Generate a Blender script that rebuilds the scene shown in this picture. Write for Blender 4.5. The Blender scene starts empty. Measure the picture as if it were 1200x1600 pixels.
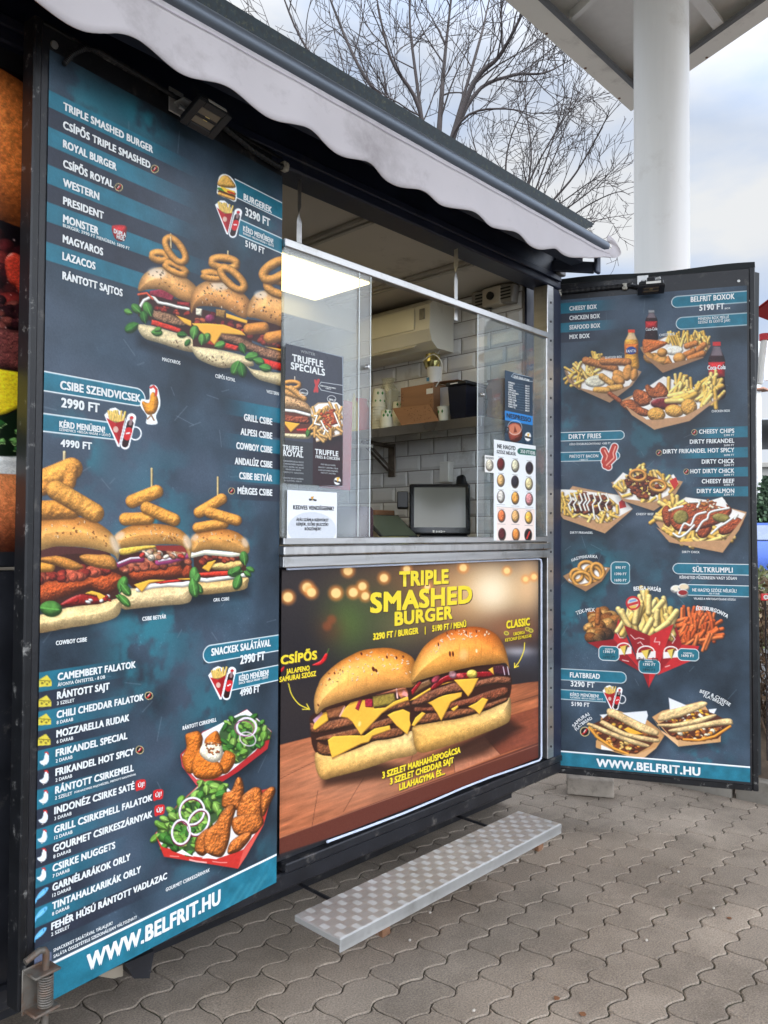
import bpy, bmesh, math, random
import numpy as np
from mathutils import Vector, Matrix
R = math.radians
S = bpy.context.scene
# ---- camera: measured from the vanishing points of the trailer (f = 1200 px on a 1200 x 1600 picture)
YAW, PITCH, ROLL, EYE, FPX = R(43.4425), R(1.4654), R(0.3019), 1.5, 1200.0
FW = Vector((math.cos(PITCH) * math.cos(YAW), math.cos(PITCH) * math.sin(YAW), math.sin(PITCH)))
_r = Vector((math.sin(YAW), -math.cos(YAW), 0)); _u = _r.cross(FW)
RT = _r * math.cos(ROLL) + _u * math.sin(ROLL); UP = _u * math.cos(ROLL) - _r * math.sin(ROLL)
CAM = Vector((0, 0, EYE))
cd = bpy.data.cameras.new('camera'); cam = bpy.data.objects.new('camera', cd); S.collection.objects.link(cam)
M3 = Matrix((RT, UP, -FW)).transposed(); cam.matrix_world = Matrix.Translation(CAM) @ M3.to_4x4()
cd.sensor_fit = 'HORIZONTAL'; cd.sensor_width = 36; cd.lens = 36 * FPX / 1200; cd.clip_start = .05; cd.clip_end = 2000
S.camera = cam
# ---- sky, sun, exposure: bright broken cloud, sun soft behind the photographer's left shoulder
SUN_EL, SUN_AZ = R(57), R(240)                      # azimuth counted from +X towards +Y, where the sun stands
w = bpy.data.worlds.new('World'); S.world = w; w.use_nodes = True
nt = w.node_tree; nt.nodes.clear()
def wn(t, **k):
    n = nt.nodes.new(t)
    for a, b in k.items(): setattr(n, a, b)
    return n
out = wn('ShaderNodeOutputWorld'); bg = wn('ShaderNodeBackground'); bg.inputs[1].default_value = .10
sky = wn('ShaderNodeTexSky', sky_type='NISHITA', sun_disc=False, sun_elevation=SUN_EL, sun_rotation=R(90) - SUN_AZ, air_density=1.0, dust_density=1.6, ozone_density=1.0)
tc = wn('ShaderNodeTexCoord'); mp = wn('ShaderNodeMapping'); mp.inputs['Scale'].default_value = (1.0, 1.0, 2.6)
n1 = wn('ShaderNodeTexNoise'); n1.inputs['Scale'].default_value = 2.3; n1.inputs['Detail'].default_value = 7; n1.inputs['Roughness'].default_value = .55; n1.inputs['Distortion'].default_value = .3
rp = wn('ShaderNodeValToRGB'); rp.color_ramp.elements[0].position = .36; rp.color_ramp.elements[1].position = .56; rp.color_ramp.elements[0].color = (.82, .82, .82, 1)
n2 = wn('ShaderNodeTexNoise'); n2.inputs['Scale'].default_value = 2.6; n2.inputs['Detail'].default_value = 7
cr = wn('ShaderNodeValToRGB'); cr.color_ramp.elements[0].position = .42; cr.color_ramp.elements[1].position = .57
cr.color_ramp.elements[0].color = (3.5, 4.15, 5.3, 1); cr.color_ramp.elements[1].color = (5.0, 5.1, 5.2, 1)
mx = wn('ShaderNodeMix', data_type='RGBA')
L = nt.links.new
L(tc.outputs['Generated'], mp.inputs[0]); L(mp.outputs[0], n1.inputs['Vector']); L(mp.outputs[0], n2.inputs['Vector'])
L(n1.outputs[0], rp.inputs[0]); L(n2.outputs[0], cr.inputs[0]); L(rp.outputs[0], mx.inputs[0]); L(sky.outputs[0], mx.inputs[6]); L(cr.outputs[0], mx.inputs[7])
# the cloud deck is brighter round the veiled sun
sdir = Vector((math.cos(SUN_EL) * math.cos(SUN_AZ), math.cos(SUN_EL) * math.sin(SUN_AZ), math.sin(SUN_EL)))
dt = wn('ShaderNodeVectorMath', operation='DOT_PRODUCT'); dt.inputs[1].default_value = sdir
gr = wn('ShaderNodeMapRange'); gr.inputs[1].default_value = .0; gr.inputs[2].default_value = 1; gr.inputs[3].default_value = .92; gr.inputs[4].default_value = 6.2
sc_ = wn('ShaderNodeVectorMath', operation='SCALE'); L(tc.outputs['Generated'], dt.inputs[0]); L(dt.outputs['Value'], gr.inputs[0]); L(gr.outputs[0], sc_.inputs['Scale']); L(mx.outputs[2], sc_.inputs[0])
L(sc_.outputs[0], bg.inputs[0]); L(bg.outputs[0], out.inputs[0])
sd_ = bpy.data.lights.new('sun', 'SUN'); sun = bpy.data.objects.new('sun', sd_); S.collection.objects.link(sun)
sd_.energy = 2.0; sd_.angle = R(35); sd_.color = (1.0, .95, .88)
sdir = Vector((math.cos(SUN_EL) * math.cos(SUN_AZ), math.cos(SUN_EL) * math.sin(SUN_AZ), math.sin(SUN_EL)))
sun.rotation_euler = sdir.to_track_quat('Z', 'Y').to_euler(); sun.location = sdir * 30
S.view_settings.view_transform = 'Standard'; S.view_settings.look = 'None'; S.view_settings.exposure = .88; S.view_settings.gamma = 1
S.cycles.max_bounces = 8; S.cycles.transparent_max_bounces = 16; S.cycles.use_denoising = True
# ---- survey: a picture point meets a known plane of the place
def ray(x, y): return FW * FPX + RT * (x - 600) - UP * (y - 800)
def onY(x, y, Y): d = ray(x, y); return CAM + d * (Y / d.y)
def onX(x, y, X): d = ray(x, y); return CAM + d * (X / d.x)
def onZ(x, y, Z): d = ray(x, y); return CAM + d * ((Z - EYE) / d.z)
def far(x, y, D): d = ray(x, y); return CAM + d * (D / Vector((d.x, d.y, 0)).length)
class Plane:
    def __init__(s, P0, ang, off=0):
        s.u = Vector((math.cos(ang), math.sin(ang), 0)); s.n = Vector((-math.sin(ang), math.cos(ang), 0)); s.P = Vector(P0) - s.n * off; s.a = ang
    def uz(s, x, y):
        d = ray(x, y); t = (s.P - CAM).dot(s.n) / d.dot(s.n); p = CAM + d * t
        return (p - s.P).dot(s.u), p.z
    def at(s, u, z, off=0): p = s.P + s.u * u - s.n * off; return Vector((p.x, p.y, z))
    def shift(s, off): return Plane(s.P, s.a, off)
# ---- objects
C = S.collection
def link(o, parent=None):
    C.objects.link(o)
    if parent: o.parent = parent
    return o
def tag(o, label=None, cat=None, group=None, kind=None):
    for k, v in (('label', label), ('category', cat), ('group', group), ('kind', kind)):
        if v: o[k] = v
    return o
def thing(name, label, cat, loc=(0, 0, 0), group=None):
    o = bpy.data.objects.new(name, None); o.empty_display_size = .1; o.location = loc; link(o); return tag(o, label, cat, group)
def obj(name, bm, mats, parent=None, smooth=False):
    me = bpy.data.meshes.new(name); bm.normal_update(); bm.to_mesh(me); bm.free()
    for m in (mats if isinstance(mats, (list, tuple)) else [mats]): me.materials.append(m)
    if smooth:
        me.polygons.foreach_set('use_smooth', [True] * len(me.polygons))
        try: me.set_sharp_from_angle(angle=R(38))
        except Exception: pass
    o = bpy.data.objects.new(name, me)
    link(o)
    if parent:
        o.parent = parent; o.matrix_parent_inverse = Matrix.Translation(-world_loc(parent))
    return o
def world_loc(o):
    p = Vector(o.location)
    return p
def copy_tree(o, loc, parent=None):
    c = o.copy(); C.objects.link(c)
    if parent: c.parent = parent
    else: c.location = loc
    for ch in list(o.children): copy_tree(ch, None, c)
    return c
# ---- mesh pieces
def box(b, c, s, rot=None, bev=0, mi=0, seg=1):
    t = bmesh.new(); bmesh.ops.create_cube(t, size=1)
    bmesh.ops.scale(t, vec=s, verts=t.verts)
    if bev: bmesh.ops.bevel(t, geom=list(t.edges), offset=bev, segments=seg, affect='EDGES', profile=.5)
    if rot is not None: bmesh.ops.transform(t, matrix=rot.to_4x4(), verts=t.verts)
    bmesh.ops.translate(t, vec=c, verts=t.verts); join(b, t, mi)
def bx(b, x0, x1, y0, y1, z0, z1, bev=0, mi=0): box(b, ((x0 + x1) / 2, (y0 + y1) / 2, (z0 + z1) / 2), (abs(x1 - x0), abs(y1 - y0), abs(z1 - z0)), None, bev, mi)
def join(b, t, mi=0):
    for f in t.faces: f.material_index = mi
    me = bpy.data.meshes.new('t'); t.to_mesh(me); t.free(); b.from_mesh(me); bpy.data.meshes.remove(me)
def tube(b, pts, r, n=8, mi=0, caps=True, closed=False):
    pts = [Vector(p) for p in pts]; rr = r if isinstance(r, (list, tuple)) else [r] * len(pts)
    rings = []; ref = None
    for i, p in enumerate(pts):
        if closed: d = (pts[(i + 1) % len(pts)] - pts[i - 1])
        else: d = (pts[min(i + 1, len(pts) - 1)] - pts[max(i - 1, 0)])
        d = d.normalized() if d.length > 1e-9 else Vector((0, 0, 1))
        if ref is None: ref = d.orthogonal().normalized()
        ref = (ref - d * ref.dot(d)); ref = ref.normalized() if ref.length > 1e-6 else d.orthogonal().normalized()
        s = d.cross(ref)
        rings.append([b.verts.new(p + (ref * math.cos(6.28318 * k / n) + s * math.sin(6.28318 * k / n)) * rr[i]) for k in range(n)])
    m = len(rings)
    for i in range(m if closed else m - 1):
        A, B = rings[i], rings[(i + 1) % m]
        for k in range(n): b.faces.new((A[k], A[(k + 1) % n], B[(k + 1) % n], B[k])).material_index = mi
    if caps and not closed:
        b.faces.new(rings[0][::-1]).material_index = mi; b.faces.new(rings[-1]).material_index = mi
def lathe(b, c, prof, n=20, mi=0, M=None):
    c = Vector(c); rings = []
    for r, z in prof:
        q = [Vector((r * math.cos(6.28318 * k / n), r * math.sin(6.28318 * k / n), z)) for k in range(n)]
        rings.append([b.verts.new(c + (M @ v if M is not None else v)) for v in q])
    for A, B in zip(rings, rings[1:]):
        for k in range(n): b.faces.new((A[k], A[(k + 1) % n], B[(k + 1) % n], B[k])).material_index = mi
    if prof[0][0] > 1e-6: b.faces.new(rings[0][::-1]).material_index = mi
    if prof[-1][0] > 1e-6: b.faces.new(rings[-1]).material_index = mi
def quad(b, *p, mi=0):
    f = b.faces.new([b.verts.new(Vector(v)) for v in p]); f.material_index = mi; return f
def prism(b, P, ext, mi=0):
    """polygon P (list of 3-D points) pushed along ext"""
    e = Vector(ext); A = [b.verts.new(Vector(p)) for p in P]; B = [b.verts.new(Vector(p) + e) for p in P]; n = len(P)
    fs = [b.faces.new(A), b.faces.new(B[::-1])]
    for i in range(n): fs.append(b.faces.new((A[i - 1], A[i], B[i], B[i - 1])))
    for f in fs: f.material_index = mi
    bmesh.ops.recalc_face_normals(b, faces=fs)
# ---- materials (all procedural)
def srgb(*c): return tuple((v / 255 / 12.92 if v <= 10 else ((v / 255 + .055) / 1.055) ** 2.4) for v in c)
def mat(name, col, rough=.5, metal=0, var=.12, vs=6, bump=0, bs=40, spec=.5, dirt=None, dirt_amt=.0, ds=3, stretch=None, alpha=None):
    m = bpy.data.materials.new(name); m.use_nodes = True; t = m.node_tree; p = t.nodes['Principled BSDF']
    p.inputs['Roughness'].default_value = rough; p.inputs['Metallic'].default_value = metal; p.inputs['Specular IOR Level'].default_value = spec
    N = t.nodes.new; lk = t.links.new
    co = N('ShaderNodeTexCoord'); mpn = N('ShaderNodeMapping'); lk(co.outputs['Object'], mpn.inputs[0])
    if stretch: mpn.inputs['Scale'].default_value = stretch
    n = N('ShaderNodeTexNoise'); n.inputs['Scale'].default_value = vs; n.inputs['Detail'].default_value = 5; lk(mpn.outputs[0], n.inputs['Vector'])
    r = N('ShaderNodeValToRGB'); r.color_ramp.elements[0].position = .3; r.color_ramp.elements[1].position = .7
    a = [max(0, v * (1 - var)) for v in col]; b_ = [min(1, v * (1 + var)) for v in col]
    r.color_ramp.elements[0].color = (*a, 1); r.color_ramp.elements[1].color = (*b_, 1); lk(n.outputs[0], r.inputs[0])
    src = r.outputs[0]
    if dirt:
        n3 = N('ShaderNodeTexNoise'); n3.inputs['Scale'].default_value = ds; n3.inputs['Detail'].default_value = 8; n3.inputs['Roughness'].default_value = .7; lk(co.outputs['Object'], n3.inputs['Vector'])
        r3 = N('ShaderNodeValToRGB'); r3.color_ramp.elements[0].position = .62 - dirt_amt * .3; r3.color_ramp.elements[1].position = .75 - dirt_amt * .1; lk(n3.outputs[0], r3.inputs[0])
        mx_ = N('ShaderNodeMix'); mx_.data_type = 'RGBA'; lk(r3.outputs[0], mx_.inputs[0]); lk(src, mx_.inputs[6]); mx_.inputs[7].default_value = (*dirt, 1); src = mx_.outputs[2]
    lk(src, p.inputs['Base Color'])
    rr = N('ShaderNodeMapRange'); rr.inputs[3].default_value = max(.03, rough - .08); rr.inputs[4].default_value = min(1, rough + .1); lk(n.outputs[0], rr.inputs[0]); lk(rr.outputs[0], p.inputs['Roughness'])
    if bump:
        nb = N('ShaderNodeTexNoise'); nb.inputs['Scale'].default_value = bs; nb.inputs['Detail'].default_value = 4; lk(mpn.outputs[0], nb.inputs['Vector'])
        bp = N('ShaderNodeBump'); bp.inputs['Strength'].default_value = bump; bp.inputs['Distance'].default_value = .01; lk(nb.outputs[0], bp.inputs['Height']); lk(bp.outputs[0], p.inputs['Normal'])
    return m
def glass(name, tint=(.95, .97, .97), haze=.1, hz=(.75, .78, .8)):
    m = bpy.data.materials.new(name); m.use_nodes = True; t = m.node_tree; t.nodes.clear(); N = t.nodes.new; lk = t.links.new
    o = N('ShaderNodeOutputMaterial'); tr = N('ShaderNodeBsdfTransparent'); tr.inputs[0].default_value = (*tint, 1)
    gl = N('ShaderNodeBsdfGlossy'); gl.inputs['Roughness'].default_value = .03; fr = N('ShaderNodeFresnel'); ge = N('ShaderNodeNewGeometry'); io = N('ShaderNodeMapRange'); io.inputs[3].default_value = 1.45; io.inputs[4].default_value = 1 / 1.45; lk(ge.outputs['Backfacing'], io.inputs[0]); lk(io.outputs[0], fr.inputs[0])
    df = N('ShaderNodeBsdfDiffuse'); df.inputs[0].default_value = (*hz, 1)
    n = N('ShaderNodeTexNoise'); n.inputs['Scale'].default_value = 2.5; n.inputs['Detail'].default_value = 6; co = N('ShaderNodeTexCoord'); lk(co.outputs['Object'], n.inputs['Vector'])
    mr = N('ShaderNodeMapRange'); mr.inputs[1].default_value = .3; mr.inputs[2].default_value = .7; mr.inputs[3].default_value = haze * .5; mr.inputs[4].default_value = haze * 1.5; lk(n.outputs[0], mr.inputs[0])
    m1 = N('ShaderNodeMixShader'); m2 = N('ShaderNodeMixShader'); lk(mr.outputs[0], m1.inputs[0]); lk(tr.outputs[0], m1.inputs[1]); lk(df.outputs[0], m1.inputs[2])
    lk(fr.outputs[0], m2.inputs[0]); lk(m1.outputs[0], m2.inputs[1]); lk(gl.outputs[0], m2.inputs[2]); lk(m2.outputs[0], o.inputs[0])
    return m
def printed(name, rough=.38, bump=.0, gain=.92):
    m = bpy.data.materials.new(name); m.use_nodes = True; t = m.node_tree; p = t.nodes['Principled BSDF']; N = t.nodes.new; lk = t.links.new
    a = N('ShaderNodeVertexColor'); a.layer_name = 'print'; lk(a.outputs[0], p.inputs['Base Color']); p.inputs['Roughness'].default_value = rough; p.inputs['Specular IOR Level'].default_value = .35
    co = N('ShaderNodeTexCoord'); n = N('ShaderNodeTexNoise'); n.inputs['Scale'].default_value = 3; n.inputs['Detail'].default_value = 3; lk(co.outputs['Object'], n.inputs['Vector'])
    mr = N('ShaderNodeMapRange'); mr.inputs[3].default_value = rough - .1; mr.inputs[4].default_value = rough + .12; lk(n.outputs[0], mr.inputs[0]); lk(mr.outputs[0], p.inputs['Roughness'])
    if bump:
        bp = N('ShaderNodeBump'); bp.inputs['Strength'].default_value = bump; bp.inputs['Distance'].default_value = .02; lk(n.outputs[0], bp.inputs['Height']); lk(bp.outputs[0], p.inputs['Normal'])
    return m
def spl_open3(P, n=8):
    P = [Vector(p) for p in P]; P = [2 * P[0] - P[1]] + P + [2 * P[-1] - P[-2]]; out = []
    for i in range(1, len(P) - 2):
        p0, p1, p2, p3 = P[i - 1:i + 3]
        for k in range(n):
            t = k / n; out.append(.5 * ((2 * p1) + (p2 - p0) * t + (2 * p0 - 5 * p1 + 4 * p2 - p3) * t * t + (3 * p1 - p0 - 3 * p2 + p3) * t ** 3))
    out.append(P[-2]); return out
# ----------------------------------------------------------------------------------------------
# PRINTED ARTWORK: a small numpy painter. It paints the printed picture of a flat sheet onto the
# vertices of that sheet (colour attribute). Coordinates of the drawings are survey coordinates
# (see on_plane): every sheet vertex knows its survey coordinate, so drawings lie flat on the sheet.
# ----------------------------------------------------------------------------------------------
def _h(ix, iy, s):
    v = np.sin(ix * 127.1 + iy * 311.7 + s * 74.7) * 43758.5453
    return v - np.floor(v)

def vnoise(x, y, s=0):
    ix = np.floor(x); iy = np.floor(y); fx = x - ix; fy = y - iy
    fx = fx * fx * (3 - 2 * fx); fy = fy * fy * (3 - 2 * fy)
    a = _h(ix, iy, s); b = _h(ix + 1, iy, s); c = _h(ix, iy + 1, s); d = _h(ix + 1, iy + 1, s)
    return a + (b - a) * fx + (c - a) * fy + (a - b - c + d) * fx * fy

def fbm(x, y, s=0, o=3):
    r = 0; amp = .5; t = 0
    for k in range(o):
        r = r + amp * vnoise(x * 2 ** k, y * 2 ** k, s + k * 7); t += amp; amp *= .5
    return r / t

def sstep(a, b, x):
    t = np.clip((x - a) / (b - a), 0, 1); return t * t * (3 - 2 * t)

def spl(P, n=5):
    P = np.asarray(P, float); m = len(P); out = []
    for i in range(m):
        p0, p1, p2, p3 = P[i - 1], P[i], P[(i + 1) % m], P[(i + 2) % m]
        for k in range(n):
            t = k / n
            out.append(.5 * ((2 * p1) + (p2 - p0) * t + (2 * p0 - 5 * p1 + 4 * p2 - p3) * t * t + (3 * p1 - p0 - 3 * p2 + p3) * t ** 3))
    return np.array(out)

def sd_poly(x, y, P):
    d = np.full(x.shape, 1e9); ins = np.zeros(x.shape, bool)
    n = len(P)
    for i in range(n):
        ax, ay = P[i]; bx, by = P[i - 1]
        ex, ey = bx - ax, by - ay; L = ex * ex + ey * ey + 1e-12
        wx, wy = x - ax, y - ay
        t = np.clip((wx * ex + wy * ey) / L, 0, 1)
        d = np.minimum(d, (wx - ex * t) ** 2 + (wy - ey * t) ** 2)
        c = ((ay <= y) & (by > y)) | ((by <= y) & (ay > y))
        if abs(ey) > 1e-9:
            ins ^= c & (x < ax + (y - ay) * ex / ey)
    d = np.sqrt(d); return np.where(ins, -d, d)

def sd_line(x, y, P):
    d = np.full(x.shape, 1e9)
    for i in range(len(P) - 1):
        ax, ay = P[i]; bx, by = P[i + 1]; ex, ey = bx - ax, by - ay; L = ex * ex + ey * ey + 1e-12
        t = np.clip(((x - ax) * ex + (y - ay) * ey) / L, 0, 1)
        d = np.minimum(d, (x - ax - ex * t) ** 2 + (y - ay - ey * t) ** 2)
    return np.sqrt(d)

def sd_ell(x, y, cx, cy, rx, ry, rot=0):
    c, s = math.cos(rot), math.sin(rot); dx, dy = x - cx, y - cy
    px, py = dx * c + dy * s, -dx * s + dy * c
    k0 = np.sqrt((px / rx) ** 2 + (py / ry) ** 2); k1 = np.sqrt((px / rx ** 2) ** 2 + (py / ry ** 2) ** 2) + 1e-9
    return k0 * (k0 - 1) / k1

def zm(ox, oy, s):                                     # drawings were measured in enlargements of the survey
    return lambda *v: np.array(v, float).reshape(-1, 2) * s + (ox, oy)

class Sheet:
    def __init__(q, X, Y, U, Z):
        q.X, q.Y, q.U, q.Z = X, Y, U, Z
        q.C = np.zeros(X.shape + (3,)); q.seed = 1
        q.r = random.Random(4)
    def win(q, x0, y0, x1, y1):
        m = (q.X > x0) & (q.X < x1) & (q.Y > y0) & (q.Y < y1)
        r = np.flatnonzero(m.any(1)); c = np.flatnonzero(m.any(0))
        if len(r) < 3 or len(c) < 3: return None
        sl = (slice(r[0], r[-1] + 1), slice(c[0], c[-1] + 1))
        return sl, q.X[sl], q.Y[sl]
    def sd(q, sh, pad=2):
        k = sh[0]
        if k in 'ps':
            P = np.asarray(sh[1], float)
            if k == 's': P = spl(P)
            b = [*P.min(0), *P.max(0)]; f = lambda x, y: sd_poly(x, y, P)
        elif k == 'l':
            P = np.asarray(sh[1], float); w = sh[2]
            b = [*(P.min(0) - w), *(P.max(0) + w)]; f = lambda x, y: sd_line(x, y, P) - w
        elif k == 'e':
            m = max(sh[3], sh[4]); b = [sh[1] - m, sh[2] - m, sh[1] + m, sh[2] + m]; f = lambda x, y: sd_ell(x, y, *sh[1:])
        elif k == 'r':
            m = max(sh[3], sh[4]) + sh[6]; b = [sh[1] - m, sh[2] - m, sh[1] + m, sh[2] + m]
            f = lambda x, y: np.abs(sd_ell(x, y, *sh[1:6])) - sh[6]
        k = q.win(b[0] - pad, b[1] - pad, b[2] + pad, b[3] + pad)
        if k is None: return None
        return k[0], k[1], k[2], f(k[1], k[2])
    def mix(q, sl, a, col):
        a = a[..., None]; q.C[sl] = q.C[sl] * (1 - a) + np.asarray(col, float) * a
    def flat(q, sh, col, soft=.7, al=1.0, nz=0, ns=4):
        g = q.sd(sh, 2 + soft)
        if g is None: return
        sl, x, y, d = g
        a = al * (1 - sstep(-soft, soft, d))
        if nz:
            q.seed += 1
            col = np.asarray(col, float) * (1 + nz * (fbm(x / ns, y / ns, q.seed)[..., None] - .5))
        q.mix(sl, a, col)
    def shadow(q, sh, soft=8, al=.5, col=(18, 22, 28)):
        q.flat(sh, col, soft, al)
    def blob(q, sh, base, R=6, amp=.6, ns=3, amb=.5, dif=.62, spec=0, L=(-.45, -.75, .55), edge=.25, soft=.6, top=None, oct=3, var=.12, bot=None):
        g = q.sd(sh, 2)
        if g is None: return
        sl, x, y, d = g
        q.seed += 1
        t = np.clip(-d / R, 0, 1)
        n = fbm(x / ns, y / ns, q.seed, oct) - .5
        hgt = R * np.sqrt(np.clip(1 - (1 - t) ** 2, 0, 1)) * .9 + amp * n * 2.2
        hj, hi = np.gradient(hgt)
        Xi = np.gradient(x, axis=1); Yi = np.gradient(y, axis=1); Yj = np.gradient(y, axis=0)
        hy = hj / np.where(np.abs(Yj) < 1e-4, 1e-4, Yj); hx = (hi - hy * Yi) / np.where(np.abs(Xi) < 1e-4, 1e-4, Xi)
        il = 1 / np.sqrt(hx * hx + hy * hy + 1)
        lx, ly, lz = np.array(L) / np.linalg.norm(L)
        nl = (-hx * lx - hy * ly + lz) * il
        sh_ = (amb + dif * np.clip(nl, 0, 1.2)) / (amb + dif * .56) * 1.03
        sh_ = sh_ * (1 - edge * (1 - t) ** 2)
        b = np.asarray(base, float) * np.ones(x.shape + (3,))
        if top is not None or bot is not None:
            v = (y - y.min()) / max(1e-3, y.max() - y.min())
            if top is not None: w = (1 - sstep(.0, .62, v))[..., None]; b = b * (1 - w) + np.asarray(top, float) * w
            if bot is not None: w = sstep(.55, 1., v)[..., None]; b = b * (1 - w) + np.asarray(bot, float) * w
        q.seed += 1
        b = b * (1 + var * 2 * (fbm(x / (ns * 3), y / (ns * 3), q.seed) - .5))[..., None]
        if amp >= .2:                                    # crumbs and pores
            q.seed += 1; k_ = vnoise(x * 1.15, y * 1.15, q.seed); b = b * (1 + .3 * (k_ - .5) * min(1, .4 + amp * .5))[..., None]
            hi_ = sstep(.80, .93, vnoise(x * .8 + 7, y * .8, q.seed)) * min(.4, .12 + .2 * amp); b = b + (np.array([255, 224, 160.]) - b) * hi_[..., None] * .5
        c = b * sh_[..., None]
        if spec: c = c + (255 * spec * np.clip(nl, 0, 1) ** 14)[..., None]
        q.mix(sl, 1 - sstep(-soft, soft, d), np.clip(c, 0, 255))
    # -------- foods
    def seeds(q, sh, n, cols=((238, 222, 190),), s=1.3):
        g = q.sd(sh)
        if g is None: return
        sl, x, y, d = g
        idx = np.flatnonzero((d < -s).ravel())
        if not len(idx): return
        for k in range(n):
            i = idx[q.r.randrange(len(idx))]
            cx, cy = x.ravel()[i], y.ravel()[i]; a = q.r.uniform(0, 3.1); z = s * q.r.uniform(.7, 1.2)
            q.flat(('e', cx + .4, cy + .5, z, z * .55, a), (90, 50, 25), .5, .5)
            q.flat(('e', cx, cy, z, z * .5, a), q.r.choice(cols), .45)
    def ring(q, cx, cy, rx, ry, rot, w, col=(214, 150, 74)):
        q.shadow(('r', cx + .8, cy + 1.4, rx, ry, rot, w), 2.2, .5, (70, 38, 18))
        q.blob(('r', cx, cy, rx, ry, rot, w), col, R=w * 1.05, amp=w * .05, ns=max(1.2, w * .35), amb=.5, dif=.62, edge=.3)
    def stick(q, x0, y0, x1, y1, w, col=(214, 150, 74), amp=.05):
        q.shadow(('l', [(x0 + .6, y0 + 1.2), (x1 + .6, y1 + 1.2)], w), 1.8, .5, (70, 38, 18))
        q.blob(('l', [(x0, y0), (x1, y1)], w), col, R=w, amp=w * amp, ns=max(1.2, w * .4), amb=.52, dif=.6, edge=.25)
    def leaf(q, x, y, ln, a, wd=.45, col=(74, 128, 58)):
        c, s = math.cos(a), math.sin(a); wd = wd * .78; col = tuple(v * .9 for v in col)
        P = [(0, 0), (.25, -wd * .8), (.6, -wd), (.9, -wd * .6), (1, 0), (.9, wd * .6), (.6, wd), (.25, wd * .8)]
        P = [(x + (u * c - v * s) * ln, y + (u * s + v * c) * ln) for u, v in P]
        q.shadow(('s', [(a_ + .5, b_ + 1) for a_, b_ in P]), 1.5, .35, (20, 35, 15))
        q.blob(('s', P), col, R=ln * wd * .9, amp=.12, ns=2, amb=.5, dif=.6, var=.18, edge=.3)
        q.flat(('l', [(x, y), (x + c * ln * .85, y + s * ln * .85)], max(.25, ln * .025)), tuple(min(255, v * 1.45) for v in col), .4, .7)
    def salad(q, P, n, ln, cols=((84, 142, 60), (60, 112, 48), (120, 168, 70), (150, 190, 92))):
        P = np.asarray(P, float); q.flat(('s', P), (44, 74, 34), 1.2, .9)
        for x, y in q.inside(P, n):
            q.leaf(x, y, ln * q.r.uniform(.7, 1.25), q.r.uniform(0, 6.3), q.r.uniform(.3, .5), q.r.choice(cols))
    def inside(q, P, n):
        P = np.asarray(P, float); lo, hi = P.min(0), P.max(0); out = []
        k = 0
        while len(out) < n and k < n * 60:
            k += 1; x = q.r.uniform(lo[0], hi[0]); y = q.r.uniform(lo[1], hi[1])
            if sd_poly(np.array([x]), np.array([y]), P)[0] < -.5: out.append((x, y))
        out.sort(key=lambda p: p[1]); return out
    def fries(q, P, n, ln, w, cols=((236, 200, 110), (226, 186, 92), (242, 212, 130)), spread=.5, a0=-1.57):
        for x, y in q.inside(P, n):
            a = a0 + q.r.uniform(-spread, spread); l = ln * q.r.uniform(.6, 1.1) / 2
            q.stick(x - math.cos(a) * l, y - math.sin(a) * l, x + math.cos(a) * l, y + math.sin(a) * l, w * q.r.uniform(.85, 1.15), q.r.choice(cols), .03)
    def lumps(q, P, n, r, cols, amp=.5, ns=2.2):
        for x, y in q.inside(P, n):
            k = r * q.r.uniform(.7, 1.2)
            q.blob(('e', x, y, k, k * q.r.uniform(.6, .9), q.r.uniform(-.8, .8)), q.r.choice(cols), R=k * .8, amp=amp, ns=ns, edge=.35)
    def zig(q, P, w, col=(246, 240, 226)):
        q.shadow(('l', [(a + .4, b + .9) for a, b in P], w), 1.2, .35, (60, 30, 15))
        q.blob(('l', P, w), col, R=w, amp=.02, ns=2, amb=.62, dif=.48, edge=.15, var=.03)
    def cheese(q, P, col=(240, 176, 62)):
        P = np.asarray(P, float)
        q.shadow(('p', P + (.6, 1.6)), 2.2, .45, (50, 25, 12))
        q.blob(('p', P), col, R=2.0, amp=.19, ns=9, amb=.8, dif=.46, edge=.12, var=.05, spec=.05)
    def meat(q, P, col=(128, 76, 48), amp=1.0, ns=2.2, R=6):
        q.blob(('s', P), col, R=R, amp=amp, ns=ns, amb=.38, dif=.75, spec=.12, edge=.5, var=.25)
    def tray(q, outer, inner=None, col=(196, 150, 106), paper=(238, 232, 224), front=None, fcol=None):
        o = np.asarray(outer, float)
        q.shadow(('p', o + (2, 7)), 9, .55)
        q.flat(('p', o), col, .7, 1, .12, 3)
        if inner is not None: q.flat(('p', inner), paper, .7, 1, .1, 6)
        if front is not None: q.flat(('p', front), fcol or tuple(v * .88 for v in col), .7, 1, .12, 3)
    def pill(q, u0, u1, z0, z1, col, rad=0, sides='', line=None, lw=.0025, fade=0, al=1.0, pat=0):
        d = .012; sl_r = np.flatnonzero((q.Z.max(1) > z0 - d) & (q.Z.min(1) < z1 + d)); sl_c = np.flatnonzero((q.U.max(0) > u0 - d) & (q.U.min(0) < u1 + d))
        if not len(sl_r) or not len(sl_c): return
        sl = (slice(sl_r[0], sl_r[-1] + 1), slice(sl_c[0], sl_c[-1] + 1)); u, z = q.U[sl], q.Z[sl]
        a0, a1 = u0, u1
        if rad:
            if 'l' not in sides: a0 = u0 - 1
            if 'r' not in sides: a1 = u1 + 1
        cx, cz, hx, hz = (a0 + a1) / 2, (z0 + z1) / 2, (a1 - a0) / 2, (z1 - z0) / 2
        qx = np.abs(u - cx) - hx + rad; qz = np.abs(z - cz) - hz + rad
        sd = np.hypot(np.maximum(qx, 0), np.maximum(qz, 0)) + np.minimum(np.maximum(qx, qz), 0) - rad
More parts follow.
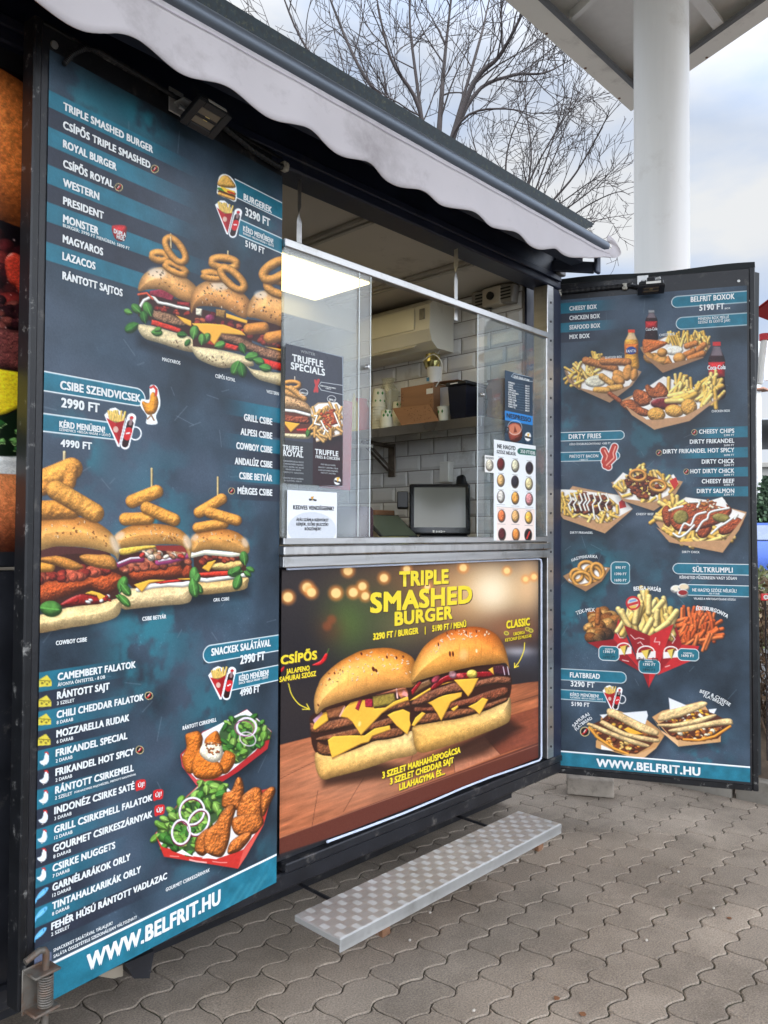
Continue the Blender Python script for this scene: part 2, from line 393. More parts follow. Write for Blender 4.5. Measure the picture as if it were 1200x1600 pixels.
        ok = ((u >= u0 - .003) & (u <= u1 + .003)).astype(float)
        w = .0014
        a = (1 - sstep(-w, w, sd)) * ok * al
        if fade > 0: a = a * (1 - sstep(u1 - fade, u1, u))
        if fade < 0: a = a * sstep(u0, u0 - fade, u)
        if line:
            sh = (1 - sstep(-.012, .012, np.abs(sd + .004 - .012) - .006)) * ok * .35
            q.mix(sl, (1 - sstep(-w, w, sd - lw)) * ok, line)
        c = np.asarray(col, float) * np.ones(u.shape + (3,))
        if pat: c = c * (1 + pat * (fbm(u * 30, z * 30, 5) - .5))[..., None]
        q.mix(sl, a, c)

def slate(q, teal=()):
    """dark slate print with teal clouds and fine scratches"""
    U, Z = q.U, q.Z
    n = fbm(U * 6, Z * 6, 3, 4); m = fbm(U * 14 + 5, Z * 14, 9, 4); k = fbm(U * 3 + 9, Z * 3, 21, 3)
    c = np.array([54, 68, 81.]) * (1 + .85 * (n[..., None] - .5)) + (m[..., None] - .5) * np.array([10, 12, 14])
    pz = sstep(.48, .7, k)[..., None] * .45; c = c * (1 - pz) + np.array([88, 100, 118.]) * pz
    for (u, z, ru, rz, s) in teal:
        g = np.exp(-(((U - u) / ru) ** 2 + ((Z - z) / rz) ** 2)) * np.clip(sstep(.36, .62, m) * s * 1.25, 0, .95)
        c = c * (1 - g[..., None]) + np.array([48, 124, 138.]) * g[..., None]
    sp = sstep(.86, .93, vnoise(U * 260, Z * 260, 4)) * sstep(.55, .8, n) * .25
    c = c + sp[..., None] * 90
    r = random.Random(12); q.C[:] = np.clip(c, 0, 255)
    for i in range(60):
        u = r.uniform(U.min(), U.max()); z = r.uniform(Z.min(), Z.max()); a = r.uniform(0, 3.1); l = r.uniform(.02, .07)
        q.hair(u, z, u + math.cos(a) * l, z + math.sin(a) * l, .0007, (120, 134, 146), .35)
def _hair(q, u0, z0, u1, z1, w, col, al):
    m = (q.U > min(u0, u1) - .01) & (q.U < max(u0, u1) + .01) & (q.Z > min(z0, z1) - .01) & (q.Z < max(z0, z1) + .01)
    r = np.flatnonzero(m.any(1)); c = np.flatnonzero(m.any(0))
    if len(r) < 2 or len(c) < 2: return
    sl = (slice(r[0], r[-1] + 1), slice(c[0], c[-1] + 1))
    d = sd_line(q.U[sl], q.Z[sl], [(u0, z0), (u1, z1)])
    q.mix(sl, al * (1 - sstep(w, w + .002, d)), col)
Sheet.hair = _hair

def chili(q, x, y, r):
    q.flat(('e', x, y, r, r, 0), (216, 196, 140), .5); q.flat(('e', x, y, r * .84, r * .84, 0), (30, 26, 26), .5)
    q.flat(('l', [(x + r * .4, y - r * .5), (x + r * .15, y), (x - r * .45, y + r * .5)], r * .17), (196, 40, 40), .5)
    q.flat(('l', [(x + r * .1, y - r * .35), (x - r * .2, y + r * .1)], r * .08), (240, 232, 224), .4)
def combo(q, x, y, s, k=0.0, cup=True):
    """cut-out sticker: paper cone of fries and a cola bottle; k = shear (rise per unit right)"""
    f = lambda *v: [(x + a * s, y + (b + k * a) * s) for a, b in np.array(v, float).reshape(-1, 2)]
    W = (244, 244, 244)
    if cup: q.flat(('r', *f(1.35, .15)[0], .45 * s, .5 * s, 0, .05 * s), W, .6)
    q.shadow(('p', f(-1.0, -.75, -.2, -1.5, .55, -.8, .1, 1.35)), 3, .5)
    q.flat(('p', f(-1.08, -.8, -.6, -1.4, -.2, -1.55, .3, -1.3, .62, -.85, .12, 1.45, -.05, 1.45)), W, .6)
    q.flat(('l', f(1.05, -1.0, .55, 1.2), .36 * s), W, .6)
    for i in range(12):
        a = -.75 + i * .11; q.stick(*f(a * .8, -.5)[0], *f(a + .1 * math.sin(i * 7), -1.15 - .2 * math.sin(i * 3))[0], .085 * s, (236, 196, 104))
    q.flat(('p', f(-.92, -.62, -.2, -.35, .5, -.7, .06, 1.3)), (186, 36, 40), .6); q.flat(('p', f(-.2, -.35, .5, -.7, .06, 1.3)), (158, 26, 32), .6)
    q.flat(('e', *f(-.18, .15)[0], .2 * s, .24 * s, 0), (226, 210, 190), .6, .8)
    q.flat(('l', f(.95, -.55, .55, 1.15), .26 * s), (48, 22, 24), .6); q.flat(('l', f(1.05, -.98, .95, -.5), .12 * s), (150, 120, 120), .6)
    q.flat(('e', *f(1.06, -1.02)[0], .15 * s, .12 * s, 0), (200, 30, 36), .5)
    q.flat(('l', f(.84, .05, .7, .55), .27 * s), (206, 36, 42), .5)
    q.flat(('l', f(.66, .3, .9, .2), .05 * s), (246, 236, 236), .4)
# ============================ THE SETTING
def paver_mat():
    m = mat('paver_concrete', srgb(156, 143, 129), .85, var=.16, vs=2.2, dirt=srgb(116, 105, 93), dirt_amt=.6, ds=1.3); t = m.node_tree; p = t.nodes['Principled BSDF']; N = t.nodes.new; lk = t.links.new
    src = p.inputs['Base Color'].links[0].from_socket
    a = N('ShaderNodeVertexColor'); a.layer_name = 'tone'; mu = N('ShaderNodeMix'); mu.data_type = 'RGBA'; mu.blend_type = 'MULTIPLY'; mu.inputs[0].default_value = 1; lk(src, mu.inputs[6]); lk(a.outputs[0], mu.inputs[7])
    co = N('ShaderNodeTexCoord'); v = N('ShaderNodeTexNoise'); v.inputs['Scale'].default_value = 170; v.inputs['Detail'].default_value = 4; v.inputs['Roughness'].default_value = .75; lk(co.outputs['Object'], v.inputs['Vector'])
    r = N('ShaderNodeValToRGB'); r.color_ramp.elements[0].position = .33; r.color_ramp.elements[1].position = .68; r.color_ramp.elements[0].color = (.42, .42, .42, 1); r.color_ramp.elements[1].color = (1.45, 1.42, 1.38, 1); lk(v.outputs[0], r.inputs[0])
    m2 = N('ShaderNodeMix'); m2.data_type = 'RGBA'; m2.blend_type = 'MULTIPLY'; m2.inputs[0].default_value = .8; lk(mu.outputs[2], m2.inputs[6]); lk(r.outputs[0], m2.inputs[7]); lk(m2.outputs[2], p.inputs['Base Color'])
    bp = N('ShaderNodeBump'); bp.inputs['Strength'].default_value = .5; bp.inputs['Distance'].default_value = .004; lk(v.outputs[0], bp.inputs['Height']); lk(bp.outputs[0], p.inputs['Normal'])
    return m
def pavers():
    """wave-jointed concrete blocks: rows along X, staggered by half a block, each block with a chamfer"""
    LX, LY, g = .250, .137, .0028
    V = []; F = []; T = []; rn = random.Random(3)
    X0, X1, Y0, Y1 = -.1, 7.2, -.2, 6.2
    wv = lambda x: .0125 * math.sin(6.2832 * (x - X0) / (LX / 2)) + .0025 * math.sin(12.566 * (x - X0) / (LX / 2) + .8)
    for j in range(int((Y1 - Y0) / LY)):
        ox = (j % 2) * LX * .5; ya, yc = Y0 + j * LY, Y0 + (j + 1) * LY
        for i in range(int((X1 - X0) / LX)):
            xa = X0 + i * LX + ox; xc = xa + LX
            if ya > 2.9 and xa < 3.2: continue
            out = []; n = 16; m_ = 5; sj = lambda s: .006 * math.sin(6.2832 * s)
            for k in range(n): x = xa + LX * k / n; out.append((x, ya + wv(x)))
            for k in range(m_): s = k / m_; out.append((xc + sj(s), ya + wv(xc) + s * LY))
            for k in range(n): x = xc - LX * k / n; out.append((x, yc + wv(x)))
            for k in range(m_): s = 1 - k / m_; out.append((xa + sj(s), ya + wv(xa) + s * LY))
            cx_ = sum(p[0] for p in out) / len(out); cy_ = sum(p[1] for p in out) / len(out)
            m = len(out); b0 = len(V); dz = rn.uniform(-.0009, .0009); tx, ty = rn.uniform(-.008, .008), rn.uniform(-.008, .008); tone = rn.uniform(.88, 1.08)
            for (inset, z) in ((g, -.010), (g, -.0028), (g + .0036, 0)):
                for k, (x, y) in enumerate(out):
                    px, py = out[k - 1]; qx, qy = out[(k + 1) % m]; ex, ey = qx - px, qy - py; l = math.hypot(ex, ey) + 1e-9
                    nx, ny = -ey / l, ex / l
                    X_, Y_ = x + nx * inset, y + ny * inset
                    j_ = rn.uniform(-.0016, .0016) if z < 0 else rn.uniform(-.0012, .0012); X_ += nx * j_; Y_ += ny * j_
                    V.append((X_, Y_, z + dz + (X_ - cx_) * tx + (Y_ - cy_) * ty))
            T += [tone] * (3 * m)
            for r_ in range(2):
                for k in range(m): a, c = b0 + r_ * m + k, b0 + r_ * m + (k + 1) % m; F.append((a, c, c + m, a + m))
            F.append(tuple(b0 + 2 * m + k for k in range(m)))
    me = bpy.data.meshes.new('paving'); me.from_pydata(V, [], F); me.update()
    at = me.color_attributes.new('tone', 'FLOAT_COLOR', 'POINT'); at.data.foreach_set('color', np.array([(t, t, t * .995, 1) for t in T], np.float32).reshape(-1))
    me.materials.append(paver_mat()); o = link(bpy.data.objects.new('paving', me)); return tag(o, kind='structure')
pavers()
b = bmesh.new(); quad(b, (-400, -400, -.0052), (400, -400, -.0052), (400, 400, -.0052), (-400, 400, -.0052))
gm = mat('joint_sand', srgb(74, 66, 56), .95, var=.3, vs=30, dirt=srgb(58, 68, 38), dirt_amt=.4, ds=2.2, bump=.4, bs=200)
tag(obj('ground', b, gm), kind='structure')
b = bmesh.new(); quad(b, (7.2, -300, -.003), (300, -300, -.003), (300, 300, -.003), (7.2, 300, -.003))
tag(obj('road', b, mat('asphalt', (.06, .06, .062), .9, var=.2, vs=3, bump=.3, bs=120)), kind='structure')
# ============================ THE FOOD TRAILER
WY = 2.145                                            # plane of the serving side
NAVY = mat('navy_paint', srgb(30, 36, 56), .42, var=.25, vs=5, dirt=srgb(58, 60, 66), dirt_amt=.12, ds=7, bump=.05, bs=30)
BLACKP = mat('black_paint', srgb(26, 27, 32), .4, var=.3, vs=9, dirt=srgb(92, 88, 84), dirt_amt=.16, ds=14, bump=.08, bs=60)
ALU = mat('brushed_aluminium', (.5, .5, .5), .38, 1, .1, 4, .06, 90, stretch=(1, 1, 14), dirt=(.35, .34, .32), dirt_amt=.2, ds=6)
STEEL = mat('stainless_steel', (.56, .55, .54), .3, 1, .12, 5, .05, 60, stretch=(6, 1, 1), dirt=(.32, .3, .28), dirt_amt=.15, ds=4)
GALV = mat('galvanised_steel', (.55, .55, .54), .45, .8, .2, 20)
RUST = mat('rusty_steel', srgb(122, 88, 64), .85, .2, .35, 25, .5, 80, dirt=srgb(190, 180, 168), dirt_amt=.4, ds=22)
CREAM = mat('cream_panel', srgb(206, 198, 186), .55, var=.06, vs=2, dirt=srgb(160, 150, 136), dirt_amt=.1, ds=3)
TRIM = mat('grey_batten', srgb(176, 170, 160), .5, var=.08)
WHITEP = mat('white_plastic', srgb(226, 224, 216), .4, var=.05)
DARKP = mat('dark_plastic', srgb(30, 31, 34), .4, var=.2)
TILE = None
def tile_mat():
    m = mat('wall_tile', srgb(226, 225, 221), .15, var=.05, vs=8, dirt=srgb(170, 162, 150), dirt_amt=.15, ds=2); return m
T = thing('food_trailer', 'black food trailer with its serving hatch open and two poster covered doors folded out', 'food trailer', (2.6, 3.2, 0))
XL, XR, YB, ZT = -1.6, 3.6, 4.35, 3.06
OX0, OX1, OZ0, OZ1 = 1.70, 3.45, 1.44, 2.79           # opening
# outer shell
b = bmesh.new(); bx(b, XL, 1.70, WY, WY + .05, 1.40, 3.0, .004); bx(b, XL, 1.70, WY + .002, WY + .05, .24, 1.39, .004); obj('side_wall', b, BLACKP, T)
b = bmesh.new(); bx(b, XL, XR, WY - .03, WY + .09, 2.795, 3.0, .006); bx(b, XL, XR - .02, WY - .045, WY - .031, 2.83, 2.86, .003); obj('header_beam', b, NAVY, T)
b = bmesh.new(); bx(b, XL, XR + .02, WY - .02, WY + .12, .235, .30, .008); bx(b, 1.74, XR, WY - .035, WY + .1, .302, .335, .004); obj('sill_beam', b, BLACKP, T)
b = bmesh.new(); bx(b, 1.70, 3.44, WY - .0, WY + .04, .337, 1.40); obj('lower_panel', b, BLACKP, T)
b = bmesh.new(); bx(b, XL, XR + .02, WY + .095, YB, 3.0, ZT, .01); obj('roof', b, NAVY, T)
b = bmesh.new(); bx(b, XL, XR, WY + .13, YB, .24, .33); obj('floor', b, mat('trailer_floor', srgb(70, 68, 66), .7), T)
b = bmesh.new(); bx(b, XL, XR, YB - .05, YB, .331, 2.999); obj('rear_wall', b, CREAM, T)
b = bmesh.new(); bx(b, 3.53, XR, WY + .14, YB - .051, .331, 2.999); obj('end_wall', b, NAVY, T)
b = bmesh.new(); bx(b, XL, XL + .05, WY + .051, YB - .051, .331, 2.999); obj('front_wall', b, CREAM, T)
b = bmesh.new(); bx(b, XL + .02, XR - .01, 2.42, 2.47, .04, .234); bx(b, XL + .3, XR - .3, 3.7, 3.8, .12, .235); bx(b, XL, XR, YB - .08, YB, .06, .235); bx(b, 3.5, XR, 2.475, YB, .06, .234); obj('chassis_shade_skirt', b, BLACKP, T)  # low front beam and far skirts added to darken the gap below
# axle with wheels, in the dark under the floor
for x in (.1, .95):
    b = bmesh.new(); Mx = Matrix.Rotation(R(90), 3, 'X'); lathe(b, (x, 3.95, .27), [(.12, -.1), (.26, -.1), (.27, -.05), (.27, .05), (.26, .1), (.12, .1)], 24, 0, Mx); obj('wheel', b, mat('rubber', (.02, .02, .02), .8), T)
# right hinge post
b = bmesh.new(); bx(b, 3.455, 3.515, WY - .035, WY + .05, .34, 2.79, .003); hp = obj('hinge_post', b, ALU, T)
b = bmesh.new(); bx(b, 3.52, XR, WY - .03, WY + .08, .305, 2.79, .006); obj('corner_post', b, NAVY, T)
for i in range(24):
    z = .4 + i * .1
    b = bmesh.new(); lathe(b, (3.485, WY - .036, z), [(.0, -.001), (.006, -.001), (.006, .003), (0, .003)], 10, 0, Matrix.Rotation(R(90), 3, 'X'))
    obj('rivet', b, mat('rivet_dark', (.1, .1, .1), .5, .6), hp) if i == 0 else None
    if i == 0: rv = hp.children[0]; b = None
    else:
        c = rv.copy(); C.objects.link(c); c.location = rv.location + Vector((0, 0, i * .1)); b.free()
# counter ledge and lower rails of the hatch
b = bmesh.new(); bx(b, 1.70, 3.452, WY - .06, WY + .55, 1.415, 1.448, .004); obj('counter', b, STEEL, T)
b = bmesh.new(); bx(b, 1.71, 3.45, WY - .045, WY - .012, 1.452, 1.478, .003); bx(b, 1.705, 3.45, WY - .05, WY - .02, 1.372, 1.412, .003); bx(b, 1.705, 2.1, WY - .056, WY - .052, 1.374, 1.41, .001); obj('sliding_rail', b, ALU, T)
# glazing of the hatch
b = bmesh.new(); bx(b, 1.705, 3.45, WY - .045, WY - .015, 2.505, 2.535, .003); bx(b, 3.43, 3.452, WY - .046, WY - .014, 1.479, 2.504, .003); wf = obj('window_frame', b, ALU, T)
GL1 = glass('window_glass', haze=.10); GL2 = glass('window_glass_clean', haze=.04)
def px_x(x, y, Y): return onY(x, y, Y).x
xa, xb, xc = px_x(575, 650, WY - .03), px_x(743, 650, WY - .03), px_x(557, 650, WY - .03)
b = bmesh.new(); bx(b, 1.706, xa, WY - .040, WY - .036, 1.479, 2.504); obj('glass_pane', b, GL1, T)
b = bmesh.new(); bx(b, 1.706, xc, WY - .028, WY - .024, 1.479, 2.504); obj('glass_pane', b, GL1, T)
b = bmesh.new(); bx(b, xb, 3.429, WY - .040, WY - .036, 1.479, 2.504); obj('glass_pane', b, GL2, T)
b = bmesh.new(); bx(b, px_x(758, 650, WY - .03), 3.428, WY - .028, WY - .024, 1.479, 2.504); obj('glass_pane', b, GL2, T)
EDGE = mat('polished_glass_edge', srgb(206, 214, 212), .2, var=.05)
for x in (xa, xc, xb):
    b = bmesh.new(); bx(b, x - .002, x + .002, WY - .0425, WY - .0405, 1.48, 2.503); obj('glass_edge', b, EDGE, T)
for px, py in ((572, 574), (752, 617)):
    p = onY(px, py, WY - .045); b = bmesh.new(); lathe(b, p, [(.0, 0), (.009, 0), (.011, .006), (.006, .016), (0, .017)], 14, 0, Matrix.Rotation(R(90), 3, 'X')); obj('lock_knob', b, ALU, T, True)
# twisted hanger straps of the glazing
for px in (469, 714):
    x = px_x(px, 360 if px < 500 else 440, WY - .0); zt = 2.79; zb = onY(px, 398 if px < 500 else 500, WY).z; zm_ = onY(px, 335 if px < 500 else 425, WY).z
    b = bmesh.new(); n = 40; prev = None
    for i in range(n + 1):
        z = zt + (zb - zt) * i / n; a = R(78) * (1 - float(sstep(zm_ - .035, zm_ + .035, z))) * -1 + R(80); w_ = .0125
        dx, dy = math.cos(a) * w_, math.sin(a) * w_
        q_ = [b.verts.new((x - dx, WY + .005 - dy, z)), b.verts.new((x + dx, WY + .005 + dy, z)), b.verts.new((x + dx + .002, WY + .008 + dy, z)), b.verts.new((x - dx + .002, WY + .008 - dy, z))]
        if prev:
            for k in range(4): b.faces.new((prev[k], prev[(k + 1) % 4], q_[(k + 1) % 4], q_[k]))
        prev = q_
    obj('hanger_strap', b, GALV, T)
# inside: ceiling with battens, tiled end wall
b = bmesh.new(); bx(b, XL + .06, 3.529, WY + .14, YB - .06, 2.86, 2.9); ce = obj('ceiling', b, CREAM, T)
for x in (.9, 1.62, 2.34, 3.06):
    b = bmesh.new(); bx(b, x - .03, x + .03, WY + .15, YB - .07, 2.838, 2.859, .004); bx(b, x - .012, x + .012, WY + .15, YB - .07, 2.828, 2.837, .003); obj('batten', b, TRIM, ce)
# lit ceiling lamp over the kitchen
LMP = thing('ceiling_lamp', 'lit flat ceiling lamp seen through the hazy left pane of the hatch', 'ceiling lamp', (2.55, 3.22, 2.85))
b = bmesh.new(); bx(b, 2.18, 2.92, 2.84, 3.32, 2.83, 2.859, .004); obj('housing', b, WHITEP, LMP)
em = bpy.data.materials.new('lit_diffuser'); em.use_nodes = True; ep = em.node_tree.nodes['Principled BSDF']; ep.inputs['Base Color'].default_value = (.9, .88, .8, 1); ep.inputs['Emission Color'].default_value = (1, .80, .40, 1); ep.inputs['Emission Strength'].default_value = 2.0
b = bmesh.new(); bx(b, 2.2, 2.9, 2.86, 3.3, 2.822, 2.829, .002); obj('diffuser', b, em, LMP)
b = bmesh.new(); bx(b, 1.5, 3.3, 3.35, 3.37, 2.72, 2.858, .004); obj('ceiling_box', b, CREAM, T)
TILE = tile_mat(); GROUT = mat('tile_grout', srgb(132, 124, 114), .9)
b = bmesh.new(); bx(b, 3.515, 3.529, WY + .15, YB - .06, .34, 2.857, 0, 1)
tw, th = .206, .094; k = 0; z = 1.40
while z < 2.83:
    y = WY + .16 - (k % 2) * tw / 2
    while y < YB - .08:
        ya, yb_ = max(y, WY + .155) + .0022, min(y + tw, YB - .065) - .0022; za, zb = z + .0022, min(z + th, 2.852) - .0022
        if yb_ - ya > .03:
            e = .016; f = [(3.514, ya, za), (3.514, yb_, za), (3.514, yb_, zb), (3.514, ya, zb)]; g = [(3.506, ya + e, za + e), (3.506, yb_ - e, za + e), (3.506, yb_ - e, zb - e), (3.506, ya + e, zb - e)]
            fv = [b.verts.new(v) for v in f]; gv = [b.verts.new(v) for v in g]
            b.faces.new(gv[::-1])
            for i in range(4): b.faces.new((fv[i - 1], fv[i], gv[i], gv[i - 1]))
        y += tw
    z += th; k += 1
obj('tiled_wall', b, [TILE, GROUT], T)
# ---------------- folded-out doors
PL = Plane((onY(437, 800, 2.12).x, 2.12, 0), R(7.7)); PR = Plane((3.6, 2.145, 0), R(-63.2))
def obox(b, pl, u0, u1, z0, z1, d0, d1, bev=.003, mi=0):
    """box on a door: d = distance in front of the door face"""
    c = pl.at((u0 + u1) / 2, (z0 + z1) / 2, (d0 + d1) / 2); box(b, c, (u1 - u0, abs(d1 - d0), z1 - z0), Matrix.Rotation(pl.a, 3, 'Z'), bev, mi)
b = bmesh.new(); obox(b, PL, -.922, .0, .30, 2.822, -.045, -.002, .004); dl = obj('left_door', b, BLACKP, T)
b = bmesh.new(); obox(b, PL, -.928, -.905, .296, 2.826, -.05, .006, .004); obox(b, PL, -.904, -.001, 2.815, 2.826, -.048, .004, .002); obj('edge_profile', b, mat('edge_profile_black', srgb(26, 27, 30), .35, .3, .3, 14, dirt=srgb(150, 148, 144), dirt_amt=.12, ds=26), dl)
b = bmesh.new(); obox(b, PR, -.01, .968, .236, 2.832, -.045, -.002, .004); dr = obj('right_door', b, BLACKP, T)
b = bmesh.new(); obox(b, PR, .945, .972, .232, 2.834, -.05, .005, .004); obox(b, PR, -.01, .944, .232, .262, -.048, .006, .003); obj('edge_profile', b, bpy.data.materials['edge_profile_black'], dr)
# rubber lip round the right door (wavy)
b = bmesh.new(); pr = None
for i in range(61):
    z = .3 + i / 60 * 2.52; w_ = .014 + .008 * math.sin(z * 2.2 + .6) + .012 * float(sstep(2.1, 2.4, z)); a = [PR.at(.972, z, -.03), PR.at(.972 + w_, z, -.05 - .01 * math.sin(z * 3)), PR.at(.972 + w_, z, -.056 - .01 * math.sin(z * 3)), PR.at(.972, z, -.038)]
    q_ = [b.verts.new(v) for v in a]
    if pr:
        for k in range(4): b.faces.new((pr[k], pr[(k + 1) % 4], q_[(k + 1) % 4], q_[k]))
    pr = q_
obj('rubber_lip', b, mat('rubber_green_black', srgb(16, 22, 24), .6, var=.3), dr, True)
b = bmesh.new(); pr = None
for i in range(41):
    u = -.01 + i / 40 * .985; h_ = .03 + .006 * math.sin(u * 9); a = [PR.at(u, 2.833, -.01), PR.at(u, 2.833 + h_, -.02), PR.at(u, 2.833 + h_, -.028), PR.at(u, 2.833, -.03)]
    q_ = [b.verts.new(v) for v in a]
    if pr:
        for k in range(4): b.faces.new((pr[k], pr[(k + 1) % 4], q_[(k + 1) % 4], q_[k]))
    pr = q_
obj('top_seal', b, bpy.data.materials['rubber_green_black'], dr, True)
# screws
SCREW = mat('screw_head', (.5, .5, .48), .4, .8)
def screw(pl, x, y, par, r=.008):
    u, z = pl.uz(x, y); b = bmesh.new(); lathe(b, pl.at(u, z, -.001), [(0, 0), (r, 0), (r * .9, .004), (0, .005)], 12, 0, Matrix.Rotation(pl.a, 3, 'Z') @ Matrix.Rotation(R(90), 3, 'X')); obj('screw', b, SCREW, par, True)
screw(PL, 85, 70, dl, .011); screw(PR, 1154, 439, dr); screw(PR, 988, 443, dr, .004); screw(PR, 1172, 470, dr, .005)
# corrugated cable conduits on the doors
def conduit(pl, pts, par, r=.008):
    P = [pl.at(*pl.uz(x, y), .012) for x, y in pts]; Q = []
    for i in range(len(P) - 1):
        for k in range(14): Q.append(P[i].lerp(P[i + 1], k / 14))
    b = bmesh.new(); tube(b, Q, [r * (1.12 if i % 2 else .9) for i in range(len(Q))], 8); obj('cable_conduit', b, DARKP, par)
conduit(PL, [(96, 103), (108, 88), (128, 78), (150, 82), (215, 120), (290, 166)], dl, .007); conduit(PL, [(345, 200), (390, 236), (432, 262), (442, 262)], dl, .010); conduit(PR, [(872, 458), (930, 452), (985, 447), (1000, 450)], dr, .012)
def clip(pl, x, y, par):
    u, z = pl.uz(x, y); b = bmesh.new(); obox(b, pl, u - .013, u + .013, z - .016, z + .016, -.001, .024, .004); obox(b, pl, u - .007, u + .007, z - .007, z + .007, .024, .03, .002); obj('conduit_clip', b, mat('clip_grey', srgb(176, 172, 160), .5), par)
clip(PL, 441, 262, dl); clip(PR, 874, 459, dr); clip(PR, 976, 449, dr)
# spring bolt on the lower corner of the left door
u, z = PL.uz(52, 1520)
ZI = mat('zinc_plated', srgb(104, 98, 90), .55, .4, .25, 30, dirt=srgb(110, 74, 50), dirt_amt=.45, ds=18)
b = bmesh.new()
uz_ = lambda x, y: PL.uz(x, y)
ub, z1 = uz_(58, 1508); _, z2 = uz_(58, 1566); _, z0 = uz_(56, 1596); ut, zt = uz_(58, 1478)
obox(b, PL, ub - .045, ub + .02, z2 - .01, z1 + .01, .006, .011, .002)
obox(b, PL, ub - .04, ub + .03, z1 - .004, z1 + .004, .008, .062, .003); obox(b, PL, ub - .04, ub + .03, z2 - .004, z2 + .004, .008, .062, .003)
tube(b, [PL.at(ub, z0, .04), PL.at(ub, z1 + .02, .04), PL.at(ub, zt - .004, .04), PL.at(ub - .005, zt + .004, .04), PL.at(ub - .018, zt + .008, .04), PL.at(ub - .055, zt - .004, .04)], .0085, 10)
H = []; n = 150
for i in range(n): t = i / n; a = t * 6.2832 * 13; H.append(PL.at(ub + math.cos(a) * .017, z2 + .008 + (z1 - z2 - .016) * t, .04 + math.sin(a) * .017))
tube(b, H, .0026, 5)
obj('spring_bolt', b, ZI, dl, True)
# white light-strip channel round the big picture
BZ0, BZ1 = .352, 1.366
STRIP = mat('light_strip_sleeve', srgb(204, 214, 234), .25, var=.03)
pts = [(1.74, BZ1), (3.385, BZ1), (3.4, BZ1 - .006), (3.407, BZ1 - .022), (3.407, BZ0 + .02), (3.402, BZ0 + .006), (3.385, BZ0), (1.74, BZ0)]
b = bmesh.new(); tube(b, [(x, WY - .024 + .004 * math.sin(x * 7), z_ + (.004 * math.sin(x * 5) if z_ < .5 else 0)) for x, z_ in [p for a, c in zip(pts, pts[1:]) for p in [(a[0] + (c[0] - a[0]) * k / 8, a[1] + (c[1] - a[1]) * k / 8) for k in range(8)]]], .0048, 8)
obj('light_strip', b, STRIP, T, True)
# end ledge and support under the left door
b = bmesh.new(); p = onY(205, 1515, 2.2); prism(b, [(p.x - .075, 2.1, .24), (p.x + .02, 2.1, .24), (p.x + .005, 2.1, .165), (p.x - .045, 2.1, .185)], (0, .08, 0)); obj('corner_steady', b, BLACKP, T)
b = bmesh.new(); prism(b, [(p.x - .15, 2.12, .228), (p.x - .07, 2.12, .228), (p.x - .07, 2.12, .195), (p.x - .10, 2.12, .20)], (0, .06, 0)); obj('steady_plate', b, mat('dull_zinc', srgb(130, 120, 104), .7), T)
# ============================ AWNING
AW = thing('awning', 'half wound in grey awning with a scalloped valance over the serving hatch', 'awning', (1.2, 1.85, 2.95))
AY = 1.85
ALUD = mat('grey_anodised', srgb(98, 106, 116), .42, .6, .12, 4, stretch=(1, 8, 8))
b = bmesh.new(); tube(b, [(-1.6, AY, 2.957), (3.572, AY, 2.950)], .030, 18); bx(b, -1.6, 3.57, AY - .012, AY + .05, 2.912, 2.928, .003); obj('front_rail', b, ALUD, AW, True)
FAB = mat('awning_cloth', srgb(194, 188, 190), .9, var=.05, vs=3, dirt=srgb(160, 153, 154), dirt_amt=.25, ds=2.4, bump=.12, bs=11)
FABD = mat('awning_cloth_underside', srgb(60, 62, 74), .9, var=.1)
# valance: a hanging waved strip; its lower edge was measured point by point
EDGE_PX = ((75, -8), (115, 30), (160, 50), (200, 55), (235, 76), (290, 120), (345, 137), (380, 160), (425, 190), (480, 204), (535, 244), (580, 255), (600, 275), (630, 291), (660, 297), (690, 319), (735, 332), (765, 355), (800, 365), (822, 380), (842, 391), (870, 388), (895, 402), (920, 403), (948, 401))
EP = [onY(x, y, AY - .03) for x, y in EDGE_PX]
EXs = [p.x for p in EP]; EZs = [p.z for p in EP]
def edge_z(x):
    if x < EXs[2]: x = EXs[2] + (x - EXs[2]) % .585
    return float(np.interp(x, EXs, EZs))
b = bmesh.new(); prev = None; N = 620; x0, x1 = -1.6, 3.565
for i in range(N + 1):
    x = x0 + (x1 - x0) * i / N; zb_ = sum(edge_z(x + d_) for d_ in (-.03, -.015, 0, .015, .03)) / 5; zt = 2.928; col = []
    for k in range(9):
        s = k / 8; y = AY - .014 - .012 * s * math.sin(x * 5 + 1) - .010 * s * math.sin(x * 21.5) - .02 * s
        col.append(b.verts.new((x, y, zt + (zb_ - zt) * s)))
    if prev:
        for k in range(8): b.faces.new((prev[k], prev[k + 1], col[k + 1], col[k]))
    prev = col
va = obj('valance', b, FAB, AW, True)
for nm, up0, up1, cl in (('seam', .185, .1875, srgb(150, 142, 150)),):
    b = bmesh.new(); prev = None
    for i in range(401):
        x = x0 + (x1 - x0) * i / 400; zb_ = sum(edge_z(x + d_) for d_ in (-.03, -.015, 0, .015, .03)) / 5; r_ = []
        for u_ in (up0, up1):
            z = zb_ + u_ if nm == 'hem' else 2.927 - (u_ - .165); s = min(1, max(0, (2.928 - z) / (2.928 - zb_))); r_.append(b.verts.new((x, AY - .0172 - .012 * s * math.sin(x * 5 + 1) - .010 * s * math.sin(x * 21.5) - .02 * s, z)))
        if prev: b.faces.new((prev[0], prev[1], r_[1], r_[0]))
        prev = r_
    obj(nm, b, mat('valance_' + nm, cl, .9), AW); va.modifiers.new('cloth_thickness', 'SOLIDIFY').thickness = .0025
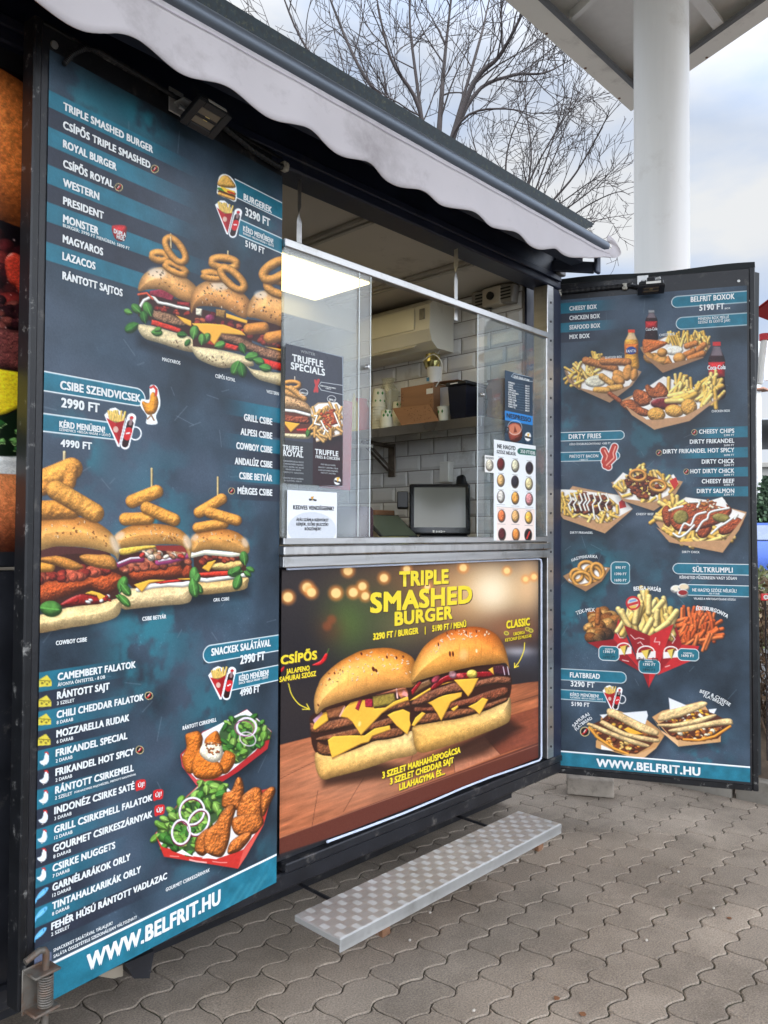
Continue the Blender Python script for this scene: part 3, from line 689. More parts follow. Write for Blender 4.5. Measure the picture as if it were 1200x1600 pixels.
# loose torn end of the valance wrapped past the rail
b = bmesh.new()
E = [[onY(*p, AY - .02) for p in r] for r in (((905, 385), (905, 392), (905, 400), (905, 404)), ((930, 388), (932, 394), (934, 400), (936, 402)), ((948, 391), (952, 396), (955, 401), (956, 403)), ((958, 386), (962, 391), (966, 397), (968, 402)), ((955, 378), (962, 382), (969, 390), (970, 396)), ((947, 379), (954, 375), (962, 378), (966, 388)), ((946, 369), (952, 367), (958, 369), (962, 378)))]
G = [[b.verts.new(p + Vector((0, .012 * math.sin(i * 1.9 + j), 0))) for j, p in enumerate(r)] for i, r in enumerate(E)]
for i in range(len(G) - 1):
    for j in range(3): b.faces.new((G[i][j], G[i][j + 1], G[i + 1][j + 1], G[i + 1][j]))
te = obj('torn_end', b, FAB, AW, True); m_ = te.modifiers.new('cloth_thickness', 'SOLIDIFY'); m_.thickness = .003; m_ = te.modifiers.new('soft', 'SUBSURF'); m_.levels = m_.render_levels = 2
# cloth between rail and trailer, cover sheet above
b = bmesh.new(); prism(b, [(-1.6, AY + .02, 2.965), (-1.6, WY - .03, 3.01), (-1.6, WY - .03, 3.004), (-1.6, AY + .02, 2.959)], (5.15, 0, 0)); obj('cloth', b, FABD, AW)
COV = mat('mossy_cover', srgb(28, 42, 48), .6, var=.5, vs=70, dirt=srgb(84, 88, 62), dirt_amt=.22, ds=60)
xe = onY(932, 352, 1.95).x; ze = onY(932, 352, 1.95).z; z_l = onY(600, 150, 1.95).z
b = bmesh.new(); prism(b, [(-1.6, 1.95, z_l + .01), (xe - .02, 1.95, ze), (xe - .24, 1.97, 2.985), (-1.6, 1.97, 2.99)], (0, .012, 0)); prism(b, [(-1.6, 1.962, z_l + .01), (xe - .02, 1.962, ze), (xe - .02, 2.3, ze + .02), (-1.6, 2.3, z_l + .03)], (0, 0, -.012)); obj('cover_sheet', b, COV, AW)
# folded arm and its bracket at the far end
ARM = mat('arm_grey_blue', srgb(58, 64, 80), .45, .2, .15)
b = bmesh.new()
p0, p1 = Vector((3.52, 2.12, 2.905)), Vector((3.60, 1.92, 2.868)); d = (p1 - p0); M = d.to_track_quat('X', 'Z').to_matrix(); box(b, (p0 + p1) / 2, (d.length, .03, .055), M, .004)
box(b, (3.60, 1.905, 2.895), (.045, .02, .12), None, .006); bx(b, -1.4, 3.5, 1.93, 2.0, 2.87, 2.93, .004); obj('arm', b, ARM, AW)
b = bmesh.new(); bx(b, 3.54, 3.6, 2.085, 2.112, 2.86, 2.985, .004); obj('wall_bracket', b, mat('bracket_grey', srgb(140, 140, 142), .5, .2), AW)
# ============================ FLOODLIGHTS
LENS = mat('lamp_lens', srgb(120, 110, 94), .15, var=.1)
def floodlight(pl, px, py, label, tilt, yawk=0):
    u, z = pl.uz(px, py); base = pl.at(u, z, .0)
    t = thing('floodlight', label, 'floodlight', base, 'floodlights above the menus')
    Rz = Matrix.Rotation(pl.a, 3, 'Z')
    def W(x, y, zz): return base + Rz @ Vector((x, y, zz))          # y negative = in front of the door
    b = bmesh.new(); box(b, W(-.025, -.006, .035), (.055, .006, .075), Rz, .002); box(b, W(.0, -.03, .03), (.07, .05, .006), Rz, .002); tube(b, [W(-.035, -.03, .012), W(.035, -.03, .012)], .007, 10); tube(b, [W(.03, -.04, .03), W(.06, -.05, .035)], .012, 8); obj('bracket', b, GALV, t)
    Rt = Rz @ Matrix.Rotation(tilt, 3, 'X')
    b = bmesh.new(); cc = W(.012, -.095, -.018); box(b, cc, (.118, .022, .098), Rt, .005); box(b, cc + Rt @ Vector((0, -.0125, .0)), (.128, .006, .012), Rt, .002)
    for i in range(6): box(b, cc + Rt @ Vector((-.045 + i * .018, .016, .0)), (.004, .014, .07), Rt, .001)
    box(b, cc + Rt @ Vector((0, .02, .02)), (.04, .03, .04), Rt, .004)
    for s in (-1, 1): box(b, cc + Rt @ Vector((s * .052, -.014, 0)), (.026, .008, .098), Rt, .002); box(b, cc + Rt @ Vector((0, -.014, s * .039)), (.078, .008, .021), Rt, .002)
    obj('housing', b, DARKP, t)
    b = bmesh.new(); box(b, cc + Rt @ Vector((0, -.0125, 0)), (.074, .0025, .054), Rt); box(b, cc + Rt @ Vector((.0, -.0142, 0)), (.016, .001, .014), Rt, 0, 1); obj('lens', b, [LENS, mat('led_chip', srgb(226, 204, 120), .4)], t)
    b = bmesh.new(); box(b, cc + Rt @ Vector((.01, -.001, .0495)), (.07, .012, .001), Rt); obj('rating_label', b, WHITEP, t)
    return t
floodlight(PL, 283, 184, 'black floodlight with square lens over the left burger menu', R(64))
floodlight(PR, 1012, 452, 'black floodlight seen edge on above the right box menu', R(80))
# ============================ STEP AND BLOCK ON THE GROUND
def chequer():
    m = mat('chequer_plate', srgb(172, 171, 168), .45, .4, .1, 6, dirt=srgb(140, 138, 132), dirt_amt=.25, ds=5); t = m.node_tree; p = t.nodes['Principled BSDF']; N = t.nodes.new; lk = t.links.new
    return m
CHQ = chequer()
ST = thing('step', 'chequer plate metal step on rusty legs below the serving hatch', 'step', (2.29, 1.84, 0))
sx0, sx1, sy0, sy1, sz = 1.645, 2.95, 1.735, 1.952, .25
b = bmesh.new(); bx(b, sx0, sx1, sy0, sy1, sz - .022, sz, .003); bx(b, sx0, sx1, sy0 - .001, sy0 + .003, sz - .042, sz - .002, .001)
rn = random.Random(2); cell = .036
nx, ny = int((sx1 - sx0) / cell), int((sy1 - sy0) / cell)
for i in range(nx):
    for j in range(ny):
        cx_, cy_ = sx0 + (i + .5) * (sx1 - sx0) / nx, sy0 + (j + .5) * (sy1 - sy0) / ny
        for k in range(5):
            o_ = (k - 2) * .0064
            if (i + j) % 2: c, s = (cx_ + o_, cy_), (.0027, .031)
            else: c, s = (cx_, cy_ + o_), (.031, .0027)
            x, y = c; hx, hy = s[0] / 2, s[1] / 2
            v = [b.verts.new(q_) for q_ in ((x - hx, y - hy, sz - .0002), (x + hx, y - hy, sz - .0002), (x + hx, y + hy, sz - .0002), (x - hx, y + hy, sz - .0002))]
            if hx < hy: w_ = [b.verts.new((x, y - hy * .6, sz + .0012)), b.verts.new((x, y + hy * .6, sz + .0012))]; b.faces.new((v[0], v[1], w_[0])); b.faces.new((v[1], v[2], w_[1], w_[0])); b.faces.new((v[2], v[3], w_[1])); b.faces.new((v[3], v[0], w_[0], w_[1]))
            else: w_ = [b.verts.new((x - hx * .6, y, sz + .0012)), b.verts.new((x + hx * .6, y, sz + .0012))]; b.faces.new((v[0], v[1], w_[1], w_[0])); b.faces.new((v[1], v[2], w_[1])); b.faces.new((v[2], v[3], w_[0], w_[1])); b.faces.new((v[3], v[0], w_[0]))
for i in range(nx):
    for k in range(4):
        x = sx0 + (i + .15 + k * .2) * (sx1 - sx0) / nx
        if True: quad(b, (x, sy0 - .0026, sz - .030), (x + .0028, sy0 - .0026, sz - .030), (x + .012, sy0 - .0022, sz - .006), (x + .009, sy0 - .0022, sz - .006))
obj('tread_plate', b, CHQ, ST)
b = bmesh.new(); bx(b, sx0 + .12, sx1 - .12, sy0 + .03, sy0 + .06, sz - .049, sz - .0225, .002); bx(b, sx0 + .12, sx1 - .12, sy1 - .06, sy1 - .03, sz - .05, sz - .0225, .002); obj('rail', b, BLACKP, ST)
for px, py in ((594, 1450), (836, 1322)):
    x = onY(px, py, sy0 + .05).x
    b = bmesh.new(); bx(b, x - .02, x + .02, sy0 + .02, sy0 + .07, sz - .085, sz - .050, .003); obj('leg', b, RUST, ST)
    b = bmesh.new(); bx(b, x - .006, x + .006, sy1 - .05, WY + .16, sz - .06, sz - .05, .002); obj('hanger', b, BLACKP, ST)
b = bmesh.new(); c = onZ(925, 1252, 0); c = Vector((4.06, 2.20, 0)); box(b, c + Vector((0, 0, .052)), (.26, .13, .1), Matrix.Rotation(R(-61), 3, 'Z'), .012, 0, 3)
for v in b.verts: v.co += Vector((vnoise(np.array(v.co.x * 30), np.array(v.co.y * 30)) - .5, vnoise(np.array(v.co.z * 30), np.array(v.co.x * 40)) - .5, 0)) * .008
tag(obj('concrete_block', b, mat('rough_concrete', srgb(150, 140, 128), .9, var=.15, vs=12, bump=.5, bs=70, dirt=srgb(100, 94, 84), dirt_amt=.4, ds=9), None, True), 'pale chipped concrete block lying on the paving below the right door', 'block')
# ============================ INSIDE THE HATCH
EX = 3.505                                              # face of the tiled end wall
def ext(px, py, X): return onX(px, py, X)
# air conditioner on the end wall
AC = thing('air_conditioner', 'white split air conditioner under the ceiling on the tiled wall', 'air conditioner', (EX - .12, 3.3, 2.6))
ya, yb_ = onX(692, 560, EX - .1).y, 3.85; zt, zb = 2.825, onX(690, 540, EX - .18).z
b = bmesh.new(); prof = [(EX - .002, zt), (EX - .17, zt), (EX - .215, zt - .04), (EX - .22, zb + .10), (EX - .20, zb + .035), (EX - .15, zb), (EX - .002, zb)]
prism(b, [(x, ya, z) for x, z in prof], (0, yb_ - ya, 0)); obj('body', b, mat('ac_white', srgb(222, 218, 202), .3, var=.03), AC)
b = bmesh.new(); bx(b, EX - .226, EX - .2205, ya + .11, yb_ - .1, zb + .11, zt - .05, .002); obj('front_panel', b, mat('ac_panel', srgb(230, 226, 206), .22, var=.02), AC)
b = bmesh.new(); box(b, (EX - .19, (ya + yb_) / 2, zb + .03), (.06, yb_ - ya - .24, .006), Matrix.Rotation(R(-35), 3, 'Y'), .001); obj('louver', b, mat('ac_louver', srgb(200, 196, 182), .4), AC)
b = bmesh.new(); bx(b, EX - .223, EX - .2205, ya + .035, ya + .075, zb + .16, zt - .06, .001); obj('display', b, mat('ac_display', srgb(120, 118, 112), .3, var=.2, vs=60), AC)
# shelf
SZ = 2.10; SX = EX - .30
SH = thing('wall_shelf', 'stainless steel shelf on a folding bracket along the tiled wall', 'shelf', (EX - .15, 3.0, SZ))
b = bmesh.new(); bx(b, SX, EX - .001, 2.35, 3.95, SZ - .004, SZ, 0); bx(b, SX, SX + .003, 2.35, 3.95, SZ - .052, SZ - .0045, .001); bx(b, SX - .001, SX - .0005, 3.14, 3.16, SZ - .05, SZ - .004); obj('board', b, STEEL, SH)
BRASSY = mat('bracket_steel', srgb(110, 100, 90), .45, .7, .3, 20)
yk = onX(610, 720, EX - .02).y
b = bmesh.new(); bx(b, EX - .012, EX - .001, yk - .03, yk + .03, SZ - .26, SZ - .056, .003)
for s in (-1, 1): tube(b, [(EX - .02, yk + s * .02, SZ - .22), (SX + .06, yk + s * .02, SZ - .07)], .008, 8); tube(b, [(EX - .02, yk + s * .02, SZ - .07), (SX + .05, yk + s * .02, SZ - .06)], .009, 8)
obj('bracket', b, BRASSY, SH)
b = bmesh.new(); tube(b, [(SX + .02, yk + .16, SZ - .075), (SX + .07, yk - .05, SZ - .09)], .011, 10); obj('strip_lamp', b, WHITEP, SH)
# things on the shelf
def on_shelf(px, py, X): p = onX(px, py, X); return p
CUP = mat('paper_cup', srgb(228, 226, 206), .55, var=.05); LEAF = mat('leaf_print', srgb(74, 140, 66), .6, var=.1)
def cup_bm(c, h, r, n=1, step=.016):
    b = bmesh.new()
    for k in range(n): z = k * step; lathe(b, (c[0], c[1], c[2] + z), [(r * .72, .001), (r * .97, h * .96), (r * 1.05, h * .965), (r * 1.05, h), (r * .97, h), (r * .70, .006)], 20)
    return b
def stack(px, X, h, r, n, label, step=.016, inv=True):
    p = onX(px, 655, X); c = (X, p.y, SZ + .001); b = bmesh.new(); top = h + (n - 1) * step
    M = Matrix.Rotation(R(180), 3, 'X')
    for k in range(n):
        z = SZ + .001 + h + k * step; lathe(b, (X, p.y, z), [(r * .72, .0), (r * .97, h * .96), (r * 1.06, h * .965), (r * 1.06, h), (r * .95, h)], 20, 0, M)
    for k in range(5): a = 3.4 + k * .35; lathe(b, (X + math.cos(a) * r * .84, p.y + math.sin(a) * r * .84, SZ + top * (.9 if k % 2 else .72)), [(0, -.012), (.007, 0), (0, .012)], 6, 1)
    return tag(obj('paper_cup_stack', b, [CUP, LEAF], None, True), label, 'paper cups', 'stacked paper cups on the shelf')
stack(592, EX - .15, .11, .047, 10, 'tall stack of upside down paper cups at the left of the shelf', .017)
stack(604, EX - .23, .095, .042, 2, 'short stack of two cups before the tall cup stack', .016)
stack(622, EX - .10, .10, .04, 6, 'cup stack half hidden between the tall stack and the brown carton')
CARD = mat('brown_cardboard', srgb(150, 110, 78), .8, var=.1, vs=5, stretch=(1, 1, 6)); PRN = mat('box_print', srgb(86, 56, 38), .8)
# carton standing upright
y0, y1 = onX(688, 600, EX - .2).y, onX(626, 600, EX - .2).y; zt_ = onX(640, 604, EX - .2).z
t = thing('cardboard_box', 'tall printed brown carton standing in the middle of the shelf', 'box', (EX - .14, (y0 + y1) / 2, SZ))
b = bmesh.new(); prism(b, [(EX - .05, y0 + .05, zt_ + .001), (EX - .2, y0 + .05, zt_ + .001), (EX - .16, y0 - .09, zt_ + .004), (EX - .03, y0 - .09, zt_ + .004)], (0, 0, .002)); obj('lid_flap', b, CARD, t)
b = bmesh.new(); bx(b, EX - .2022, EX - .2012, y0 + .052, y0 + .10, zt_ - .06, zt_ - .03); obj('price_sticker', b, WHITEP, t)
rn = random.Random(5); b = bmesh.new(); bx(b, EX - .20, EX - .05, y0 + .05, y1, SZ + .001, zt_, .002)
for i in range(46):
    s_ = rn.choice((-1, 1)); yy = (y0 + .05 + y1) / 2 + s_ * ((y1 - y0 - .05) / 2 - rn.uniform(.006, .022)); zz = rn.uniform(SZ + .1, zt_ - .02); a = rn.uniform(0, 3); l = rn.uniform(.003, .007)
    quad(b, (EX - .2014, yy, zz), (EX - .2014, yy + math.cos(a) * l, zz + math.sin(a) * l), (EX - .2014, yy + math.cos(a) * l + .003, zz + math.sin(a) * l + .003), (EX - .2014, yy + .003, zz + .002), mi=1)
obj('carton', b, [CARD, PRN], t)
# folded-open tray box leaning in front
t = thing('folded_box', 'open brown takeaway box leaning in front of the tall carton', 'box', (EX - .25, (y0 + y1) / 2 + .03, SZ))
pb = [onX(628, 664, EX - .27), onX(690, 657, EX - .25), onX(670, 632, EX - .215), onX(613, 638, EX - .215)]
b = bmesh.new(); P_ = [Vector((EX - .27, pb[0].y, SZ + .002)), Vector((EX - .27, pb[1].y - .0, SZ + .002)), Vector((EX - .215, pb[2].y, pb[2].z)), Vector((EX - .215, pb[3].y, pb[3].z))]
prism(b, P_, (.004, 0, 0))
for i in range(70):
    f, g_ = rn.uniform(.3, .95), rn.uniform(.15, .9); p = (P_[0].lerp(P_[1], f)).lerp(P_[3].lerp(P_[2], f), g_) - Vector((.0015, 0, 0)); a = rn.uniform(0, 3); l = rn.uniform(.002, .005)
    quad(b, p, p + Vector((0, math.cos(a) * l, math.sin(a) * l)), p + Vector((0, math.cos(a) * l + .0025, math.sin(a) * l + .0025)), p + Vector((0, .0025, .002)), mi=1)
obj('front_board', b, [CARD, PRN], t)
# grey carton with dark diamond, paper cup, packet, dark bin
gy0, gy1 = onX(742, 600, EX - .12).y, onX(688, 600, EX - .12).y
t = thing('grey_carton', 'pale grey carton with a black diamond mark at the right of the shelf', 'box', (EX - .08, (gy0 + gy1) / 2, SZ))
gz = onX(700, 604, EX - .14).z
b = bmesh.new(); bx(b, EX - .14, EX - .02, gy0, gy1, SZ + .001, gz, .002); obj('carton', b, mat('grey_card', srgb(186, 184, 184), .7, var=.05), t)
cy_, cz_ = (gy0 + gy1) / 2, (gz + SZ) / 2 + .03; b = bmesh.new(); prism(b, [(EX - .1415, cy_ - .04, cz_), (EX - .1415, cy_, cz_ + .045), (EX - .1415, cy_ + .04, cz_), (EX - .1415, cy_, cz_ - .045)], (.001, 0, 0)); obj('diamond_mark', b, DARKP, t)
b = bmesh.new(); bx(b, EX - .1425, EX - .1417, cy_ - .018, cy_ + .018, cz_ - .004, cz_ + .004); obj('mark_lettering', b, WHITEP, t)
p = onX(694, 660, EX - .22); t = thing('paper_cup', 'single white paper cup with green print before the grey carton', 'paper cup', (EX - .22, p.y, SZ))
obj('cup', cup_bm((EX - .22, p.y, SZ), .088, .038), CUP, t, True)
b = bmesh.new(); 
for a in (3.5, 2.7): lathe(b, (EX - .22 + math.cos(a) * .0345, p.y + math.sin(a) * .0345, SZ + .06), [(0, -.012), (.006, 0), (0, .012)], 6)
obj('leaf_print', b, LEAF, t)
p = onX(708, 656, EX - .2); b = bmesh.new(); bx(b, EX - .19, EX - .17, p.y - .022, p.y + .022, SZ + .001, SZ + .085, .003); bx(b, EX - .1915, EX - .1905, p.y - .012, p.y + .012, SZ + .03, SZ + .055, 0, 1)
tag(obj('sachet_box', b, [mat('yellow_card', srgb(196, 170, 70), .6), DARKP]), 'small yellow packet between the single paper cup and the dark bin', 'packet')
p = onX(728, 652, EX - .2); t = thing('dark_bin', 'dark navy lidded caddy at the right end of the shelf', 'caddy', (EX - .18, p.y, SZ))
b = bmesh.new(); h_ = .18; prism(b, [(EX - .27, p.y - .05, SZ + .001), (EX - .27, p.y + .05, SZ + .001), (EX - .28, p.y + .062, SZ + h_), (EX - .28, p.y - .062, SZ + h_)], (.17, 0, 0)); obj('body', b, mat('navy_plastic', srgb(22, 26, 40), .35), t)
b = bmesh.new(); box(b, (EX - .19, p.y, SZ + h_ + .012), (.2, .14, .02), None, .004); box(b, (EX - .292, p.y + .01, SZ + h_ + .012), (.002, .05, .006), None, 0, 1); obj('lid', b, [DARKP, WHITEP], t)
# white pot with yellow-handled tools hanging foil, on the carton
p = onX(677, 598, EX - .14); z0_ = zt_ + .001; t = thing('utensil_pot', 'white pot holding yellow handled tools on top of the carton', 'utensil pot', (EX - .14, y0 + .09, z0_))
c = Vector((EX - .14, y0 + .09, z0_ + .006)); b = bmesh.new(); lathe(b, c, [(.038, 0), (.044, .085), (.047, .09), (.043, .09), (.036, .006)], 20); obj('pot', b, WHITEP, t, True)
b = bmesh.new(); bx(b, c.x - .0425, c.x - .0405, c.y + .008, c.y + .026, c.z + .01, c.z + .032); obj('label', b, mat('pot_label', srgb(70, 120, 150), .5), t)
b = bmesh.new()
for i, (dy, dx, h2) in enumerate(((-.025, 0, .15), (-.012, .01, .165), (.01, -.01, .14), (.02, .01, .15))): tube(b, [c + Vector((dx * .5, dy * .5, .03)), c + Vector((dx, dy, h2))], .0075, 8)
obj('tool_handle', b, mat('yellow_handle', srgb(206, 176, 50), .4), t, True)
b = bmesh.new(); lathe(b, c + Vector((0, .015, .125)), [(0, -.05), (.04, -.035), (.05, 0), (.04, .04), (.015, .055), (0, .056)], 14)
for v in b.verts: v.co += Vector((math.sin(v.co.z * 190), math.sin(v.co.y * 230), math.sin(v.co.x * 210))) * .004
obj('foil_ball', b, mat('gold_foil', srgb(190, 180, 120), .2, .9, .3, 30), t)
# hook and cable above the pot
b = bmesh.new(); q0 = onX(679, 545, EX - .2); tube(b, [(EX - .1, c.y, zb + .002), (EX - .12, c.y, zb - .03), (EX - .14, c.y + .005, zb - .06), (EX - .14, c.y, c.z + .182)], .004, 6)
tag(obj('hook', b, GALV), 'thin wire hook hanging under the air conditioner over the utensil pot', 'hook')
b = bmesh.new(); A = [c + Vector((-.05, .05, .13)), c + Vector((-.05, -.03, .155)), c + Vector((-.05, -.09, .1)), c + Vector((-.05, -.085, .02)), c + Vector((-.05, -.05, -.03))]; tube(b, [Vector(p_) for p_ in spl_open3(A)], .003, 6)
tag(obj('cable', b, WHITEP, None, True), 'white cable looping round the utensil pot', 'cable')
# red and glass jars at the left end of the shelf behind the pane
p = onX(606, 640, EX - .07); b = bmesh.new(); lathe(b, (EX - .06, p.y, SZ + .001), [(.05, 0), (.058, .06), (.05, .2), (.062, .26), (.03, .31), (.045, .34)], 12)
for v in b.verts: v.co += Vector((math.sin(v.co.z * 80), math.sin(v.co.z * 65 + v.co.x * 120), 0)) * .007
tag(obj('plastic_sleeve', b, glass('cup_sleeve', (.93, .93, .86), .3, (.8, .8, .66)), None, True), 'crumpled clear plastic sleeve of spare cups behind the tall cup stack', 'plastic sleeve')
for px, hh, rr_, cl, lb in ((652, .0, .0, None, None), (566, .25, .03, (206, 190, 90), 'yellow squeeze bottle at the far left of the shelf behind the pane'), (556, .22, .032, (226, 224, 218), 'white squeeze bottle beside the yellow one at the far left of the shelf')):
    if cl is None: continue
    p = onX(px, 640, EX - .2); b = bmesh.new(); lathe(b, (EX - .22, p.y + .05, SZ + .001), [(rr_ * .95, 0), (rr_, .01), (rr_, hh * .68), (rr_ * .7, hh * .78), (rr_ * .45, hh * .82), (.005, hh), (0, hh)], 16); tag(obj('squeeze_bottle', b, mat('bottle_plastic', srgb(*cl), .35), None, True), lb, 'bottle')
p = onX(570, 640, EX - .15); b = bmesh.new(); lathe(b, (EX - .16, p.y + .03, SZ + .001), [(.055, 0), (.06, .02), (.06, .16), (.045, .19), (.045, .22), (0, .22)], 18)
tag(obj('red_container', b, mat('red_plastic', srgb(176, 40, 44), .4), None, True), 'red plastic container at the left end of the shelf behind the pane', 'container')
# crumpled bag beyond the bin
p = onX(782, 640, EX - .15); b = bmesh.new(); lathe(b, (EX - .15, p.y, SZ + .001), [(.06, 0), (.075, .03), (.07, .10), (.078, .15), (.06, .19), (.065, .2)], 14)
for v in b.verts: v.co += Vector((math.sin(v.co.z * 90 + v.co.y * 60), math.sin(v.co.z * 70 + v.co.x * 90), 0)) * .008
tag(obj('paper_bag', b, mat('kraft_bag', srgb(128, 92, 66), .85, var=.2), None, True), 'crumpled brown paper bag on the shelf behind the right pane', 'paper bag')
# till on the counter
CZ = 1.449
def onc(px, py, Y): p = onY(px, py, Y); return p
TY = WY + .42
t = thing('till_screen', 'black touch screen till facing out at the middle of the counter', 'till', (onY(688, 835, TY).x, TY + .05, CZ))
cen = onY(687, 796, TY); dpt = (cen - CAM).dot(FW); w_ = 95 / 1200 * dpt; hgt = 80 / 1200 * dpt
Rt = Matrix.Rotation(R(-49), 3, 'Z') @ Matrix.Rotation(R(-9), 3, 'X'); Rb = Matrix.Rotation(R(-49), 3, 'Z')
b = bmesh.new(); box(b, cen, (w_, .035, hgt), Rt, .010, 0, 3); obj('bezel', b, mat('till_black', srgb(26, 27, 30), .25), t, True)
b = bmesh.new(); box(b, cen + Rt @ Vector((0, -.0182, .008)), (w_ * .84, .001, hgt * .79), Rt); obj('screen', b, mat('screen_glass', srgb(122, 123, 114), .1, var=.1, vs=1.5), t)
b = bmesh.new(); mk = cen + Rt @ Vector((-.002, -.0182, -hgt * .445)); box(b, mk + Rt @ Vector((-.03, 0, 0)), (.009, .001, .012), Rt)
for k in range(6): box(b, mk + Rt @ Vector((-.016 + k * .0085, 0, -.001)), (.006, .001, (.010, .007, .008, .011, .007, .007)[k]), Rt)
obj('maker_mark', b, WHITEP, t)
b = bmesh.new(); box(b, cen + Rb @ Vector((.0, .09, -.06)), (w_ * .5, .12, hgt * .8), Rt, .01); box(b, Vector((cen.x, cen.y, CZ + .02)) + Rb @ Vector((.02, .08, 0)), (w_ * .8, .2, .035), Rb, .008); obj('stand', b, DARKP, t)
b = bmesh.new(); box(b, cen + Rt @ Vector((-w_ * .5 - .035, .03, hgt * .2)), (.06, .05, .09), Rt, .005); obj('card_reader', b, DARKP, t)
tcen, tw_ = cen, w_
# small customer scanner behind
p = onY(724, 765, TY + .12); b = bmesh.new(); box(b, p, (.10, .05, .15), Matrix.Rotation(R(28), 3, 'Y') @ Matrix.Rotation(R(-15), 3, 'X'), .012, 0, 2); box(b, p + Vector((-.03, .02, -.14)), (.03, .03, .18), Matrix.Rotation(R(20), 3, 'Y'), .004); tag(obj('scanner', b, DARKP), 'black handheld scanner in its cradle behind the till', 'scanner')
p = onX(697, 735, EX - .03); b = bmesh.new(); bx(b, EX - .05, EX - .002, p.y - .035, p.y + .035, p.z - .07, p.z + .05, .004); tag(obj('socket_box', b, WHITEP), 'white cable box on the tiles above the till', 'socket')
# tablet, papers, notepads at the left of the till
p = onY(612, 815, TY + .02); t = thing('tablet', 'black tablet lying tilted to the left of the till', 'tablet', (p.x, TY, CZ))
Rt2 = Matrix.Rotation(R(-52), 3, 'X'); b = bmesh.new(); box(b, Vector((p.x, TY + .03, CZ + .075)), (.27, .012, .19), Rt2, .005); obj('case', b, DARKP, t)
b = bmesh.new(); box(b, Vector((p.x, TY + .03, CZ + .075)) + Rt2 @ Vector((0, -.0066, .003)), (.245, .001, .16), Rt2); obj('screen', b, mat('tablet_glass', srgb(84, 92, 76), .12, var=.1, vs=2), t)
for (px, py, cl, sz_, nm, lb) in ((620, 838, srgb(206, 206, 50), (.12, .09, .012), 'note_pad', 'yellow note pad on a black folder left of the till'), (655, 843, srgb(196, 190, 60), (.12, .05, .008), 'sticky_note', 'flat yellow sticky notes just under the till screen')):
    p = onY(px, py, WY + .16); b = bmesh.new()
    if nm == 'note_pad': box(b, (p.x - .03, WY + .2, CZ + .008), (.24, .14, .014), Matrix.Rotation(R(6), 3, 'Z'), .003, 1)
    box(b, (p.x, WY + .18, CZ + (.022 if nm == 'note_pad' else .005)), sz_, Matrix.Rotation(R(5), 3, 'Z'), .002, 0); tag(obj(nm, b, [mat(nm + '_paper', cl, .7), DARKP]), lb, 'note pad' if nm == 'note_pad' else 'sticky notes')
p = onY(640, 846, WY + .1); b = bmesh.new(); box(b, (p.x + .05, WY + .08, CZ + .004), (.12, .05, .006), None, .001); tag(obj('red_tag', b, mat('orange_red_card', srgb(214, 90, 50), .6)), 'orange red card lying in front of the yellow sticky notes', 'card')
p = onY(587, 800, TY + .25); b = bmesh.new(); prism(b, [(p.x - .03, TY + .25, CZ), (p.x + .12, TY + .25, CZ), (p.x + .13, TY + .28, CZ + .06), (p.x + .02, TY + .3, CZ + .14), (p.x - .0, TY + .3, CZ + .12)], (0, .003, 0)); tag(obj('paper_sheet', b, mat('kraft_paper', srgb(206, 190, 160), .8)), 'pale folded paper standing behind the tablet', 'paper')
p = onY(600, 792, TY + .35); b = bmesh.new(); bx(b, p.x - .06, p.x + .1, TY + .36, TY + .44, CZ, CZ + .17, .003); tag(obj('brown_carton', b, CARD), 'small brown carton on the counter behind the folded paper', 'box')
p = onY(580, 835, WY + .12); b = bmesh.new(); bx(b, p.x - .05, p.x + .03, WY + .1, WY + .16, CZ, CZ + .004); quad(b, (p.x - .06, WY + .12, CZ + .006), (p.x + .05, WY + .12, CZ + .006), (p.x + .06, WY + .2, CZ + .012), (p.x - .05, WY + .2, CZ + .01)); tag(obj('receipt', b, WHITEP), 'white receipts lying on the counter before the tablet', 'receipts')
# plum canister behind the notice
p = onY(548, 820, WY + .3); b = bmesh.new(); lathe(b, (p.x, WY + .3, CZ), [(.09, 0), (.1, .01), (.1, .145), (.09, .16), (0, .162)], 24); tag(obj('canister', b, mat('plum_lacquer', srgb(66, 40, 48), .25), None, True), 'plum coloured round canister behind the white notice', 'canister')
# red sign board behind the special offer
p = onY(541, 700, WY - .0); b = bmesh.new(); box(b, (onY(525, 700, WY + .01).x, WY + .01, (onY(543, 625, WY).z + onY(540, 765, WY).z) / 2), (.16, .006, onY(543, 625, WY).z - onY(540, 765, WY).z), Matrix.Rotation(R(1.5), 3, 'Y'), .001); tag(obj('red_board', b, mat('red_board_paint', srgb(186, 36, 48), .4)), 'red board behind the truffle poster at the left pane', 'board')
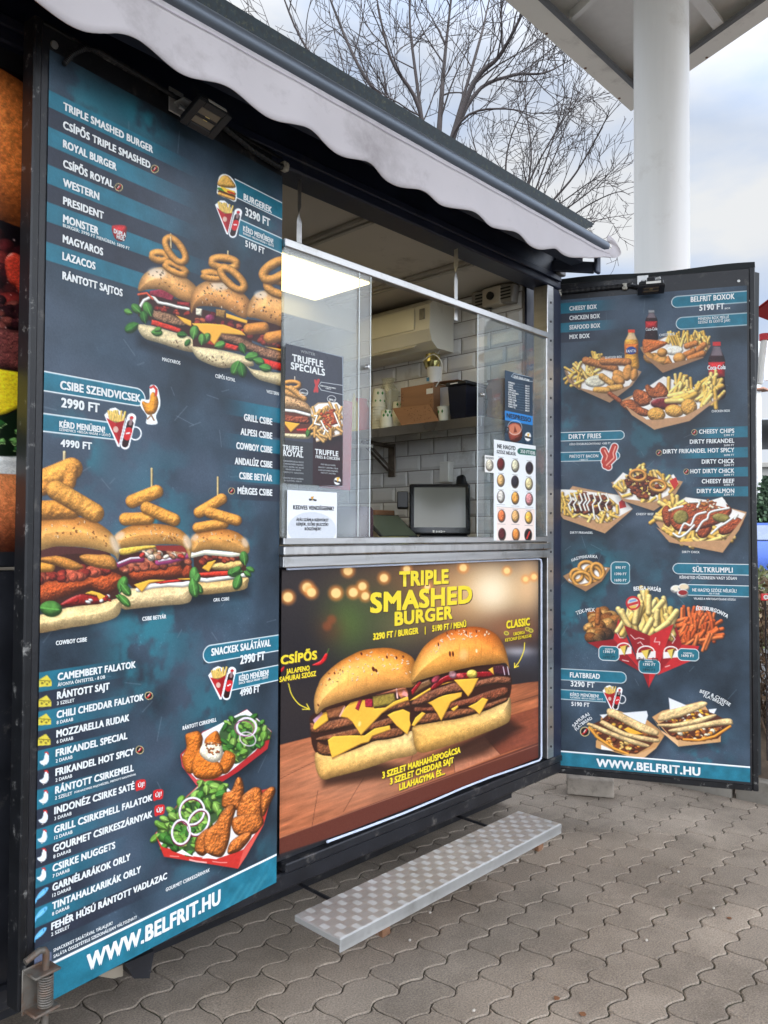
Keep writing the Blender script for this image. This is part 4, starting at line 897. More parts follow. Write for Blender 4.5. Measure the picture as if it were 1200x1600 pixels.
# loudspeaker, switch and flap at the top right corner of the end wall
for px, py, s_, nm, lb, ct in ((753, 463, (.05, .13, .10), 'vent_grille', 'grey square grille under the ceiling at the end wall', 'grille'), (772, 458, (.07, .12, .10), 'camera_box', 'beige box with a dark eye under the ceiling', 'camera box'), (793, 452, (.06, .10, .10), 'junction_box', 'grey box tilted in the ceiling corner by the hinge post', 'junction box')):
    p = onX(px, py + 3, EX - .04); z_ = min(p.z, 2.80); b = bmesh.new(); box(b, (EX - s_[0] / 2 - .002, p.y, z_ - .005), s_, Matrix.Rotation(R(8 if nm == 'junction_box' else 0), 3, 'X'), .006)
    o = thing(nm, lb, ct, (EX - .03, p.y, z_)); obj('body', b, mat(nm + '_shell', srgb(*((150, 146, 138) if nm != 'camera_box' else (196, 186, 168))), .5), o)
    b = bmesh.new()
    if nm == 'camera_box': lathe(b, (EX - s_[0] - .002, p.y, z_ - .005), [(0, .001), (.022, .0), (.022, .012), (.012, .016), (0, .016)], 16, 0, Matrix.Rotation(R(-90), 3, 'Y'))
    else:
        for k in range(4): bx(b, EX - s_[0] - .006, EX - s_[0] - .0025, p.y - .035, p.y + .035, z_ - .035 + k * .018, z_ - .027 + k * .018)
    obj('eye' if nm == 'camera_box' else 'slot', b, DARKP, o)
b = bmesh.new(); tube(b, spl_open3([onY(846, 455, WY + .1), onY(845, 470, WY + .1), onY(843, 480, WY + .1), onY(850, 470, WY + .08), onY(858, 460, WY + .06)]), .006, 8); tag(obj('loose_cable', b, DARKP, None, True), 'black cable end hanging at the top right corner of the hatch', 'cable')
# ============================ FORECOURT CANOPY
CAN = thing('forecourt_canopy', 'white forecourt canopy on a thick round column beyond the right door', 'canopy', far(1036, 900, 5.6) * 1)
CANW = mat('canopy_white', srgb(226, 225, 220), .45, var=.035, vs=2.5, dirt=srgb(204, 200, 192), dirt_amt=.2, ds=1.6, stretch=(5, 5, .35))
c = far(1036, 835, 5.6); rad = 5.6 * 41.5 / 1200 / 1.06
b = bmesh.new(); lathe(b, (c.x, c.y, 0), [(rad, -.05), (rad, 5.75)], 64); obj('column', b, CANW, CAN, True)
H = 5.6; K = onZ(986, 174, H); e1 = Vector((-1, 0, 0)); dr_ = ray(34, 838); e2 = -Vector((dr_.x, dr_.y, 0)).normalized()
SOF = mat('canopy_soffit', srgb(238, 234, 224), .5, var=.04, vs=1.5, dirt=srgb(176, 170, 160), dirt_amt=.15, ds=1.2)
L1, L2, bw = 9.0, 9.0, .2
inn = K + (e1 + e2) * (bw / abs(e1.cross(e2).z))
sk = abs(e1.cross(e2).z); s1 = bw / sk
A = [K, K + e1 * L1, K + e1 * L1 + e2 * L2, K + e2 * L2]
I = [K + e1 * s1 + e2 * s1, K + e1 * (L1 - s1) + e2 * s1, K + e1 * (L1 - s1) + e2 * (L2 - s1), K + e1 * s1 + e2 * (L2 - s1)]
b = bmesh.new()
for i in range(4):
    j = (i + 1) % 4; prism(b, [A[i], A[j], I[j], I[i]], (0, 0, .05))
obj('soffit_band', b, SOF, CAN)
b = bmesh.new()
for i in range(4):
    j = (i + 1) % 4; d = (A[j] - A[i]).normalized(); n = Vector((-d.y, d.x, 0)) * .02; prism(b, [A[i] + Vector((0, 0, .052)), A[j] + Vector((0, 0, .052)), A[j] + n + Vector((0, 0, .052)), A[i] + n + Vector((0, 0, .052))], (0, 0, .085))
obj('fascia', b, CANW, CAN)
b = bmesh.new()
for i in range(4):
    j = (i + 1) % 4; d = (A[j] - A[i]).normalized(); n = Vector((d.y, -d.x, 0)); n = n if n.dot(I[0] + I[2] - A[0] - A[2] - (I[0] - A[0]) * 2) else n
    p, q_ = I[i], I[j]; cen_ = (I[0] + I[1] + I[2] + I[3]) / 4
    tube(b, [p + Vector((0, 0, .02)), q_ + Vector((0, 0, .02))], .028, 6)
obj('recess_line', b, mat('recess_line_grey', srgb(106, 108, 110), .5), CAN)  # grey tube put in for the dark gap round the recessed deck
b = bmesh.new(); prism(b, [p + Vector((0, 0, .14)) for p in A], (0, 0, .03)); obj('deck', b, CANW, CAN)
b = bmesh.new()
for k in range(1, 7):
    p = I[0] + (I[1] - I[0]) * (k / 7); q_ = I[3] + (I[2] - I[3]) * (k / 7); prism(b, [p + Vector((0, 0, .06)), q_ + Vector((0, 0, .06)), q_ + Vector((.05, 0, .06)), p + Vector((.05, 0, .06))], (0, 0, .078))
for k in (1, 3, 5):
    p = I[0] + (I[3] - I[0]) * (k / 7 - .04); q_ = I[1] + (I[2] - I[1]) * (k / 7 - .04); prism(b, [p + Vector((0, 0, .03)), q_ + Vector((0, 0, .03)), q_ + e2 * .1 + Vector((0, 0, .03)), p + e2 * .1 + Vector((0, 0, .03))], (0, 0, .029))
obj('roof_beam', b, CANW, CAN)
bolt = mat('bolt_rust', srgb(120, 84, 60), .8)
for i in (0, 3):
    p0, p1 = A[0], A[1] if i == 0 else A[3]
    for k in range(5):
        p = p0.lerp(p1, (k + .4) / 14) + (inn - K).normalized() * .04; b = bmesh.new(); lathe(b, (p.x, p.y, H - .004), [(0, 0), (.012, 0), (.012, .003), (0, .003)], 8); obj('fixing_bolt', b, bolt, CAN)
p = I[0] + e1 * .9 + e2 * .9; b = bmesh.new(); tube(b, spl_open3([p + Vector((0, 0, .138)), p + Vector((.02, 0, .05)), p + Vector((-.05, .03, -.02)), p + Vector((-.25, .0, .06)), p + Vector((-.4, 0, .138))]), .008, 6); obj('loose_wire', b, WHITEP, CAN)
# ============================ BARE TREES
BARK = mat('bark', srgb(52, 45, 44), .9, var=.3, vs=14, bump=.6, bs=50)
TWIG = mat('twig_bark', srgb(44, 38, 38), .9, var=.25, vs=8)
class Branches:
    def __init__(s): s.V = []; s.F = []
    def limb(s, P, r0, r1, n=5):
        n_ = len(P); ref = None; base = None
        for i, p in enumerate(P):
            d = (P[min(i + 1, n_ - 1)] - P[max(i - 1, 0)]).normalized()
            if ref is None: ref = d.orthogonal().normalized()
            ref = (ref - d * ref.dot(d)); ref = ref.normalized() if ref.length > 1e-5 else d.orthogonal().normalized()
            sd = d.cross(ref); r = r0 + (r1 - r0) * i / max(1, n_ - 1); b0 = len(s.V)
            for k in range(n): a = 6.2832 * k / n; s.V.append(p + (ref * math.cos(a) + sd * math.sin(a)) * r)
            if i:
                for k in range(n): s.F.append((b0 - n + k, b0 - n + (k + 1) % n, b0 + (k + 1) % n, b0 + k))
    def build(s, name, m, parent):
        me = bpy.data.meshes.new(name); me.from_pydata([tuple(v) for v in s.V], [], s.F); me.update(); me.materials.append(m); me.polygons.foreach_set('use_smooth', [True] * len(me.polygons))
        o = bpy.data.objects.new(name, me); link(o, parent); o.matrix_parent_inverse = Matrix.Translation(-Vector(parent.location)); return o
def grow(B, P, r, lvl, rn, ln, up=.25, dens=1.0):
    """side shoots along a limb P (list of points)"""
    if lvl < 0: return
    L_ = sum((b_ - a_).length for a_, b_ in zip(P, P[1:])); n = max(2, int(L_ / ln * 3.4 * dens))
    for k in range(n):
        t = .18 + .8 * (k + rn.random()) / n; f = t * (len(P) - 1); i = min(int(f), len(P) - 2); p = P[i].lerp(P[i + 1], f - i); d = (P[i + 1] - P[i]).normalized()
        az = rn.uniform(0, 6.2832); o = d.orthogonal().normalized(); o = (Matrix.Rotation(az, 3, d) @ o)
        a = rn.uniform(R(28), R(62)); v = (d * math.cos(a) + o * math.sin(a) + Vector((0, 0, up))).normalized()
        l = ln * rn.uniform(.55, 1.2) * (1.15 - .5 * t); Q = [p]; m = 5 if lvl > 0 else 4
        for j in range(m):
            v = (v + Vector((rn.uniform(-.18, .18), rn.uniform(-.18, .18), rn.uniform(-.12, .18)))).normalized(); Q.append(Q[-1] + v * l / m)
        rr = max(.0035, r * (.6 if lvl > 1 else .5) * (1.1 - .5 * t)); B.limb(Q, rr, max(.003, rr * .4), 5 if lvl > 1 else 3)
        grow(B, Q, rr, lvl - 1, rn, ln * .56, up, dens)
def smooth_limb(pts, n=6): return spl_open3(pts, n)
def tree(label, base_px, D, trunk_px, limbs, seed, rt, lvl, ln, dens):
    g = far(base_px, 835, D); g.z = 0; t = thing('bare_tree', label, 'tree', g, 'bare winter trees behind the trailer'); rn = random.Random(seed)
    P = [g - Vector((0, 0, .1))] + [far(x, y, D) for x, y in trunk_px]; P = smooth_limb(P); B = Branches(); B.limb(P, rt, rt * .62, 12); B.build('trunk', BARK, t)
    B = Branches(); top = P[-1]
    for (pts, r, dd) in limbs:
        Q = [top.lerp(P[-6], rn.random() * .7)]; n = len(pts)
        for k, (x, y) in enumerate(pts): Q.append(far(x, y, D + dd * (k + 1) / n + rn.uniform(-.15, .15)))
        Q = smooth_limb(Q, 5); r *= .78; B.limb(Q, r, r * .2, 7); grow(B, Q, r * .55, lvl, rn, ln, .22, dens)
    B.build('crown', TWIG, t)
tree('big bare tree with dark spreading limbs rising behind the trailer roof', 668, 9.0, [(668, 520), (672, 380), (684, 250)],
     [([(690, 150), (698, 60), (712, -60)], .05, .4), ([(735, 140), (780, 88), (812, 30), (850, -50)], .05, -.5), ([(740, 150), (800, 118), (850, 114), (893, 93)], .038, .5), ([(655, 170), (610, 90), (585, -20)], .045, -.4), ([(640, 200), (570, 120), (520, 10), (500, -60)], .045, .6), ([(630, 230), (540, 160), (470, 60), (430, -40)], .04, -.6), ([(720, 190), (790, 170), (850, 190)], .026, -.7), ([(650, 120), (640, 20), (650, -60)], .035, .9), ([(610, 210), (500, 130), (390, 20)], .035, .4), ([(745, 80), (760, 20), (775, -50)], .03, .8)], 11, .08, 2, 1.0, .95)
tree('thinner bare tree with upright shoots spreading right towards the column', 800, 10.0, [(800, 560), (802, 450), (806, 370)],
     [([(822, 300), (860, 220), (905, 150)], .026, .4), ([(850, 330), (900, 270), (945, 190), (952, 170)], .026, -.4), ([(850, 350), (920, 300), (985, 238)], .022, .3), ([(870, 370), (930, 345), (990, 334)], .018, .5), ([(790, 290), (800, 210), (850, 120)], .024, -.5), ([(770, 310), (745, 240), (730, 180)], .022, .3), ([(840, 300), (880, 210), (902, 110)], .02, .7), ([(860, 360), (920, 320), (965, 300), (985, 305)], .018, -.6), ([(900, 300), (930, 280), (960, 270)], .014, .2), ([(830, 250), (820, 150), (835, 90)], .02, .4), ([(850, 260), (880, 160), (880, 100)], .018, -.2)], 23, .055, 2, .7, .8)
# ============================ RIGHT OF THE DOOR: bank, hedge, car, houses, parasol
SOIL = mat('bank_soil', srgb(96, 82, 68), .95, var=.35, vs=9, bump=.8, bs=40, dirt=srgb(70, 58, 46), dirt_amt=.5, ds=6)
b = bmesh.new(); rn = random.Random(9); prev = None
for i in range(30):
    y = .2 + i * .19; col = []
    for k in range(9):
        s = k / 8; x = 4.66 - .28 * (y - 1.6) * .3 + s * 1.6; z = -.02 + .32 * sstep(0, .35, s) + .05 * (fbm(np.array(x * 6), np.array(y * 6), 3) - .5) - .02 * (s > .99)
        col.append(b.verts.new((x, y, float(z))))
    if prev:
        for k in range(8): b.faces.new((prev[k], col[k], col[k + 1], prev[k + 1]))
    prev = col
tag(obj('earth_bank', b, SOIL, None, True), kind='structure')
KST = mat('kerb_concrete', srgb(140, 134, 124), .9, var=.15, vs=8, bump=.3, bs=60, dirt=srgb(100, 92, 80), dirt_amt=.4, ds=4)
ks = None
for i in range(5):
    y = .35 + i * .82
    if ks is None:
        b = bmesh.new(); box(b, (0, 0, .05), (.09, .80, .14), None, .01, 0, 2); ks = obj('kerb_stone', b, KST, None, True); o = ks
    else: o = ks.copy(); C.objects.link(o)
    o.location = (4.60 - .084 * (y - 1.6), y, 0); o.rotation_euler.z = R(4.8); tag(o, 'pale concrete kerb stone edging the paving under the right door', 'kerb stone', 'kerb stones along the earth bank')
def leaf_cloud(name, label, cat, n, fn, cols, size, seed, stems=(), sm=None):
    rn = random.Random(seed); V = []; F = []; T = []
    for i in range(n):
        p = Vector(fn(rn)); a = Vector((rn.gauss(0, 1), rn.gauss(0, 1), rn.gauss(0, 1))).normalized(); o = a.orthogonal().normalized(); s = size * rn.uniform(.6, 1.3); q_ = a.cross(o); b0 = len(V)
        V += [tuple(p), tuple(p + o * s * .5 + q_ * s * .28), tuple(p + o * s), tuple(p + o * s * .5 - q_ * s * .28)]; F.append((b0, b0 + 1, b0 + 2, b0 + 3)); cc = rn.choice(cols); k = rn.uniform(.7, 1.25); T += [(cc[0] * k, cc[1] * k, cc[2] * k, 1)] * 4
    me = bpy.data.meshes.new('foliage'); me.from_pydata(V, [], F); me.update(); at = me.color_attributes.new('print', 'FLOAT_COLOR', 'POINT'); at.data.foreach_set('color', np.array(T, np.float32).reshape(-1)); me.materials.append(printed('leaf_' + name, .7))
    g = Vector((sum(v[0] for v in V) / len(V), sum(v[1] for v in V) / len(V), 0)); t = thing(name, label, cat, g); o = bpy.data.objects.new('foliage', me); link(o, t); o.matrix_parent_inverse = Matrix.Translation(-g)
    B = Branches()
    for P, r in stems: B.limb(P, r, r * .4, 4)
    if stems: B.build('stems', sm or TWIG, t)
    return t
# hedge of dry brown leaves
rn = random.Random(31); hs = []
def hp_(rn_): y = rn_.uniform(-.2, 4.6); return (5.02 - .084 * (y - 1.6) + rn_.gauss(0, .16) + .25, y, .22 + abs(rn_.random() ** .8) * 1.0)
for i in range(560):
    y = rn.uniform(-.2, 4.6); x = 5.02 - .084 * (y - 1.6) + .25 + rn.gauss(0, .12); P = [Vector((x, y, .15))]
    for k in range(5): P.append(P[-1] + Vector((rn.uniform(-.07, .07), rn.uniform(-.07, .07), rn.uniform(.14, .24))))
    hs.append((P, .006))
    for q_ in P[1:5]:
        d = Vector((rn.uniform(-1, 1), rn.uniform(-1, 1), rn.uniform(.0, .8))) * .16; hs.append(([q_, q_ + d * .5, q_ + d], .0035))
leaf_cloud('hedge', 'half bare brown hedge with dry leaves on the bank right of the menu door', 'hedge', 16000, hp_, (srgb(134, 108, 82), srgb(110, 88, 68), srgb(160, 138, 110), srgb(186, 168, 142), srgb(96, 76, 60), srgb(120, 90, 68)), .045, 7, hs, sm=mat('hedge_twig', srgb(108, 88, 72), .9, var=.3, vs=20))
def gp(rn_): return (5.3 + rn_.gauss(0, .5), rn_.uniform(.0, 3.5), .2 + rn_.random() ** 1.5 * .1)
# green plants
p0 = far(1186, 800, 11.5)
leaf_cloud('shrub', 'pale green low shrub on the bank before the blue car', 'shrub', 2600, lambda r: (far(1190, 835, 7.6).x + r.gauss(0, .3), far(1190, 835, 7.6).y + r.gauss(0, .3), .5 + r.random() * .68), (srgb(120, 130, 84), srgb(146, 146, 104), srgb(96, 104, 66)), .07, 8)
q0 = far(1190, 810, 34)
leaf_cloud('evergreen_shrub', 'dark evergreen shrub before the grey hall behind the blue car', 'shrub', 5000, lambda r: (q0.x + r.gauss(0, .9), q0.y + r.gauss(0, .9), .4 + 2.2 * r.random() ** .8), (srgb(44, 66, 44), srgb(60, 86, 56), srgb(36, 54, 38)), .2, 9)
q1 = far(1200, 730, 33)
leaf_cloud('conifer', 'dark pointed conifer at the right edge before the hall', 'conifer', 4000, lambda r: (lambda h: (q1.x + r.gauss(0, .6) * (1.1 - h), q1.y + r.gauss(0, .6) * (1.1 - h), .3 + 3.3 * h))(r.random() ** .8), (srgb(40, 56, 40), srgb(54, 74, 52)), .2, 10)
# blue car, parked beyond the hedge
CARP = far(1206, 850, 28); ca = R(-52); CSC = 1.26
car = thing('parked_car', 'blue parked car beyond the hedge right of the menu door', 'car', (CARP.x, CARP.y, 0)); Rc = Matrix.Rotation(ca, 3, 'Z')
def cw(x, y, z): return Vector((CARP.x, CARP.y, 0)) + Rc @ Vector((x, y, z)) * CSC
BLUE = mat('car_blue', srgb(58, 84, 150), .25, .3, .05); TYRE = mat('tyre', (.02, .02, .02), .8); GLASSD = mat('car_glass', srgb(92, 104, 128), .25, var=.1)
sec = [(-2.0, .35, .82, .76), (-1.95, .3, .95, .80), (-1.0, .3, 1.0, .85), (.9, .3, 1.0, .85), (1.9, .3, .92, .82), (2.05, .35, .8, .74)]
b = bmesh.new(); pr = None
for x, z0, z1, hw in sec:
    ring = [b.verts.new(cw(x, y, z)) for y, z in ((-hw, z0), (-hw - .03, (z0 + z1) / 2), (-hw + .04, z1), (hw - .04, z1), (hw + .03, (z0 + z1) / 2), (hw, z0))]
    if pr:
        for k in range(6): b.faces.new((pr[k], pr[(k + 1) % 6], ring[(k + 1) % 6], ring[k]))
    else: b.faces.new(ring)
    pr = ring
b.faces.new(pr[::-1]); pr = None
for x, z, hw in ((-1.85, 1.0, .78), (-1.3, 1.45, .64), (.35, 1.47, .64), (1.1, 1.0, .78)):
    ring = [b.verts.new(cw(x, -hw, z)), b.verts.new(cw(x, hw, z)), b.verts.new(cw(x, hw + .02 if z > 1.2 else hw, .98)), b.verts.new(cw(x, -hw - .02 if z > 1.2 else -hw, .98))]
    if pr: b.faces.new((pr[0], ring[0], ring[1], pr[1])); b.faces.new((pr[3], pr[0], ring[0], ring[3])[::-1]); b.faces.new((pr[1], pr[2], ring[2], ring[1])[::-1])
    pr = ring
bmesh.ops.recalc_face_normals(b, faces=b.faces); obj('body', b, BLUE, car, True)
for P in ([(-1.82, -.66, 1.04), (-1.82, .66, 1.04), (-1.36, .56, 1.42), (-1.36, -.56, 1.42)], [(1.08, -.66, 1.04), (1.08, .66, 1.04), (.42, .56, 1.44), (.42, -.56, 1.44)]):
    b = bmesh.new(); off = Vector((-.03, 0, .03)) if P[0][0] < 0 else Vector((.03, 0, .03)); prism(b, [cw(*(Vector(p) + off)) for p in P], Rc @ Vector((0, 0, .006)) * CSC); obj('window', b, GLASSD, car)
for s in (-1, 1):
    b = bmesh.new(); prism(b, [cw(-1.5, s * .80, 1.04), cw(.9, s * .80, 1.04), cw(.3, s * .685, 1.4), cw(-1.2, s * .685, 1.4)], Rc @ Vector((0, s * .012, 0))); obj('window', b, GLASSD, car)
    for x in (-1.3, 1.3):
        b = bmesh.new(); lathe(b, cw(x, s * .78, .31), [(0, -.12), (.25, -.12), (.39, -.1), (.39, .1), (.25, .12), (0, .12)], 22, 0, Rc @ Matrix.Rotation(R(90), 3, 'X')); obj('wheel', b, TYRE, car)
    for x in (-2.03, 2.06):
        b = bmesh.new(); box(b, cw(x, s * .6, .72), (.05, .22, .14), Rc, .01); obj('headlight' if x > 0 else 'tail_light', b, mat('lamp_clear' if x > 0 else 'lamp_red', srgb(220, 220, 220) if x > 0 else srgb(150, 30, 30), .15), car)
b = bmesh.new(); box(b, cw(-2.02, 0, .55), (.02, .5, .11), Rc, .003); box(b, cw(2.08, 0, .5), (.02, .5, .11), Rc, .003); obj('number_plate', b, WHITEP, car)
# low hall with a ribbed barrel roof
HP = far(1184, 760, 47); hall = thing('storage_hall', 'pale low hall with a rounded ribbed grey roof beyond the car', 'hall', (HP.x, HP.y, 0)); Rh = Matrix.Rotation(R(-72), 3, 'Z')
def hw_(x, y, z): return Vector((HP.x, HP.y, 0)) + Rh @ Vector((x - 2.2, y, z)) * 1.95
b = bmesh.new(); box(b, hw_(2.2, 3, 1.35), (11.7, 15.6, 5.26), Rh, .02); box(b, hw_(2.2, 3, 2.62), (12.1, 16, .24), Rh, .01); obj('wall', b, mat('hall_render', srgb(128, 126, 120), .85, var=.1, vs=.6, dirt=srgb(140, 136, 126), dirt_amt=.3, ds=.5), hall)
b = bmesh.new(); pr = None
for i in range(25):
    a = math.pi * i / 24; x, z = 2.2 - math.cos(a) * 3.05, 2.69 + math.sin(a) * 1.15; cl_ = [b.verts.new(hw_(x, -1.05, z)), b.verts.new(hw_(x, 7.05, z))]
    if pr: b.faces.new((pr[0], cl_[0], cl_[1], pr[1]))
    pr = cl_
RF = mat('ribbed_roof', srgb(150, 156, 160), .5, .3, .15, 1); obj('roof', b, RF, hall, True)
b = bmesh.new()
for k in range(26):
    y = -1.05 + k * .32; tube(b, [hw_(2.2 - math.cos(math.pi * i / 12) * 3.06, y, 2.70 + math.sin(math.pi * i / 12) * 1.16) for i in range(13)], .03, 5)
obj('roof_rib', b, RF, hall)
b = bmesh.new(); box(b, hw_(-.82, 2, 1.0), (.12, 1.9, 3.9), Rh, .01); box(b, hw_(1.0, -1.02, 1.0), (1.9, .12, 3.9), Rh, .01); obj('door', b, mat('hall_door', srgb(220, 218, 212), .6), hall)
b = bmesh.new(); tube(b, [hw_(.6, 0, 3.5), hw_(.6, 0, 4.5)], .025, 6); obj('aerial', b, GALV, hall)
# red parasol with a white pole
up = far(1196, 530, 5.2)
par = thing('parasol', 'red parasol edge on a white leaning pole at the right margin', 'parasol', (far(1190, 835, 5.2).x, far(1190, 835, 5.2).y, 0))
RED = mat('red_canvas', srgb(186, 50, 56), .8, var=.08); tip = far(1172, 489, 5.2); b = bmesh.new()
cenp = far(1330, 430, 5.2); n = 8; rim = []
hub = Vector((cenp.x, cenp.y, tip.z + .38)); rv = Vector((tip.x, tip.y, 0)) - Vector((cenp.x, cenp.y, 0))
for k in range(n): v = Matrix.Rotation(6.2832 * k / n, 3, 'Z') @ rv; rim.append(Vector((cenp.x + v.x, cenp.y + v.y, tip.z)))
hv = b.verts.new(hub); rvv = [b.verts.new(p) for p in rim]
for k in range(n): b.faces.new((hv, rvv[k], rvv[(k + 1) % n]))
cl2 = obj('canopy', b, RED, par); cl2.modifiers.new('cloth_thickness', 'SOLIDIFY').thickness = .006
b = bmesh.new(); tube(b, [far(1186, 600, 5.2), far(1194, 530, 5.2)], .02, 10); tube(b, [Vector((far(1172, 650, 5.2).x, far(1172, 650, 5.2).y, .0)), far(1177, 600, 5.2)], .02, 10); obj('pole', b, WHITEP, par)
b = bmesh.new(); lathe(b, far(1194, 527, 5.2), [(0, -.02), (.028, -.02), (.028, .02), (0, .02)], 12); obj('collar', b, mat('collar_red', srgb(196, 44, 50), .5), par)
for k in range(n):
    b = bmesh.new(); tube(b, [hub - Vector((0, 0, .01)), rim[k] - Vector((0, 0, .012))], .008, 6); obj('rib', b, RED, par)
b = bmesh.new(); tube(b, [Vector((cenp.x, cenp.y, 0)), hub], .025, 10); obj('mast', b, WHITEP, par)
# lattice telecom mast far away, red tag sign
q2 = far(1184, 570, 40); b = bmesh.new()
mast = thing('telecom_mast', 'distant pale panel aerials on a mast above the hall', 'mast', (q2.x, q2.y, 0)); tube(b, [Vector((q2.x, q2.y, 0)), q2 + Vector((0, 0, 1.0))], .15, 8); obj('pole', b, GALV, mast)
for k in range(4): b = bmesh.new(); a = k * 1.57; box(b, q2 + Vector((math.cos(a) * .4, math.sin(a) * .4, .2)), (.18, .18, 2.0), None, .02); obj('antenna', b, mat('mast_white', srgb(226, 228, 230), .5), mast)
b = bmesh.new(); box(b, q2 + Vector((0, 0, -1.2)), (.8, .8, .1), None, .02); tube(b, [q2 + Vector((-.6, .6, -1.2)), q2 + Vector((-.2, .2, .2))], .06, 6); obj('platform', b, mat('mast_brown', srgb(150, 110, 90), .7), mast)
p = far(1197, 933, 4.95); Rs = Matrix.Rotation(YAW - R(90), 3, 'Z'); sg = thing('tag_sign', 'small red rounded tag hanging in the brown hedge', 'sign', p)
b = bmesh.new(); box(b, p, (.062, .008, .04), Rs, .003, 0); obj('plate', b, mat('sign_red', srgb(206, 36, 40), .4), sg)
b = bmesh.new(); lathe(b, p + Rs @ Vector((-.004, -.0045, 0)), [(.008, -.0005), (.013, -.0005), (.013, .0005), (.008, .0005), (.008, -.0005)], 16, 0, Rs @ Matrix.Rotation(R(90), 3, 'X')); box(b, p + Rs @ Vector((.009, -.0045, 0)), (.004, .001, .02), Rs); obj('letter', b, WHITEP, sg)
b = bmesh.new(); tube(b, [Vector((p.x, p.y, .2)), p + Rs @ Vector((0, .008, -.015))], .0035, 6); obj('stake', b, TWIG, sg)
# bits on the paving
PEB = mat('small_stone', srgb(176, 168, 156), .9); LEAFD = mat('dry_leaf', srgb(128, 84, 54), .85)
for i, (x, y, lf) in enumerate(((1115, 1420, 0), (1060, 1363, 0), (1110, 1233, 0), (640, 1470, 0), (808, 1345, 0), (672, 1427, 0), (910, 1585, 1), (1140, 1435, 1), (870, 1560, 1), (740, 1580, 0), (1010, 1470, 0))):
    p = onZ(x, y, .002); b = bmesh.new(); rn = random.Random(i)
    if lf: prism(b, [p + Vector((math.cos(a) * .012 * rn.uniform(.6, 1.2), math.sin(a) * .012 * rn.uniform(.6, 1.2), .001)) for a in (0, 1, 2, 3.2, 4.2, 5.3)], (0, 0, .0015))
    else: bmesh.ops.create_icosphere(b, subdivisions=2, radius=.006, matrix=Matrix.Translation(p + Vector((0, 0, .003))) @ Matrix.Diagonal((1.2, .9, .7, 1)))
    tag(obj('dry_leaf' if lf else 'pebble', b, LEAFD if lf else PEB), 'tiny dry brown leaf scrap lying on the grey paving' if lf else 'tiny pale stone chip lying loose on the grey paving', 'leaf' if lf else 'stone', 'dry leaf scraps on the paving' if lf else 'stone chips on the paving')
